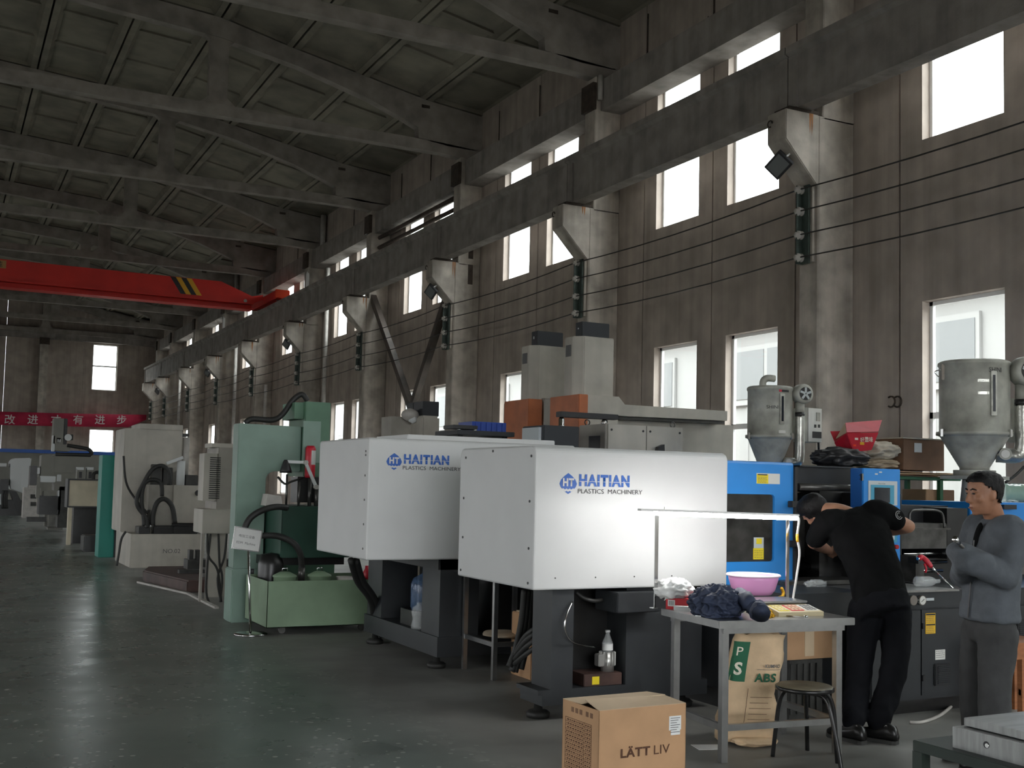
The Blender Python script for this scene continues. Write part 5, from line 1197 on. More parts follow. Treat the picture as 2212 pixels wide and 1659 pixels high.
mat('led_tube', (0.95, 0.95, 0.95), 0.4, emit=((1.0, 0.99, 0.97), 75.0))
mat('cord_white', (0.70, 0.69, 0.66), 0.5)
mat('stool_top', (0.20, 0.17, 0.115), 0.45, var=0.3, scale=12)
mat('black_tube', (0.012, 0.012, 0.012), 0.25)
mat('bench_green', (0.010, 0.020, 0.015), 0.5, var=0.3, scale=6)
mat('machined_steel', (0.30, 0.305, 0.30), 0.38, 0.85, var=0.18, scale=6, stretch=(1, 8, 1))
mat('wood_brown', (0.30, 0.115, 0.045), 0.55, var=0.2, scale=8, stretch=(1, 1, 6))
mat('sack_white', (0.52, 0.47, 0.38), 0.8, var=0.15, scale=9, bump=0.3, bscale=30)
mat('sack_tan', (0.40, 0.325, 0.235), 0.8, var=0.2, scale=9, bump=0.4, bscale=26)
mat('rack_green', (0.03, 0.13, 0.055), 0.5, var=0.2, scale=8)
mat('carton_red', (0.48, 0.012, 0.03), 0.55, var=0.1, scale=8)
mat('pet_clear', (0.80, 0.84, 0.84), 0.08, spec=0.6, alpha=0.28)
mat('pet_green', (0.32, 0.48, 0.38), 0.12, alpha=0.55)
mat('pet_blue', (0.10, 0.17, 0.30), 0.15, alpha=0.6)
mat('pump_alloy', (0.50, 0.50, 0.48), 0.35, 0.7)
def noise3(v, s, seed=0.0):
    from mathutils import noise
    return noise.noise(Vector(v)*s+Vector((seed, seed*1.7, seed*.3)))
def crumple(name, material, parent, c, rad, amp, freq, seed, sub=4, flat=None, ridge=True, local=False):
    """icosphere squashed to rad and folded with ridged noise; rests on flat"""
    b = B(); bmesh.ops.create_icosphere(b.bm, subdivisions=sub, radius=1.0)
    for v in b.bm.verts:
        n = v.co.normalized(); d = 0
        for o_, (f_, a_) in enumerate(((freq, 1.0), (freq*2.1, .4), (freq*4.3, .10))):
            q = noise3(n, f_, seed+o_*7.3); d += a_*((1-2*abs(q)) if ridge else q)
        k = 1+amp*(d-.6)
        p = Vector((n.x*rad[0], n.y*rad[1], n.z*rad[2]))*k + Vector(c)
        if flat is not None and p.z < flat: p.z = flat
        v.co = p
    for f in b.bm.faces: f.smooth = True
    return b.build(name, material, parent, local=local)
# ---- stainless work table
TZ = .78; ta = math.radians(-6)
tx, ty = Vector((math.cos(ta), math.sin(ta), 0)), Vector((-math.sin(ta), math.cos(ta), 0)); TO = Vector((3.872, 5.03, 0))
def tp(u, v, z): return TO+tx*u+ty*v+Vector((0, 0, z))
TW, TD = .91, .66
TBL = thing('work_table', 'stainless steel work table with navy jacket and pink basin', 'table', tuple(tp(TW/2, TD/2, 0)))
def tbox(u0, u1, v0, v1, z0, z1, bev=0.0, b=None): return (b or B()).obox(tp((u0+u1)/2, (v0+v1)/2, (z0+z1)/2), tx*(u1-u0)/2, ty*(v1-v0)/2, (0, 0, (z1-z0)/2), bev)
tbox(0, TW, 0, TD, TZ-.042, TZ, .003).build('tabletop', 'stainless', TBL)
tbox(.05, TW-.05, .03, .05, TZ-.075, TZ-.042).build('apron', 'stainless', TBL); tbox(.05, TW-.05, TD-.05, TD-.03, TZ-.075, TZ-.042).build('apron', 'stainless', TBL)
for u in (.05, TW-.10):
    for v in (.04, TD-.08): tbox(u, u+.04, v, v+.04, 0, TZ-.042).build('leg', 'stainless', TBL)
    tbox(u+.005, u+.035, .08, TD-.08, .17, .205).build('side_rail', 'stainless', TBL)
tbox(.09, TW-.10, .045, .075, .17, .205).build('front_rail', 'stainless', TBL)
# ---- table lamp: LED batten on two posts
LA = thing('batten_lamp', 'glowing white LED batten lamp on two chrome posts above the table', 'lamp', tuple(tp(.5, TD-.1, TZ)))
A_, Z_ = P(1381, 1103, Y=5.72), P(1722, 1115, Y=5.47)
dl = (Z_-A_).normalized(); nb_ = Vector((-dl.y, dl.x, 0)).normalized()
m0 = A_+(Z_-A_)*.09
B().obox((A_+Z_)/2+Vector((0, 0, .006)), (Z_-A_)/2, nb_*.030, (0, 0, .006)).build('housing', 'white_frame', LA)
B().tube([m0+Vector((0, 0, -.012)), Z_+Vector((0, 0, -.012))], .014, 12).build('tube', 'led_tube', LA)
for px, py, Yq, name in ((1418, 1315, 5.66, 'post'), (1701, 1316, 5.46, 'post')):
    q = P(px, py, z=TZ); tt = A_+(Z_-A_)*((px-1381)/(1722-1381)); q = Vector((tt.x, tt.y+.0, TZ))
    B().bar(q, (tt.x, tt.y, tt.z), .024, .006, roll=(0, 1, 0)).build(name, 'chrome', LA); B().box(q.x-.03, q.x+.03, q.y-.02, q.y+.02, TZ, TZ+.004).build('post_foot', 'chrome', LA)
B().bar(P(1435, 1100, Y=5.7), P(1435, 1095, Y=5.7), .004).build('wing_screw', 'chrome', LA)
cd_ = catmull([Z_+Vector((0, 0, 0)), P(1726, 1125, Y=5.45), P(1722, 1160, Y=5.43), P(1727, 1195, Y=5.42), P(1720, 1250, Y=5.42), P(1712, 1300, Y=5.42), P(1711, 1322, z=TZ+.006)], 6)
B().tube(cd_, .007, 8).build('cord', 'cord_white', LA)
B().tube(cd_[11:15], .0085, 8).build('cord_tape', 'glove_yellow', LA)
# ---- kitchen scale with the pink basin
sc = P(1640, 1300, z=TZ)
SCL = thing('counter_scale', 'cream electronic counter scale under the pink basin', 'scale', tuple(sc))
k0 = P(1640, 1310, z=TZ+.02); k1 = P(1706, 1318, z=TZ+.02)
su = tp(.50, .10, TZ)
def sb(u0, u1, v0, v1, z0, z1, bev=0): return tbox(u0, u1, v0, v1, TZ+z0, TZ+z1, bev)
sb(.47, .76, .26, .50, 0, .055, .008).build('scale_body', 'scale_cream', SCL)
V = [tp(u, v, TZ+z) for u, v, z in ((.47, .12, .0), (.78, .12, .0), (.78, .27, .0), (.47, .27, .0), (.47, .12, .025), (.78, .12, .025), (.76, .27, .055), (.47, .27, .055))]
b = B(); vv = [b.bm.verts.new(p_) for p_ in V]
for f in ((3, 2, 1, 0), (4, 5, 6, 7), (0, 1, 5, 4), (1, 2, 6, 5), (2, 3, 7, 6), (3, 0, 4, 7)): b.bm.faces.new([vv[i] for i in f])
pnl = b.build('keyboard', 'scale_cream', SCL)
sl = Vector(V[7]-V[4]).normalized(); sn = tx.cross(sl)
for i, (u0, u1, v0, v1, mm) in enumerate(((.06, .30, .15, .85, 'sticker_yellow'), (.34, .62, .15, .85, 'red_card'), (.66, .96, .15, .85, 'sticker_white'))):
    o = V[4]+tx*.31*u0+sl*.15*v0; c_ = V[4]+tx*.31*(u0+u1)/2+sl*.153*(v0+v1)/2+sn*.001
    kk = B().obox(c_, tx*.31*(u1-u0)/2, sl*.153*(v1-v0)/2, sn*.001).build('key_field', mm, pnl)
    for r_ in range(3):
        for s_ in range(3): B().obox(c_+tx*(s_-1)*.025+sl*(r_-1)*.032+sn*.002, tx*.009, sl*.011, sn*.001).build('key', 'scale_cream' if i != 2 else 'print_grey', kk)
sb(.46, .77, .26, .51, .062, .074, .004).build('weighing_plate', 'stainless', SCL); sb(.55, .68, .32, .44, .055, .062).build('plate_post', 'black_plastic', SCL)
bc = P(1627, 1283, z=TZ+.074); bc = Vector((bc.x, bc.y, TZ+.074))
BS = thing('wash_basin', 'pink plastic wash basin with pale rim on the scale', 'basin', tuple(bc))
B().lathe(bc, [(0, .004), (.10, .004), (.105, .0), (.112, .0), (.135, .03), (.153, .09), (.158, .118), (.152, .118), (.147, .09), (.13, .034), (.108, .008), (0, .008)], 40).build('bowl', 'pink_plastic', BS)
B().lathe(bc, [(.150, .116), (.152, .124), (.165, .126), (.171, .118), (.168, .112), (.158, .112), (.150, .116)], 40).build('rim', 'pink_rim', BS)
# ---- jacket, paper, boxes, glove, wrench on the table
jc = P(1568, 1326, z=TZ+.02)
JK = thing('jacket', 'crumpled navy blue jacket heaped on the table', 'jacket', (jc.x, jc.y, TZ))
b = B(); bmesh.ops.create_icosphere(b.bm, subdivisions=6, radius=1.0)
jx, jy = jc.x-.02, jc.y+.05
for v in b.bm.verts:
    n_ = v.co.normalized(); q = Vector((n_.x*1.0, n_.y*1.2, n_.z*.9)); wv9 = .35*noise3(q, 1.6, 4.4)
    f1 = 1-abs(noise3((q.x+wv9, q.y*1.3-wv9, q.z), 1.6, 7.7))*2.2; f2 = 1-abs(noise3((q.x*1.5-wv9, q.y+wv9, q.z*1.2), 3.3, 2.9))*2.2; f3 = 1-abs(noise3(q, 7.5, 5.5))*2
    k9 = .80+.20*f1+.10*f2+.03*f3
    p9 = Vector((jx+n_.x*.172*k9, jy+n_.y*.135*k9, TZ+.075+n_.z*.105*k9*(1 if n_.x < .2 else 1-.45*(n_.x-.2)))); p9.z = max(p9.z, TZ+.002); v.co = p9
b.build('body', 'navy_cloth', JK, smooth=True)
sl_ = [P(1592, 1290, z=TZ+.09), P(1612, 1298, z=TZ+.10), P(1630, 1312, z=TZ+.07), P(1644, 1326, z=TZ+.045)]
b = B(); pts = catmull(sl_, 8); b.tube(pts, [.050+.006*math.sin(i*1.9) for i in range(len(pts))], 16)
for v in b.bm.verts: v.co += Vector((1, 1, 1))*(.018*noise3(v.co, 16)+.008*noise3(v.co, 40))
b.build('sleeve', 'navy_cloth', JK, smooth=True)
B().bar(P(1502, 1330, z=TZ+.012), P(1514, 1331, z=TZ+.012), .008, .004).build('care_tag', 'paper_white', JK)
pc = P(1458, 1292, z=TZ+.05)
rb0, rb1 = P(1416, 1314, z=TZ), P(1500, 1319, z=TZ)
RB = thing('glove_box', 'red and black cardboard box holding white tissues', 'box', (rb0.x+.1, rb0.y+.03, TZ))
dd = (rb1-rb0); L_ = dd.length; du = dd.normalized(); dv = Vector((-du.y, du.x, 0)); 
def rbx(u0, u1, v0, v1, z0, z1): return B().obox(rb0+du*(u0+u1)/2+dv*(v0+v1)/2+Vector((0, 0, (z0+z1)/2)), du*(u1-u0)/2, dv*(v1-v0)/2, (0, 0, (z1-z0)/2), .001)
rbx(0, .062, 0, .12, 0, .068).build('black_end', 'print_black', RB); rbx(.062, L_, 0, .12, 0, .066).build('red_side', 'red_card', RB)
rbx(.075, .118, -.001, .0, .018, .056).build('bar_code_patch', 'paper_white', RB)
for i in range(9): rbx(.082+i*.0035, .084+i*.0035-.0006*(i % 3), -.0016, -.001, .024, .05).build('bar', 'print_black', RB)
rbx(.13, .19, -.0008, .0, .04, .052).build('lettering_field', 'sticker_white', RB) if False else None
tag(crumple('tissue_heap', 'paper_white', None, (0, 0, .045), (.10, .075, .055), .6, 2.2, 9.4, 4, None, local=True), 'crumpled white tissues heaped on the red and black box', 'tissues').location = (rb0+du*.10+dv*.07+Vector((0, 0, .066)))
wb = rb0+du*.17-dv*.03
tag(B().obox(wb+Vector((0, 0, .013)), du*.05, dv*.02, (0, 0, .013), .002).build('small_white_box', 'paper_white', at=tuple(wb)), 'small flat white carton before the red box', 'box')
GV = thing('work_glove', 'yellow rubber glove lying half under the jacket', 'glove', tuple(P(1652, 1322, z=TZ)))
g0 = P(1640, 1318, z=TZ+.012); 
b = B(); b.tube([g0, P(1655, 1322, z=TZ+.014), P(1664, 1325, z=TZ+.013)], [.022, .026, .02], 10); b.build('palm', 'glove_yellow', GV)
for x, y in ((1672, 1322), (1675, 1326), (1673, 1330), (1666, 1331)): B().tube([P(1661, 1325, z=TZ+.012), P(x-3, y, z=TZ+.011), P(x, y+.5, z=TZ+.009)], [.011, .010, .006], 8).build('finger', 'glove_yellow', GV)
tag(B().tube(catmull([P(1688, 1270, z=TZ+.11), P(1692, 1280, z=TZ+.08), P(1690, 1288, z=TZ+.06), P(1683, 1291, z=TZ+.056)], 5), [.01]*16, 8).build('yellow_clip', 'glove_yellow', at=tuple(P(1690, 1285, z=TZ+.056))), 'yellow strap hooked over the scale corner by the lamp post', 'strap')
WR = thing('wrench', 'small chrome wrench lying on the table edge', 'wrench', tuple(P(1715, 1332, z=TZ)))
B().bar(P(1672, 1327, z=TZ+.006), P(1738, 1334, z=TZ+.006), .010, .007).build('shank', 'chrome', WR); B().cyl(P(1741, 1334, z=TZ), .013, .012, 'z', 10).build('head', 'chrome', WR)
# ---- cardboard box LAETT LIV
hz = .38
c_nl, c_r, c_l = P(1295, 1536, z=hz), P(1482, 1519, z=hz), P(1219, 1509, z=hz)
bu = (c_r-c_nl); bv = (c_l-c_nl); bu.z = bv.z = 0; bw, bdp = bu.length, bv.length; bu.normalize(); bv = Vector((-bu.y, bu.x, 0))
BX = thing('carton', 'open brown carton with dark lettering on the floor in front', 'box', tuple(Vector((c_nl.x, c_nl.y, 0))))
def cb_(u0, u1, v0, v1, z0, z1, b=None, bev=0): return (b or B()).obox(Vector((c_nl.x, c_nl.y, 0))+bu*(u0+u1)/2+bv*(v0+v1)/2+Vector((0, 0, (z0+z1)/2)), bu*(u1-u0)/2, bv*(v1-v0)/2, (0, 0, (z1-z0)/2), bev)
b = B(); cb_(0, bw, 0, .005, 0, hz, b); cb_(0, bw, bdp-.005, bdp, 0, hz, b); cb_(0, .005, 0, bdp, 0, hz, b); cb_(bw-.005, bw, 0, bdp, 0, hz, b); cb_(0, bw, 0, bdp, 0, .005, b); b.build('body', 'cardboard', BX)
def cp_(u, v, z): return Vector((c_nl.x, c_nl.y, z))+bu*u+bv*v
def flap(pts, name='flap', m_='cardboard_pale'):
    b = B(); vs = [b.bm.verts.new(cp_(*p_)) for p_ in pts]; b.bm.faces.new(vs); o = b.build(name, m_, BX); s_ = o.modifiers.new('t', 'SOLIDIFY'); s_.thickness = .004; s_.offset = 0; return o
flap([(0, .002, hz), (bw, .002, hz), (bw-.01, bdp*.52, hz+.012), (.03, bdp*.52, hz+.022)])
flap([(0, bdp, hz), (bw, bdp, hz), (bw-.01, bdp*.48, hz+.016), (.0, bdp*.50, hz+.005)])
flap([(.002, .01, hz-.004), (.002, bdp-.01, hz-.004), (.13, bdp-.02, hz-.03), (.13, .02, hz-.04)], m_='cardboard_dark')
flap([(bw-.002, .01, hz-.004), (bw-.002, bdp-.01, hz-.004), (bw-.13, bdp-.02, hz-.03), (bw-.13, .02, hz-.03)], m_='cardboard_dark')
fp_ = lambda px, py: (lambda q: q)(P(px, py, Y=1) if False else None)
def facept(px, py):
    """pixel to (u, z) on the carton's long face"""
    d = r2*((px-1106)/FPX) - u2*((py-889.26)/FPX) + fw; o_ = Vector((0, 0, 1.5)); t_ = (c_nl-o_).dot(bv)/d.dot(bv); h_ = o_+d*t_; return (h_-c_nl).dot(bu), h_.z
u0, z0 = facept(1340, 1638); u1, z1 = facept(1404, 1611); u2_, _ = facept(1446, 1636); u15, _ = facept(1412, 1636)
letter('lettering', 'LÄTT', cp_(u0, -.001, z0), bu, (0, 0, 1), u1-u0, (z1-z0)*1.22, 'print_brown', BX, bold=.035)
letter('lettering', 'LIV', cp_(u15, -.001, z0), bu, (0, 0, 1), u2_-u15, (z1-z0), 'print_brown', BX)
u0, z0 = facept(1445, 1578); u1, z1 = facept(1471, 1545)
lb = cb_(u0, u1, -.002, 0, z0, z1).build('shipping_label', 'paper_white', BX); cb_(u0+.012, u1-.006, -.002, 0, z0-.025, z0).build('label_tail', 'paper_white', BX)
for i in range(7): cb_(u0+.008, u1-.008-.01*(i % 3), -.003, -.002, z1-.012-i*.012, z1-.009-i*.012).build('label_line', 'print_grey', lb)
# printed table on the short face
b = B(); W0, W1, H1 = .07, bdp-.03, hz-.085
for i in range(14): cb_(-.001, 0, W0, W1, H1-i*.02-.0012, H1-i*.02+.0012, b)
for v in (W0, W0+.07, W1): cb_(-.001, 0, v-.0012, v+.0012, H1-.262, H1, b)
R = random.Random(3)
for i in range(13):
    for (a_, e_) in ((W0+.008, W0+.06), (W0+.08, W1-.01)):
        x = a_
        while x < e_:
            l_ = R.uniform(.006, .02); cb_(-.001, 0, x, min(x+l_, e_), H1-i*.02-.014, H1-i*.02-.007, b); x += l_+.008
o = b.build('printed_table', 'print_brown', BX); o['kind'] = 'stuff'
b = B()
for v in (.06, .10, .16, .20, .24):
    cb_(-.001, 0, v, v+.025, hz-.05, hz-.025, b); 
o = b.build('handling_marks', 'cardboard_dark', BX); o['kind'] = 'stuff'
# ---- paper sack ABS
skb = P(1628, 1612, z=0); SK = thing('resin_sack', 'brown paper resin sack with green panel standing under the table', 'sack', (skb.x, skb.y+.05, 0))
ax_ = rt.normalized(); ay_ = Vector((-ax_.y, ax_.x, 0))
b = B(); nz, na = 16, 28; rings = []
for i in range(nz+1):
    t_ = i/nz; z = .02+.63*t_
    hw = (.165-.02*t_+.012*math.sin(t_*9))*(1 if t_ < .93 else 1-.04); hd = .095*(1-.35*t_)+.01*math.sin(t_*7)
    if t_ < .06: hd *= .8
    cc = Vector((skb.x, skb.y+.10, z))+ax_*(.095*t_-.0)
    ring = []
    for j in range(na):
        a_ = j*2*math.pi/na; c_, s_ = math.cos(a_), math.sin(a_); e = .55
        p_ = cc+ax_*(hw*math.copysign(abs(c_)**e, c_))+ay_*(hd*math.copysign(abs(s_)**e, s_))
        p_ += (ax_*c_+ay_*s_)*(.024*noise3(p_, 9)+.012*noise3(p_, 24)); 
        if i == nz: p_.z += .03*noise3(p_, 14)
        ring.append(b.bm.verts.new(p_))
    rings.append(ring)
for i in range(nz):
    for j in range(na): b.bm.faces.new((rings[i][j], rings[i][(j+1) % na], rings[i+1][(j+1) % na], rings[i+1][j]))
b.bm.faces.new(rings[0][::-1])
for f in b.bm.faces: f.smooth = True
o = b.build('bag', 'kraft_paper', SK); s_ = o.modifiers.new('t', 'SOLIDIFY'); s_.thickness = .003
def sackpt(u, t_):
    """point on the front of the bag"""
    z = .02+.63*t_; hd = .095*(1-.35*t_)+.01*math.sin(t_*7); hw = (.165-.02*t_+.012*math.sin(t_*9))
    k = min(.999, abs(u)/hw); prof = (1-k**(2/.55))**(.55/2)
    return Vector((skb.x, skb.y+.10, z))+ax_*(.095*t_+u)-ay_*(hd*prof+.020)
def sack_patch(name, u0, u1, t0, t1, m_, nu=8, nt=8):
    b = B(); g = [[b.bm.verts.new(sackpt(u0+(u1-u0)*i/nu, t0+(t1-t0)*j/nt)) for i in range(nu+1)] for j in range(nt+1)]
    for j in range(nt):
        for i in range(nu): b.bm.faces.new((g[j][i], g[j][i+1], g[j+1][i+1], g[j+1][i]))
    return b.build(name, m_, SK)
def sack_text(body, u0, u1, t0, t1, m_, bold=0.0):
    o = letter('lettering', body, (0, 0, 0), (1, 0, 0), (0, 0, 1), 1, 1, m_, SK, bold, 0); base = wloc(SK)
    for v in o.data.vertices:
        q = v.co+base; v.co = sackpt(u0+(u1-u0)*q.x, t0+(t1-t0)*q.z)-ay_*.003-base
sack_patch('green_panel', -.155, -.065, .56, .93, 'sack_green'); sack_text('S', -.135, -.09, .62, .74, 'sack_print', .03); sack_text('P', -.135, -.10, .80, .88, 'sack_print')
sack_text('KUMHO', .045, .135, .69, .725, 'print_grey', .02); sack_text('ABS', -.01, .12, .56, .64, 'sack_green', .03)
sack_patch('rule_line', .0, .14, .672, .676, 'print_grey', 8, 1)
for i in range(5): sack_patch('print_rule', -.02, .11-.02*(i % 2), .42-.05*i, .424-.05*i, 'print_brown', 8, 1)
sack_patch('print_rule', -.04, -.037, .18, .5, 'print_brown', 1, 8)
# ---- flat sack and scraps on the floor
FS = P(1625, 1608, z=0)
tag(crumple('flat_sack', 'kraft_paper', None, (0, 0, .03), (.17, .12, .035), .2, 1.5, 5.0, 4, 0.0, ridge=False, local=True), 'flattened brown paper sack lying under the standing sack', 'sack').location = (FS.x, FS.y-.02, 0)
pp0 = P(1510, 1620, z=0); PS = tag(B().prism([(0, 0), (.16, -.05), (.22, .05), (.03, .12)], 'z', 0, .003).build('paper_scrap', 'paper_white', at=(pp0.x, pp0.y, 0), local=True), 'dull white paper scrap on floor behind the carton', 'paper')
# ---- round stool
SL = P(1738, 1480, z=.43); ST_ = thing('round_stool', 'round stool with bent black tube legs before the table', 'stool', (SL.x, SL.y, 0))
B().lathe((SL.x, SL.y, 0), [(0, .432), (.145, .432), (.157, .425), (.157, .408), (.15, .404), (0, .404)], 36).build('seat', 'stool_top', ST_)
B().lathe((SL.x, SL.y, 0), [(.151, .428), (.160, .424), (.161, .406), (.152, .402), (.147, .404)], 36).build('seat_band', 'black_tube', ST_)
for px, py in ((1669, 1634), (1809, 1649), (1744, 1621), (None, None)):
    if px: f_ = P(px, py, z=0)
    else: f_ = Vector((SL.x*2, SL.y*2, 0))-P(1669, 1634, z=0); f_ = Vector((SL.x+.24*(f_.x-SL.x)/max(.01, (Vector((f_.x-SL.x, f_.y-SL.y, 0))).length), SL.y+.24*(f_.y-SL.y)/max(.01, (Vector((f_.x-SL.x, f_.y-SL.y, 0))).length), 0))
    d = Vector((f_.x-SL.x, f_.y-SL.y, 0)); n_ = d.normalized(); L_ = d.length
    pts = catmull([Vector((SL.x, SL.y, .39))+n_*.02, Vector((SL.x, SL.y, .392))+n_*.09, Vector((SL.x, SL.y, .37))+n_*.14, Vector((SL.x, SL.y, .30))+n_*(.17), Vector((SL.x, SL.y, .15))+n_*(.17+(L_-.17)*.55), Vector((f_.x, f_.y, 0.0))], 6)
    B().tube(pts, .0125, 10).build('leg', 'black_tube', ST_)
# ---- steel bench with machined block, bottom right
bt = .46
k_ = P(1971, 1598, z=bt)
BE = thing('steel_bench', 'dark green steel bench carrying the machined block', 'bench', (k_.x+.4, k_.y-.4, 0))
B().box(k_.x, k_.x+.95, k_.y-.95, k_.y, bt-.045, bt, .003).build('top_frame', 'bench_green', BE)
for x in (k_.x, k_.x+.90):
    for y in (k_.y-.95, k_.y-.05): B().box(x, x+.05, y, y+.05, 0, bt-.045).build('leg', 'bench_green', BE)
B().box(k_.x+.05, k_.x+.9, k_.y-.045, k_.y-.005, .14, .18).build('rail', 'bench_green', BE)
g_ = P(2057, 1614, z=bt)
zt_b = P(2057, 1569, X=g_.x).z
MB_ = thing('machined_block', 'grey machined steel mould block of two plates on the bench', 'mould', (g_.x+.2, g_.y-.2, bt))
lo_ = B().box(g_.x, g_.x+.62, g_.y-.50, g_.y, bt, zt_b, .002).build('lower_plate', 'machined_steel', MB_)
hq = P(2080, 1553, z=zt_b+.03)
B().box(g_.x+.05, g_.x+.62, g_.y-.50, hq.y if hq.y < g_.y else g_.y-.02, zt_b+.004, zt_b+.036, .002).build('upper_plate', 'machined_steel', MB_)
q = P(2131, 1609, X=g_.x); B().cyl((g_.x-.002, q.y, q.z), .014, .012, 'x', 14).build('bolt_hole', 'print_black', MB_); B().cyl((g_.x-.004, q.y-.004, q.z-.002), .009, .006, 'x', 10).build('bolt', 'chrome', MB_)
# ---- wooden bench at the right edge
wb0 = P(2186, 1399, Y=5.5)
WBN = thing('wooden_bench', 'reddish brown wooden stool cut by the right picture edge', 'stool', (wb0.x+.2, 5.7, 0))
B().box(wb0.x-.05, wb0.x+.45, 5.5, 5.62, wb0.z-.0, wb0.z+.03, .003).build('seat', 'wood_brown', WBN) if False else B().box(P(2172, 1390, Y=5.32).x, P(2172, 1390, Y=5.32).x+.42, 5.25, 5.6, P(2190, 1400, Y=5.25).z-.0, P(2190, 1400, Y=5.25).z+.03, .003).build('seat', 'wood_brown', WBN)
wz = P(2190, 1400, Y=5.25).z; wx = P(2172, 1390, Y=5.32).x
for x in (wx+.10, wx+.36):
    for y in (5.27, 5.54): B().box(x, x+.04, y, y+.04, 0, wz).build('leg', 'wood_brown', WBN)
B().box(wx+.02, wx+.4, 5.26, 5.28, wz-.08, wz).build('apron', 'wood_brown', WBN); B().box(wx+.10, wx+.4, 5.28, 5.30, .16, .20).build('rail', 'wood_brown', WBN)
# ---- things lying on the machine's drip tray
tz = bz
BT = thing('plastic_bottle', 'clear crushed plastic bottle lying on the machine tray', 'bottle', tuple(P(2010, 1272, Y=5.9)))
q = P(1979, 1263, Y=5.85); r_ = .038; cz_ = tz+r_
pr = [(0, 0), (.03, .0), (.038, .01), (.036, .05), (.038, .07), (.036, .09), (.038, .11), (.036, .13), (.03, .16), (.014, .195), (.013, .21), (0, .21)]
B().lathe((q.x, 5.85, cz_), pr, 20, 'x').build('shell', 'pet_clear', BT); B().cyl((q.x+.205, 5.85, cz_), .016, .02, 'x', 14).build('cap', 'pet_clear', BT)
AG = thing('air_gun', 'red air blow gun with long chrome nozzle on the machine tray', 'air gun', tuple(P(2045, 1285, Y=5.75)))
g0, g1, g2_ = P(1991, 1203, Y=5.95), P(2012, 1225, Y=5.9), P(2069, 1281, Y=5.72)
B().tube(catmull([P(1985, 1208, Y=5.95), g0, P(2000, 1210, Y=5.93), g1], 5), [.012, .017, .02, .021, .02, .019, .018, .017, .018, .019, .02, .02, .019, .018, .017, .015], 12).build('body', 'red_paint', AG)
B().tube([P(1997, 1218, Y=5.92), P(2001, 1228, Y=5.92), P(1999, 1237, Y=5.92)], .008, 8).build('trigger', 'red_paint', AG)
B().tube([g1, g1+(g2_-g1)*.15], .009, 10).build('collar', 'chrome', AG); B().tube([g1+(g2_-g1)*.15, g2_], .0055, 8).build('nozzle', 'chrome', AG); B().cyl(P(1982, 1207, Y=5.95), .012, .02, 'x', 10).build('coupling', 'chrome', AG)
CN = thing('drink_can', 'small red and white can on the machine tray behind the man', 'can', tuple(P(2076, 1272, Y=5.9)))
q = P(2076, 1262, Y=5.95); B().lathe((q.x, 5.95, tz-.01), [(0, 0), (.028, 0), (.032, .01), (.032, .10), (.025, .115), (0, .115)], 18).build('can', 'red_card', CN); B().lathe((q.x, 5.95, tz+.03), [(.0325, 0), (.0325, .035)], 18).build('label', 'paper_white', CN)
tag(crumple('film_wad', 'pet_clear', None, (0, 0, .02), (.07, .04, .022), .7, 2.5, 4.2, 4, 0.0, local=True), 'crinkled clear film wad on the black machine bed', 'film').location = (P(1762, 1250, Y=6.05).x, 6.05, bz)
HS = tag(B().tube(catmull([P(2082, 1500, z=.02), P(2050, 1530, z=.012), P(2025, 1548, z=.012), P(1990, 1560, z=.012), P(1965, 1560, z=.012)], 6), .011, 8).build('air_hose', 'pvc_grey', at=tuple(P(2030, 1545, z=0))), 'thin pale air hose curling over floor beside the black shoe', 'hose')
# ---- carton and bin under the machine bed, seen past the table
q0, q1 = P(1712, 1357, Y=5.78), P(1802, 1419, Y=5.78)
BI = thing('grey_crate', 'grey ribbed crate on floor under the machine bed', 'crate', ((q0.x+q1.x)/2, 5.85, 0))
B().box(q0.x-.03, q1.x-.10, 5.78, 5.98, 0, q1.z-.004, .004).build('body', 'dark_steel', BI)
for i in range(5): B().box(q0.x-.02+i*.055, q0.x-.005+i*.055, 5.77, 5.78, .05, q1.z-.03).build('rib', 'dark_steel', BI)
CB = thing('taped_carton', 'worn brown carton with tape standing on grey crate under the bed', 'box', ((q0.x+q1.x)/2, 5.85, q1.z))
B().box(q0.x-.08, q1.x, 5.76, 5.985, q1.z, min(q0.z, bz-.17), .004).build('body', 'cardboard', CB); B().box(P(1738, 1400, Y=5.76).x, P(1758, 1400, Y=5.76).x, 5.757, 5.76, q1.z+.02, min(q0.z, bz-.17)).build('tape', 'cardboard_pale', CB)
# ---- lubrication pump between the frame legs
LPm = thing('lubrication_pump', 'silver finned pump motor on dark oil tank under the white hood', 'pump', tuple(Vector((P(1310, 1490, Y=6.42).x, 6.47, .2))))
q0, q1 = P(1262, 1452, Y=6.38), P(1343, 1500, Y=6.38)
tk = B().box(q0.x, q1.x, 6.38, 6.585, .2, P(1300, 1455, Y=6.38).z, .004).build('oil_tank', 'oil_brown', LPm)
s = sticker('label', 1279, 1462, 1294, 1478, 6.38, 'sticker_yellow', tk); tzp = P(1300, 1455, Y=6.38).z
mc = P(1313, 1452, Y=6.45); mt_ = P(1313, 1408, Y=6.45).z
B().cyl((mc.x, 6.46, tzp), .045, mt_-tzp, 'z', 20).build('motor', 'pump_alloy', LPm)
for i in range(12):
    a_ = i*math.pi/6; B().obox((mc.x+.048*math.cos(a_), 6.46+.048*math.sin(a_), (tzp+mt_)/2+.02), (math.cos(a_)*.008, math.sin(a_)*.008, 0), (-math.sin(a_)*.002, math.cos(a_)*.002, 0), (0, 0, (mt_-tzp)*.35)).build('fin', 'pump_alloy', LPm)
B().box(mc.x-.09, mc.x-.045, 6.42, 6.48, mt_-.09, mt_-.01, .005).build('terminal_box', 'pump_alloy', LPm)
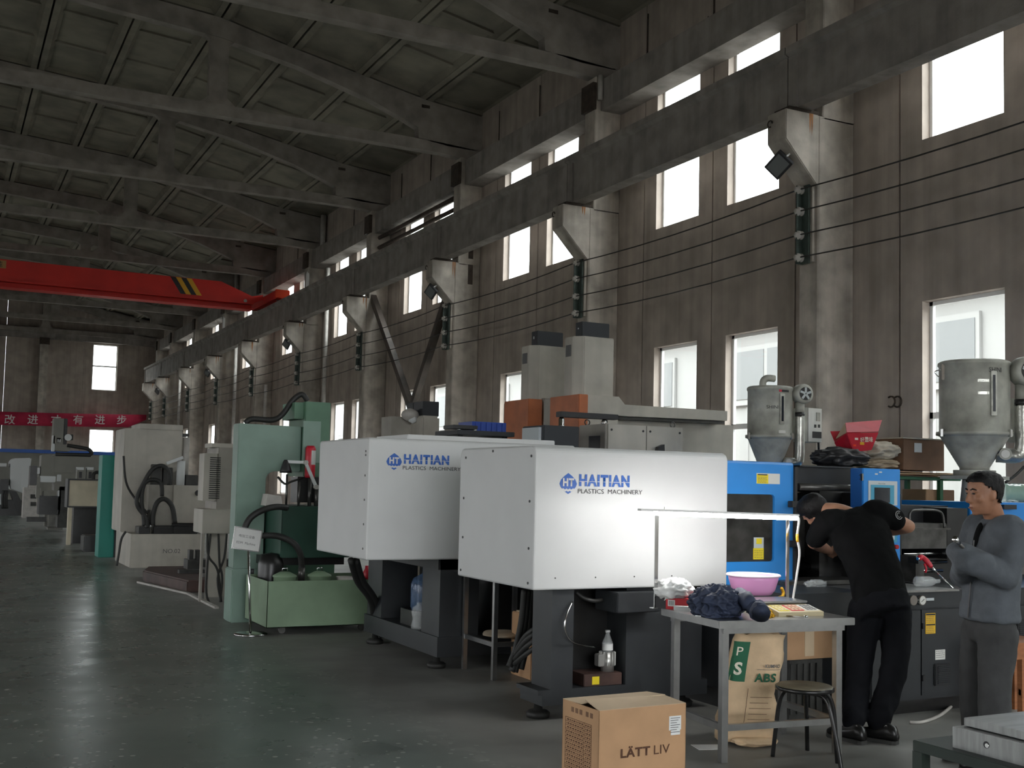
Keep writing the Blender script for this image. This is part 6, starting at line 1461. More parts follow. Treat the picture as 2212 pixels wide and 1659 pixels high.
OB = thing('oil_bottle', 'clear bottle with white and red label standing on pump motor', 'bottle', (mc.x, 6.46, mt_))
B().lathe((mc.x, 6.46, mt_), [(0, 0), (.034, 0), (.036, .01), (.036, .06), (.02, .10), (.014, .115), (.014, .13), (0, .13)], 18).build('shell', 'pet_clear', OB); B().lathe((mc.x, 6.46, mt_+.012), [(.0365, 0), (.0365, .042)], 18).build('label', 'paper_white', OB); B().cyl((mc.x, 6.46, mt_+.128), .017, .014, 'z', 12).build('cap', 'paper_white', OB)
# ---- carton and steel stand between the machines
q0, q1 = P(1146, 1470, z=0), P(1190, 1470, z=0)
CB2 = thing('tall_carton', 'tall brown carton behind the black hoses between the machines', 'box', (q0.x+.15, q0.y+.2, 0))
zt5 = P(1150, 1330, Y=q0.y).z
B().box(q0.x, q0.x+.30, q0.y, q0.y+.34, 0, zt5, .006).build('body', 'cardboard', CB2); B().box(q0.x+.02, q0.x+.28, q0.y+.02, q0.y+.3, zt5, zt5+.01).build('flap', 'cardboard_pale', CB2)
f0, f1 = P(1000, 1446, z=0), P(1064, 1470, z=0)
SS = thing('steel_stand', 'square tube stainless stand between the two white machines', 'stand', ((f0.x+f1.x)/2+.2, (f0.y+f1.y)/2, 0))
fx = (f0.x+f1.x)/2; zst = .80
for x in (fx, fx+.45):
    for y in (f1.y, f0.y): B().box(x, x+.035, y, y+.035, 0, zst).build('leg', 'stainless', SS)
for z in (.25, zst-.035): B().box(fx+.005, fx+.03, f1.y+.035, f0.y, z, z+.035).build('rail', 'stainless', SS)
B().box(fx+.035, fx+.45, f1.y+.005, f1.y+.03, .25, .285).build('rail', 'stainless', SS)
B().box(fx-.01, fx+.50, f1.y-.01, f0.y+.045, zst, zst+.02).build('top', 'stainless', SS)
tag(crumple('white_sack', 'sack_tan', None, (0, 0, .02), (.19, .19, .03), .12, 1.5, 2.0, 4, 0.0, ridge=False, local=True), 'flat white sack lying in the steel stand', 'sack').location = (fx+.25, f1.y+.32, .285)
# ---- water jugs inside the base of the second machine
WJ = thing('water_jug', 'large blue tinted water jug inside the rear machine base', 'jug', (P(918, 1290, Y=9.3).x, 9.3, .5))
q = P(918, 1316, Y=9.2)
B().lathe((q.x, 9.2, q.z), [(0, 0), (.12, 0), (.13, .02), (.13, .22), (.11, .27), (.035, .31), (.03, .36), (0, .36)], 24).build('shell', 'pet_blue', WJ)
WJ.location = (q.x, 9.2, q.z); 
for ch in WJ.children: ch.data.transform(Matrix.Translation(Vector((P(918, 1290, Y=9.3).x, 9.3, .5))-Vector((q.x, 9.2, q.z))))
SP = thing('jug_support', 'dark steel box carrying the blue water jug', 'box', (q.x, 9.2, .26)); B().box(q.x-.15, q.x+.12, 9.08, 9.4, .26, q.z-.002).build('body', 'oily_black', SP)
q = P(904, 1362, Y=9.0); B2_ = thing('clear_jar', 'clear plastic jar standing inside the rear machine base', 'jar', (q.x, 8.98, .262))
B().lathe((q.x, 8.98, .262), [(0, 0), (.07, 0), (.075, .02), (.06, .08), (.075, .14), (.06, .18), (.03, .20), (.03, .22), (0, .22)], 20).build('shell', 'pet_clear', B2_)
VP_ = thing('valve_pump', 'small pump unit with silver cap behind the rear machine frame', 'pump', tuple(Vector((P(840, 1335, Y=10.3).x, 10.3, 0))))
q0, q1 = P(822, 1305, Y=10.3), P(858, 1340, Y=10.3)
B().box(q0.x, q1.x, 10.3, 10.5, .0, P(840, 1305, Y=10.3).z, .01).build('body', 'oily_black', VP_); q = P(843, 1300, Y=10.35); B().cyl((q.x, 10.38, P(840, 1305, Y=10.3).z), .05, P(843, 1268, Y=10.35).z-P(840, 1305, Y=10.3).z, 'z', 14).build('cap', 'pump_alloy', VP_)
# ---- rack between the machines with cartons and sacks
RY = 7.75
RK = thing('storage_rack', 'green angle steel rack with cardboard layers behind near machine', 'rack', (8.3, 8.0, 0))
rz = P(2000, 1030, Y=RY).z; rx0, rx1 = P(1862, 1010, Y=RY).x, P(2076, 1020, Y=RY).x
B().box(rx0, rx1, RY, RY+.45, rz-.03, rz, .002).build('shelf', 'rack_green', RK); zl = P(2050, 1085, Y=RY).z
B().box(rx0, rx1, RY, RY+.45, zl-.03, zl, .002).build('shelf', 'rack_green', RK)
for x in (P(2031, 1060, Y=RY).x, rx0): 
    for y in (RY, RY+.41): B().box(x, x+.04, y, y+.04, 0, rz).build('post', 'rack_green', RK)
def stackbox(name, lab, a, b_, c_, d, Y, dep, base, m_, cat='box'):
    p, q = P(a, b_, Y=Y), P(c_, d, Y=Y); t = thing(name, lab, cat, ((p.x+q.x)/2, Y+dep/2, base)); B().box(p.x, q.x, Y, Y+dep, base, p.z, .004).build('body', m_, t); return t
for i in range(4):
    q = P(1960, 1012, Y=RY); z = rz+i*.012
    b = B(); w = rx1-rx0; N_ = 12; gp = []
    for k in range(N_+1):
        x = rx0+.25+i*.04+(w-.28)*k/N_; gp.append([b.bm.verts.new((x, RY-.04+.01*i+jj*.46, z+.002+.006*noise3((x*3, i*3.3, jj), 1.3)+.004)) for jj in (0, 1)])
    for k in range(N_): b.bm.faces.new((gp[k][0], gp[k+1][0], gp[k+1][1], gp[k][1]))
    o = b.build('cardboard_sheet', ['cardboard_dark', 'cardboard', 'cardboard_pale', 'cardboard'][i], at=(rx0+1, RY+.2, z)); s_ = o.modifiers.new('t', 'SOLIDIFY'); s_.thickness = .005
    tag(o, ['lowest of four cardboard sheets stacked on the rack', 'second lowest cardboard sheet on the rack', 'third cardboard sheet from below on the rack', 'topmost cardboard sheet on the rack'][i], 'cardboard', 'cardboard sheets on the rack')
zs_ = rz+.06
t = stackbox('brown_carton', 'closed brown carton with white label on the rack sheets', 1951, 947, 2040, 1003, RY+.02, .38, zs_, 'cardboard_dark')
B().box(P(1975, 960, Y=RY+.02).x, P(1991, 960, Y=RY+.02).x, RY+.018, RY+.02, P(1980, 977, Y=RY+.02).z, P(1980, 957, Y=RY+.02).z).build('label', 'paper_white', t)
p, q = P(1951, 947, Y=RY+.02), P(2040, 947, Y=RY+.02); B().box(p.x-.01, q.x+.02, RY+.01, RY+.42, p.z, p.z+.012).build('lid', 'sack_white', t)
p = P(1912, 960, Y=RY+.2)
for i, (a, b_, lab, rr) in enumerate(((1896, 962, 'upper rolled tan paper sack on the rack beside brown carton', (.19, .19, .085)), (1898, 990, 'lower crumpled tan paper sack on the rack', (.19, .18, .05)))):
    c = P(a, b_, Y=RY+.2); o = crumple('rolled_sack', 'sack_tan' if i else 'sack_white', None, (0, 0, 0), rr, .28, 1.5, 6.0+i*3, 5, None, local=True); o.location = (c.x, RY+.22, [rz+.24, rz+.11][i]); tag(o, lab, 'sack')
BG = crumple('black_bag', 'black_plastic', None, (0, 0, 0), (.26, .2, .09), .35, 1.4, 8.8, 4, None, local=True); c = P(1830, 990, Y=RY+.1); BG.location = (c.x, RY+.2, c.z); tag(BG, 'black plastic bag with pale strap under the red carton', 'bag')
p = P(1850, 1005, Y=RY+.1)
SB = thing('machine_ledge', 'dark steel ledge carrying the black bag beside the rack', 'ledge', (p.x, RY+.2, 0)); B().box(P(1790, 1004, Y=RY+.05).x, rx0-.02, RY+.0, RY+.45, 0, p.z-.03).build('body', 'oily_black', SB)
# red carton, tipped
rc = P(1850, 945, Y=RY+.2)
RC = thing('red_carton', 'open red snack carton with white Chinese print tipped on bag', 'box', tuple(rc))
f_ = [P(x, y, Y=RY+.12) for x, y in ((1829, 934), (1893, 912), (1876, 965), (1838, 967))]
cpt = [P(1829, 936, Y=RY+.1), P(1897, 934, Y=RY+.1), P(1882, 972, Y=RY+.1), P(1845, 976, Y=RY+.1)]
def slab(pts, th, name, m_):
    b = B(); vs = [b.bm.verts.new(p_) for p_ in pts]; b.bm.faces.new(vs); o = b.build(name, m_, RC); s_ = o.modifiers.new('t', 'SOLIDIFY'); s_.thickness = th; return o
dp = Vector((.06, .28, .03))
slab(cpt, .005, 'front_panel', 'carton_red'); slab([cpt[0], cpt[3], P(1822, 984, Y=RY+.3), P(1803, 956, Y=RY+.3)], .005, 'side_panel', 'carton_red')
lid = [P(1826, 914, Y=RY+.25), P(1905, 908, Y=RY+.25), P(1897, 933, Y=RY+.11), P(1829, 935, Y=RY+.11)]
slab(lid, .005, 'lid_flap', 'carton_red'); slab([cpt[0]+dp, cpt[1]+dp, cpt[2]+dp, cpt[3]+dp], .005, 'rear_panel', 'carton_red'); slab([P(1806, 948, Y=RY+.32), P(1826, 914, Y=RY+.32), P(1829, 935, Y=RY+.13)], .004, 'open_flap', 'cardboard_pale')
for px, py, w_, m_ in ((1850, 948, 7, 'sack_print'), (1862, 958, 9, 'glove_yellow'), (1846, 962, 6, 'crane_orange'), (1872, 946, 6, 'sack_print')):
    a9 = P(px-w_/2, py+w_*.3, Y=RY+.094); c9 = P(px+w_/2, py-w_*.3, Y=RY+.094); B().box(a9.x, c9.x, RY+.092, RY+.096, a9.z, c9.z).build('printed_picture', m_, RC)
lu = (lid[2]-lid[3]).normalized(); lv = (lid[0]-lid[3]); lv = (lv-lu*lv.dot(lu)).normalized()
letter('lettering', '天山海乐福 珍品红枣糕', lid[3]+lu*.07+lv*.035-Vector((0, .006, 0)), lu, lv, (lid[2]-lid[3]).length*.74, .05, 'sack_print', RC, .01)
lu = (cpt[1]-cpt[0]).normalized(); letter('lettering', '好滋味', cpt[0]+lu*.16-Vector((0, .006, .09)), lu, (0, 0, 1), .16, .05, 'sack_print', RC, .01)
# small boxes on the lower shelf, bottle on the blue cover
t = stackbox('shelf_carton', 'opened brown carton on the lower rack shelf', 2000, 1057, 2030, 1084, RY+.05, .3, zl, 'cardboard'); 
t2 = stackbox('shelf_carton', 'dark brown carton behind green rack post', 2034, 1058, 2062, 1084, RY+.05, .3, zl, 'cardboard_dark')
q = P(2158, 1068, Y=6.85); zc9 = P(2180, 1086, Y=6.42).z; GB = thing('green_bottle', 'big pale green water bottle lying on the blue cover', 'bottle', (q.x+.2, 6.85, zc9))
B().lathe((q.x, 6.85, zc9+.085), [(0, 0), (.06, .0), (.082, .02), (.085, .06), (.079, .09), (.085, .12), (.079, .15), (.085, .18), (.079, .21), (.085, .24), (.085, .34), (.04, .42), (0, .42)], 22, 'x').build('shell', 'pet_green', GB)
# ================================================================== PEOPLE
mat('skin', (0.36, 0.185, 0.115), 0.5, var=0.12, scale=18, spec=0.4)
mat('skin_tan', (0.30, 0.145, 0.085), 0.5, var=0.14, scale=18, spec=0.4)
mat('hair_black', (0.004, 0.0035, 0.0035), 0.55, var=0.3, scale=60, bump=0.4, bscale=180, spec=0.25)
mat('tee_black', (0.0042, 0.0044, 0.0047), 0.9, var=0.25, scale=10, bump=0.3, bscale=28, spec=0.12)
mat('trouser_black', (0.0058, 0.0062, 0.008), 0.9, var=0.3, scale=8, bump=0.3, bscale=22, spec=0.12)
mat('jacket_grey', (0.075, 0.085, 0.098), 0.85, var=0.25, scale=9, bump=0.4, bscale=26)
mat('trouser_grey', (0.036, 0.037, 0.038), 0.85, var=0.25, scale=9, bump=0.35, bscale=20)
mat('shoe_black', (0.008, 0.008, 0.008), 0.3)
mat('sole_grey', (0.04, 0.04, 0.038), 0.7)
mat('eye_dark', (0.01, 0.008, 0.007), 0.15)
mat('lip', (0.20, 0.075, 0.055), 0.5)
def ellipsoid(b, c, ax, ay, az, sub=3):
    r = bmesh.ops.create_icosphere(b.bm, subdivisions=sub, radius=1.0); c, ax, ay, az = map(Vector, (c, ax, ay, az))
    for v in r['verts']: v.co = c+ax*v.co.x+ay*v.co.y+az*v.co.z
def limb(b, pts, rad, n=14, flat=None):
    """tapering limb through joints with round ends; rad: radius or (across, along-flat) pairs"""
    P_ = catmull(pts, 5); k = len(pts); R_ = []
    for i in range(len(P_)):
        t = i/5; a = min(int(t), k-1); c = min(a+1, k-1); f = t-a; R_.append(rad[a]*(1-f)+rad[c]*f)
    b.tube(P_, R_, n)
    for p_, r_ in ((P_[0], R_[0]), (P_[-1], R_[-1])): ellipsoid(b, p_, (r_, 0, 0), (0, r_, 0), (0, 0, r_), 2)
def loft(b, secs, n=24):
    """closed loft of elliptical sections (centre, half-axis a, half-axis b)"""
    R_ = []
    for c, a, e in secs:
        c, a, e = map(Vector, (c, a, e)); R_.append([b.bm.verts.new(c+a*math.cos(j*2*math.pi/n)+e*math.sin(j*2*math.pi/n)) for j in range(n)])
    fs = []
    for i in range(len(R_)-1):
        for j in range(n): fs.append(b.bm.faces.new((R_[i][j], R_[i][(j+1) % n], R_[i+1][(j+1) % n], R_[i+1][j])))
    fs.append(b.bm.faces.new(R_[0][::-1])); fs.append(b.bm.faces.new(R_[-1]))
    bmesh.ops.recalc_face_normals(b.bm, faces=fs)
def fuse(b, name, material, parent, voxel=.011, smooth=6, wrinkle=0.0, wf=10.0, seed=0.0, keep=None):
    """melt overlapping shapes into one continuous skin"""
    me = bpy.data.meshes.new('tmp'); b.bm.to_mesh(me); b.bm.free(); o = bpy.data.objects.new('tmp', me); COL.objects.link(o)
    m_ = o.modifiers.new('r', 'REMESH'); m_.mode = 'VOXEL'; m_.voxel_size = voxel
    s_ = o.modifiers.new('s', 'SMOOTH'); s_.factor = .5; s_.iterations = smooth
    dg = bpy.context.evaluated_depsgraph_get(); out = bpy.data.meshes.new_from_object(o.evaluated_get(dg)); bpy.data.objects.remove(o); bpy.data.meshes.remove(me)
    if wrinkle:
        ns = [v.normal.copy() for v in out.vertices]
        for v, n_ in zip(out.vertices, ns):
            q = v.co; w = 1-2*abs(noise3((q.x, q.y, q.z*.55), wf, seed)); w2 = noise3((q.x, q.y, q.z), wf*2.3, seed+4); v.co = q+n_*wrinkle*(w*.7+w2*.5)
    if keep:
        bm = bmesh.new(); bm.from_mesh(out); bmesh.ops.delete(bm, geom=[v for v in bm.verts if not keep(v.co)], context='VERTS')
        bd_ = [v for v in bm.verts if v.is_boundary]
        for _ in range(10): bmesh.ops.smooth_vert(bm, verts=bd_, factor=.5, use_axis_x=True, use_axis_y=True, use_axis_z=True)
        bm.to_mesh(out); bm.free()
    w = wloc(parent)
    for v in out.vertices: v.co -= w
    for p_ in out.polygons: p_.use_smooth = True
    out.materials.clear(); out.materials.append(MATS[material]); ob = bpy.data.objects.new(name, out); COL.objects.link(ob); ob.parent = parent
    return ob
def hand(b, w, d, nrm, s=1.0, curl=.5, side=1):
    """palm and five bent fingers from wrist w towards d; nrm points out of the back of the hand"""
    w, d, nrm = Vector(w), Vector(d).normalized(), Vector(nrm); nrm = (nrm-d*nrm.dot(d)).normalized(); x = d.cross(nrm)*side
    loft(b, [(w, x*.026*s, nrm*.020*s), (w+d*.03*s, x*.034*s, nrm*.017*s), (w+d*.075*s, x*.041*s, nrm*.014*s), (w+d*.09*s, x*.040*s, nrm*.012*s)], 14)
    for i, (u, L) in enumerate(((-.03, .068), (-.010, .078), (.011, .072), (.031, .055))):
        p0 = w+d*.085*s+x*u*s; a = curl*.8; q = [p0]; dd = d.copy()
        for seg, fr in ((0, .45), (1, .32), (2, .25)):
            dd = (dd*math.cos(a)-nrm*math.sin(a)).normalized(); nn = (nrm-dd*nrm.dot(dd)); q.append(q[-1]+dd*L*fr*s)
        b.tube(q, [.0095*s, .009*s, .0085*s, .007*s], 8); ellipsoid(b, q[-1], (.007*s, 0, 0), (0, .007*s, 0), (0, 0, .007*s), 1)
    t0 = w+d*.03*s-x*.03*s; q = [t0, t0-x*.022*s+d*.03*s-nrm*.008*s, t0-x*.022*s+d*.06*s-nrm*.018*s]
    b.tube(q, [.013*s, .0115*s, .008*s], 8)
HEADP = [(-1.0, .045, .036, .030), (-.93, .060, .045, .038), (-.80, .073, .052, .050), (-.60, .081, .062, .060), (-.35, .086, .078, .068), (-.10, .088, .090, .073), (.15, .090, .098, .076), (.40, .092, .101, .077), (.62, .086, .096, .073), (.80, .070, .080, .060), (.93, .045, .052, .038), (1.0, .015, .018, .014)]
def hair(name, parent, c, f, u, l, H, keep, seed):
    b = B(); loft(b, [(c+u*t*H*1.07+f*(fr-bk)/2-f*.002, l*(w+.010), f*((fr+bk)/2+.011)) for t, fr, bk, w in HEADP], 30)
    def kp(co):
        q = co-c; return keep(q.dot(f), q.dot(u)/H, abs(q.dot(l)))
    o = fuse(b, name, 'hair_black', parent, .007, 3, .004, 34, seed, kp); m_ = o.modifiers.new('t', 'SOLIDIFY'); m_.thickness = .014; m_.offset = -1
    return o
def head(b, c, f, u, s=1.0):
    """skull, jaw, nose, brow, lips and ears; c centre, f facing, u up"""
    f, u = Vector(f).normalized(), Vector(u).normalized(); l = u.cross(f).normalized(); f = l.cross(u).normalized(); c = Vector(c)
    H = .118*s
    prof = [(-1.0, .045, .036, .030), (-.93, .060, .045, .038), (-.80, .073, .052, .050), (-.60, .081, .062, .060), (-.35, .086, .078, .068), (-.10, .088, .090, .073), (.15, .090, .098, .076), (.40, .092, .101, .077), (.62, .086, .096, .073), (.80, .070, .080, .060), (.93, .045, .052, .038), (1.0, .015, .018, .014)]
    secs = []
    for t, fr, bk, w in prof:
        secs.append((c+u*t*H+f*(fr-bk)/2*s, l*w*s, f*(fr+bk)/2*s))
    loft(b, secs, 28)
    b.tube([c+u*.10*H+f*.088*s, c-u*.18*H+f*.102*s, c-u*.33*H+f*.106*s, c-u*.38*H+f*.09*s], [.008*s, .011*s, .014*s, .010*s], 10)
    for k in (-1, 1):
        ellipsoid(b, c-u*.35*H+f*.092*s+l*k*.012*s, l*.010*s, f*.010*s, u*.008*s, 2)
        ellipsoid(b, c+u*.14*H+f*.078*s+l*k*.032*s, l*.026*s, f*.014*s, u*.010*s, 2)
        ellipsoid(b, c-u*.22*H+f*.062*s+l*k*.045*s, l*.022*s, f*.022*s, u*.022*s, 2)
        ellipsoid(b, c-u*.08*H-f*.008*s+l*k*.080*s, l*.010*s, f*.020*s-l*k*.006*s, u*.032*s, 2)
    ellipsoid(b, c-u*.60*H+f*.080*s, l*.024*s, f*.012*s, u*.008*s, 2); ellipsoid(b, c-u*.72*H+f*.077*s, l*.021*s, f*.012*s, u*.009*s, 2)
    ellipsoid(b, c-u*.92*H+f*.060*s, l*.022*s, f*.018*s, u*.016*s, 2)
    return f, u, l, H
def shoe(parent, heel, d, s=1.0):
    heel, d = Vector(heel), Vector(d); d.z = 0; d.normalize(); l = Vector((-d.y, d.x, 0)); z = Vector((0, 0, 1))
    b = B(); loft(b, [(heel-d*.005*s+z*.045*s, l*.02*s, z*.02*s), (heel+d*.01*s+z*.06*s, l*.034*s, z*.045*s), (heel+d*.06*s+z*.065*s, l*.038*s, z*.055*s), (heel+d*.12*s+z*.055*s, l*.041*s, z*.045*s), (heel+d*.19*s+z*.043*s, l*.046*s, z*.032*s), (heel+d*.25*s+z*.036*s, l*.038*s, z*.026*s), (heel+d*.275*s+z*.032*s, l*.018*s, z*.016*s)], 18)
    up_ = b.build('shoe', 'shoe_black', parent, smooth=True)
    b = B(); pts = []
    for t, w in ((0, .026), (.02, .036), (.10, .038), (.19, .047), (.25, .038), (.28, .015)): pts.append((t, w))
    V = [heel+d*t*s+l*w*s for t, w in pts]+[heel+d*t*s-l*w*s for t, w in pts[::-1]]
    A = [b.bm.verts.new((v.x, v.y, .0)) for v in V]; C = [b.bm.verts.new((v.x, v.y, .022)) for v in V]; n = len(V)
    b.bm.faces.new(A[::-1]); b.bm.faces.new(C)
    for i in range(n): b.bm.faces.new((A[i], A[(i+1) % n], C[(i+1) % n], C[i]))
    bmesh.ops.recalc_face_normals(b.bm, faces=b.bm.faces); b.build('sole', 'sole_grey', up_) if False else b.build('sole', 'sole_grey', parent)
# ------------------------------------------------------------------ man leaning into the machine
ft1 = P(1906, 1603, z=0); ft2 = P(1846, 1603, z=0)
PB = thing('person', 'person in black t-shirt and trousers bending into the machine opening', 'person', (ft1.x, ft1.y, 0))
pel = P(1902, 1300, Y=5.30); wai = P(1890, 1235, Y=5.38); che = P(1862, 1165, Y=5.52); uch = P(1846, 1122, Y=5.62); nck = P(1806, 1104, Y=5.74); hd = P(1762, 1104, Y=5.90)
shR = P(1897, 1106, Y=5.52); shL = P(1788, 1128, Y=5.66); elR = P(1962, 1137, Y=5.46); wrR = P(1905, 1150, Y=5.72); elL = P(1757, 1172, Y=5.84); wrL = P(1792, 1190, Y=6.30)
hiR = P(1932, 1318, Y=5.26); hiL = P(1868, 1318, Y=5.36); knR = P(1932, 1440, Y=5.20); knL = P(1856, 1445, Y=5.36)
anR = Vector((ft1.x, ft1.y+.03, .10)); anL = Vector((ft2.x+.02, ft2.y+.03, .10))
wv = (shR-shL).normalized()
tor = (uch-pel).normalized(); fr_ = tor.cross(wv).normalized()
def torso(b, g):
    loft(b, [(pel-tor*.10, wv*(.145+g), fr_*(.105+g)), (pel, wv*(.165+g), fr_*(.118+g)), (wai, wv*(.155+g), fr_*(.11+g)), ((wai+che)/2, wv*(.165+g), fr_*(.115+g)), (che, wv*(.182+g), fr_*(.12+g)), ((che+uch)/2, wv*(.185+g), fr_*(.112+g)), (uch, wv*(.165+g), fr_*(.09+g)), (uch+tor*.05, wv*(.10+g), fr_*(.065+g))])
b = B(); torso(b, -.012)
limb(b, [hiR, knR, anR], [.085, .058, .045]); limb(b, [hiL, knL, anL], [.085, .058, .045])
limb(b, [shR, elR], [.058, .044]); limb(b, [elR, (elR+wrR)/2, wrR], [.046, .043, .030]); limb(b, [shL, elL], [.056, .044]); limb(b, [elL, (elL+wrL)/2, wrL], [.044, .042, .028])
limb(b, [uch, nck, hd], [.07, .056, .05])
hf = Vector((-.12, .88, -.46)); hu = Vector((-.74, .26, .62))
f_, u_, l_, H_ = head(b, hd, hf, hu)
hand(b, wrR, (wrR-elR)+Vector((0, .15, -.08)), (0, -.2, 1), 1, .5, 1); hand(b, wrL, (wrL-elL)+Vector((.05, .1, 0)), (-1, -.2, .4), 1, .6, -1)
fuse(b, 'body', 'skin', PB, .0085, 5)
b = B(); torso(b, .012)
limb(b, [uch+wv*.10, shR, shR+(elR-shR)*.55], [.09, .082, .072]); limb(b, [uch-wv*.10, shL, shL+(elL-shL)*.80], [.09, .080, .068])
tee = fuse(b, 'tee_shirt', 'tee_black', PB, .011, 6, .007, 9, 1.0)
b = B(); loft(b, [(pel+tor*.04, wv*.165, fr_*.125), (pel, wv*.18, fr_*.135), (pel-tor*.10, wv*.165, fr_*.13)])
limb(b, [hiR, knR, anR+Vector((0, 0, .02))], [.104, .080, .068]); limb(b, [hiL, knL, anL+Vector((0, 0, .02))], [.104, .078, .066])
fuse(b, 'trousers', 'trouser_black', PB, .011, 6, .009, 8, 2.0)
hair('hair', PB, hd, f_, u_, l_, H_, lambda x, y, z: y > .40 or (x < .035 and y > .02) or (x < .0 and y > -.55) or (x < -.03 and y > -.75), 3.0)
shoe(PB, ft1+Vector((.03, -.09, 0)), (-.35, .9, 0), 1.02); shoe(PB, ft2+Vector((.0, -.08, 0)), (-.1, .95, 0), 1.0)
mat('sleeve_print', (0.35, 0.35, 0.35), 0.8)
def sleeve_badge(c, n_, s):
    n_ = Vector(n_).normalized(); a = Vector((0, 0, 1)); x = a.cross(n_).normalized(); y = n_.cross(x); c = Vector(c)
    for k, (rr, fl) in enumerate(((.024, 1), (.013, 1))):
        pts = [c+x*rr*math.cos(t)+y*rr*1.15*math.sin(t) for t in [math.radians(60+i*30) for i in range(10)]]
        B().tube(pts, .0025, 5).build('sleeve_print', 'sleeve_print', tee)
sleeve_badge(shR+(elR-shR)*.42+Vector((-.015, -.085, .022)), (-.2, -1, .25), 1); sleeve_badge(shL+(elL-shL)*.55+Vector((-.01, -.072, .0)), (-.3, -1, .1), 1)
# ------------------------------------------------------------------ man standing with folded arms
Yn = 4.45
ctr = P(2138, 1200, Y=Yn)
PS_ = thing('person', 'person in grey zip jacket standing with folded arms watching', 'person', (ctr.x, Yn, 0))
F2 = Vector((-.95, .32, 0)).normalized(); L2 = Vector((0, 0, 1)).cross(F2)   # facing, and his left
def Q(px, py, dy=0.0): return P(px, py, Y=Yn+dy)
hd2 = Q(2126, 1066); nk = Q(2148, 1118); ch2 = Q(2146, 1190); wa2 = Q(2140, 1280); pv = Q(2138, 1345)
sL = Q(2176, 1150, -.10)+L2*.05; sR = ch2-L2*.15+Vector((0, 0, .11))
z_ = Vector((0, 0, 1))
def torso2(b, g, low=True):
    S = [(ch2+z_*.155-F2*.02, L2*(.09+g), F2*(.06+g)), (ch2+z_*.10-F2*.01, L2*(.17+g), F2*(.085+g)), (ch2+z_*.02, L2*(.185+g), F2*(.105+g)), ((ch2+wa2)/2, L2*(.170+g), F2*(.105+g)), (wa2, L2*(.160+g), F2*(.105+g)), (pv+z_*.03, L2*(.165+g), F2*(.11+g))]
    if low: S.append((pv-z_*.08, L2*(.15+g), F2*(.10+g)))
    loft(b, S)
hz_ = pv.z-.06
aL = Vector((0, 0, .09))+Vector((P(2150, 1500, Y=Yn-.09).x+.0, Yn-.09, 0)); aR = Vector((0, 0, .09))+Vector((P(2112, 1500, Y=Yn+.12).x, Yn+.12, 0))
hL = pv+L2*.09-z_*.05; hR = pv-L2*.09-z_*.05
eL = Q(2172, 1245, -.16); wLh = Q(2078, 1196, -.10); eR = ch2-L2*.21-z_*.16+F2*.06; wRh = Q(2088, 1214, -.13)
b = B(); torso2(b, -.012)
limb(b, [hL, (hL+aL)/2+F2*.02, aL], [.085, .06, .045]); limb(b, [hR, (hR+aR)/2+F2*.02, aR], [.085, .06, .045])
limb(b, [sL, eL], [.055, .043]); limb(b, [eL, (eL+wLh)/2, wLh], [.045, .042, .03]); limb(b, [sR, eR], [.055, .043]); limb(b, [eR, (eR+wRh)/2, wRh], [.045, .04, .03])
limb(b, [ch2+z_*.1, nk, hd2-z_*.04-F2*.02], [.07, .057, .056])
f2, u2h, l2, H2 = head(b, hd2, F2+Vector((0, 0, -.06)), (-.06, 0, 1))
tool_d = (Q(2063, 1163, -.13)-Q(2084, 1186, -.13)).normalized()
hand(b, wLh-F2*.03, (F2*.2-L2*.8+z_*.1), F2+z_*.3, .9, .9, 1); hand(b, wRh, (L2*.3-F2*.8-z_*.1), L2+z_*.3, .9, .9, -1)
fuse(b, 'body', 'skin_tan', PS_, .0075, 4)
b = B(); torso2(b, .026, False)
loft(b, [(ch2+z_*.13, L2*.12, F2*.085), (ch2+z_*.16-F2*.015, L2*.082, F2*.072), (ch2+z_*.175-F2*.012, L2*.072, F2*.066)])
limb(b, [ch2+L2*.10+z_*.10, sL, (sL+eL)/2, eL], [.10, .092, .084, .074]); limb(b, [eL, (eL+wLh)/2, wLh, wLh-L2*.09-F2*.02], [.076, .070, .060, .055])
limb(b, [ch2-L2*.10+z_*.10, sR, eR], [.10, .09, .074]); limb(b, [eR, (eR+wRh)/2, wRh, wRh-F2*.09+L2*.02], [.074, .068, .06, .055])
limb(b, [eL+F2*.02, Q(2110, 1222, -.16), wRh+z_*.0], [.06, .06, .05])
loft(b, [(pv+z_*.10, L2*.19, F2*.135), (pv+z_*.03, L2*.198, F2*.142), (pv+z_*.015, L2*.19, F2*.132)])
jk2 = fuse(b, 'jacket', 'jacket_grey', PS_, .0105, 5, .008, 8, 5.0)
B().prism([(0, 0), (.045, .10), (-.045, .10)], 'y', -.004, .004).build('inner_shirt', 'tee_black', PS_) if False else None
e = B(); ellipsoid(e, ch2+z_*.075+F2*.108+L2*.02, L2*.022, F2*.022, z_*.085-F2*.02, 3); e.build('inner_shirt', 'tee_black', PS_, smooth=True)
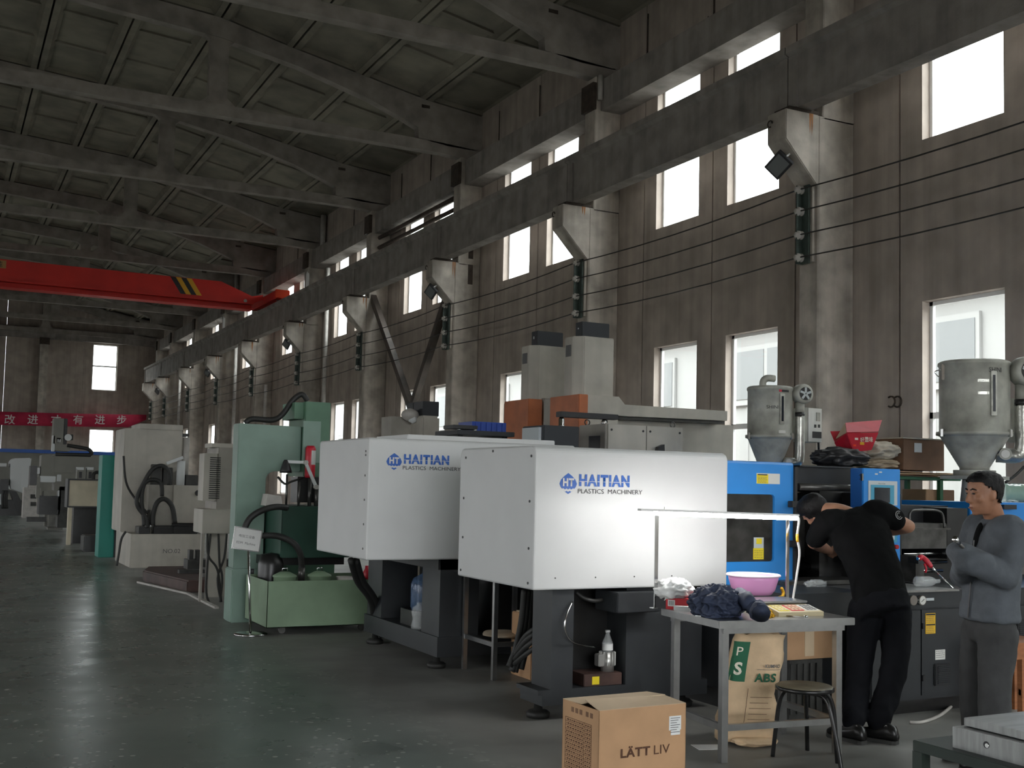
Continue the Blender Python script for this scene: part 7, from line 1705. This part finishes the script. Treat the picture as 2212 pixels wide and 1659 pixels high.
b = B(); zt_ = (ch2+F2*.118+L2*.01); B().bar(ch2+F2*.135+L2*.03+z_*.06, pv+F2*.15+L2*.03+z_*.03, .008, .004).build('zip', 'print_black', jk2)
b = B(); loft(b, [(pv+z_*.04, L2*.165, F2*.11), (pv-z_*.06, L2*.16, F2*.115), (pv-z_*.10, L2*.14, F2*.10)])
limb(b, [hL, (hL+aL)/2+F2*.02, aL+z_*.03], [.105, .088, .082]); limb(b, [hR, (hR+aR)/2+F2*.02, aR+z_*.03], [.105, .088, .08])
fuse(b, 'trousers', 'trouser_grey', PS_, .0105, 6, .008, 8, 6.0)
hair('hair', PS_, hd2, f2, u2h, l2, H2, lambda x, y, z: y > .50+.5*max(0, x-.06) or (x < .045 and y > .30) or (x < .012 and y > .10) or (x < -.022 and y > -.30) or (x < -.05 and y > -.52), 7.0)
for k in (-1, 1):
    e = B(); ellipsoid(e, hd2+u2h*.02*H2+f2*.0835+l2*k*.031, l2*.013, f2*.008, u2h*.0055, 2); e.build('eye', 'eye_dark', PS_, smooth=True)
    e = B(); e.tube([hd2+u2h*.20*H2+f2*.091+l2*k*.016, hd2+u2h*.25*H2+f2*.090+l2*k*.034, hd2+u2h*.19*H2+f2*.076+l2*k*.052], [.004, .0045, .003], 8); e.build('eyebrow', 'hair_black', PS_)
e = B(); e.tube([hd2-u2h*.66*H2+f2*.086-l2*.022, hd2-u2h*.655*H2+f2*.0925, hd2-u2h*.66*H2+f2*.086+l2*.022], [.003, .0045, .003], 8); e.build('mouth_line', 'lip', PS_)
shoe(PS_, aL-z_*.09-F2*.07, F2, 1.0); shoe(PS_, aR-z_*.09-F2*.07, F2, 1.0)
TLh = thing('flashlight', 'small chrome torch held in the folded arms of standing person', 'torch', tuple(Q(2072, 1175, -.13)))
t0, t1 = Q(2092, 1196, -.12), Q(2062, 1163, -.15)
B().tube([t0, t0+(t1-t0)*.7], .010, 12).build('handle', 'oily_steel', TLh); B().tube([t0+(t1-t0)*.68, t1], [.012, .015], 12).build('head', 'chrome', TLh)
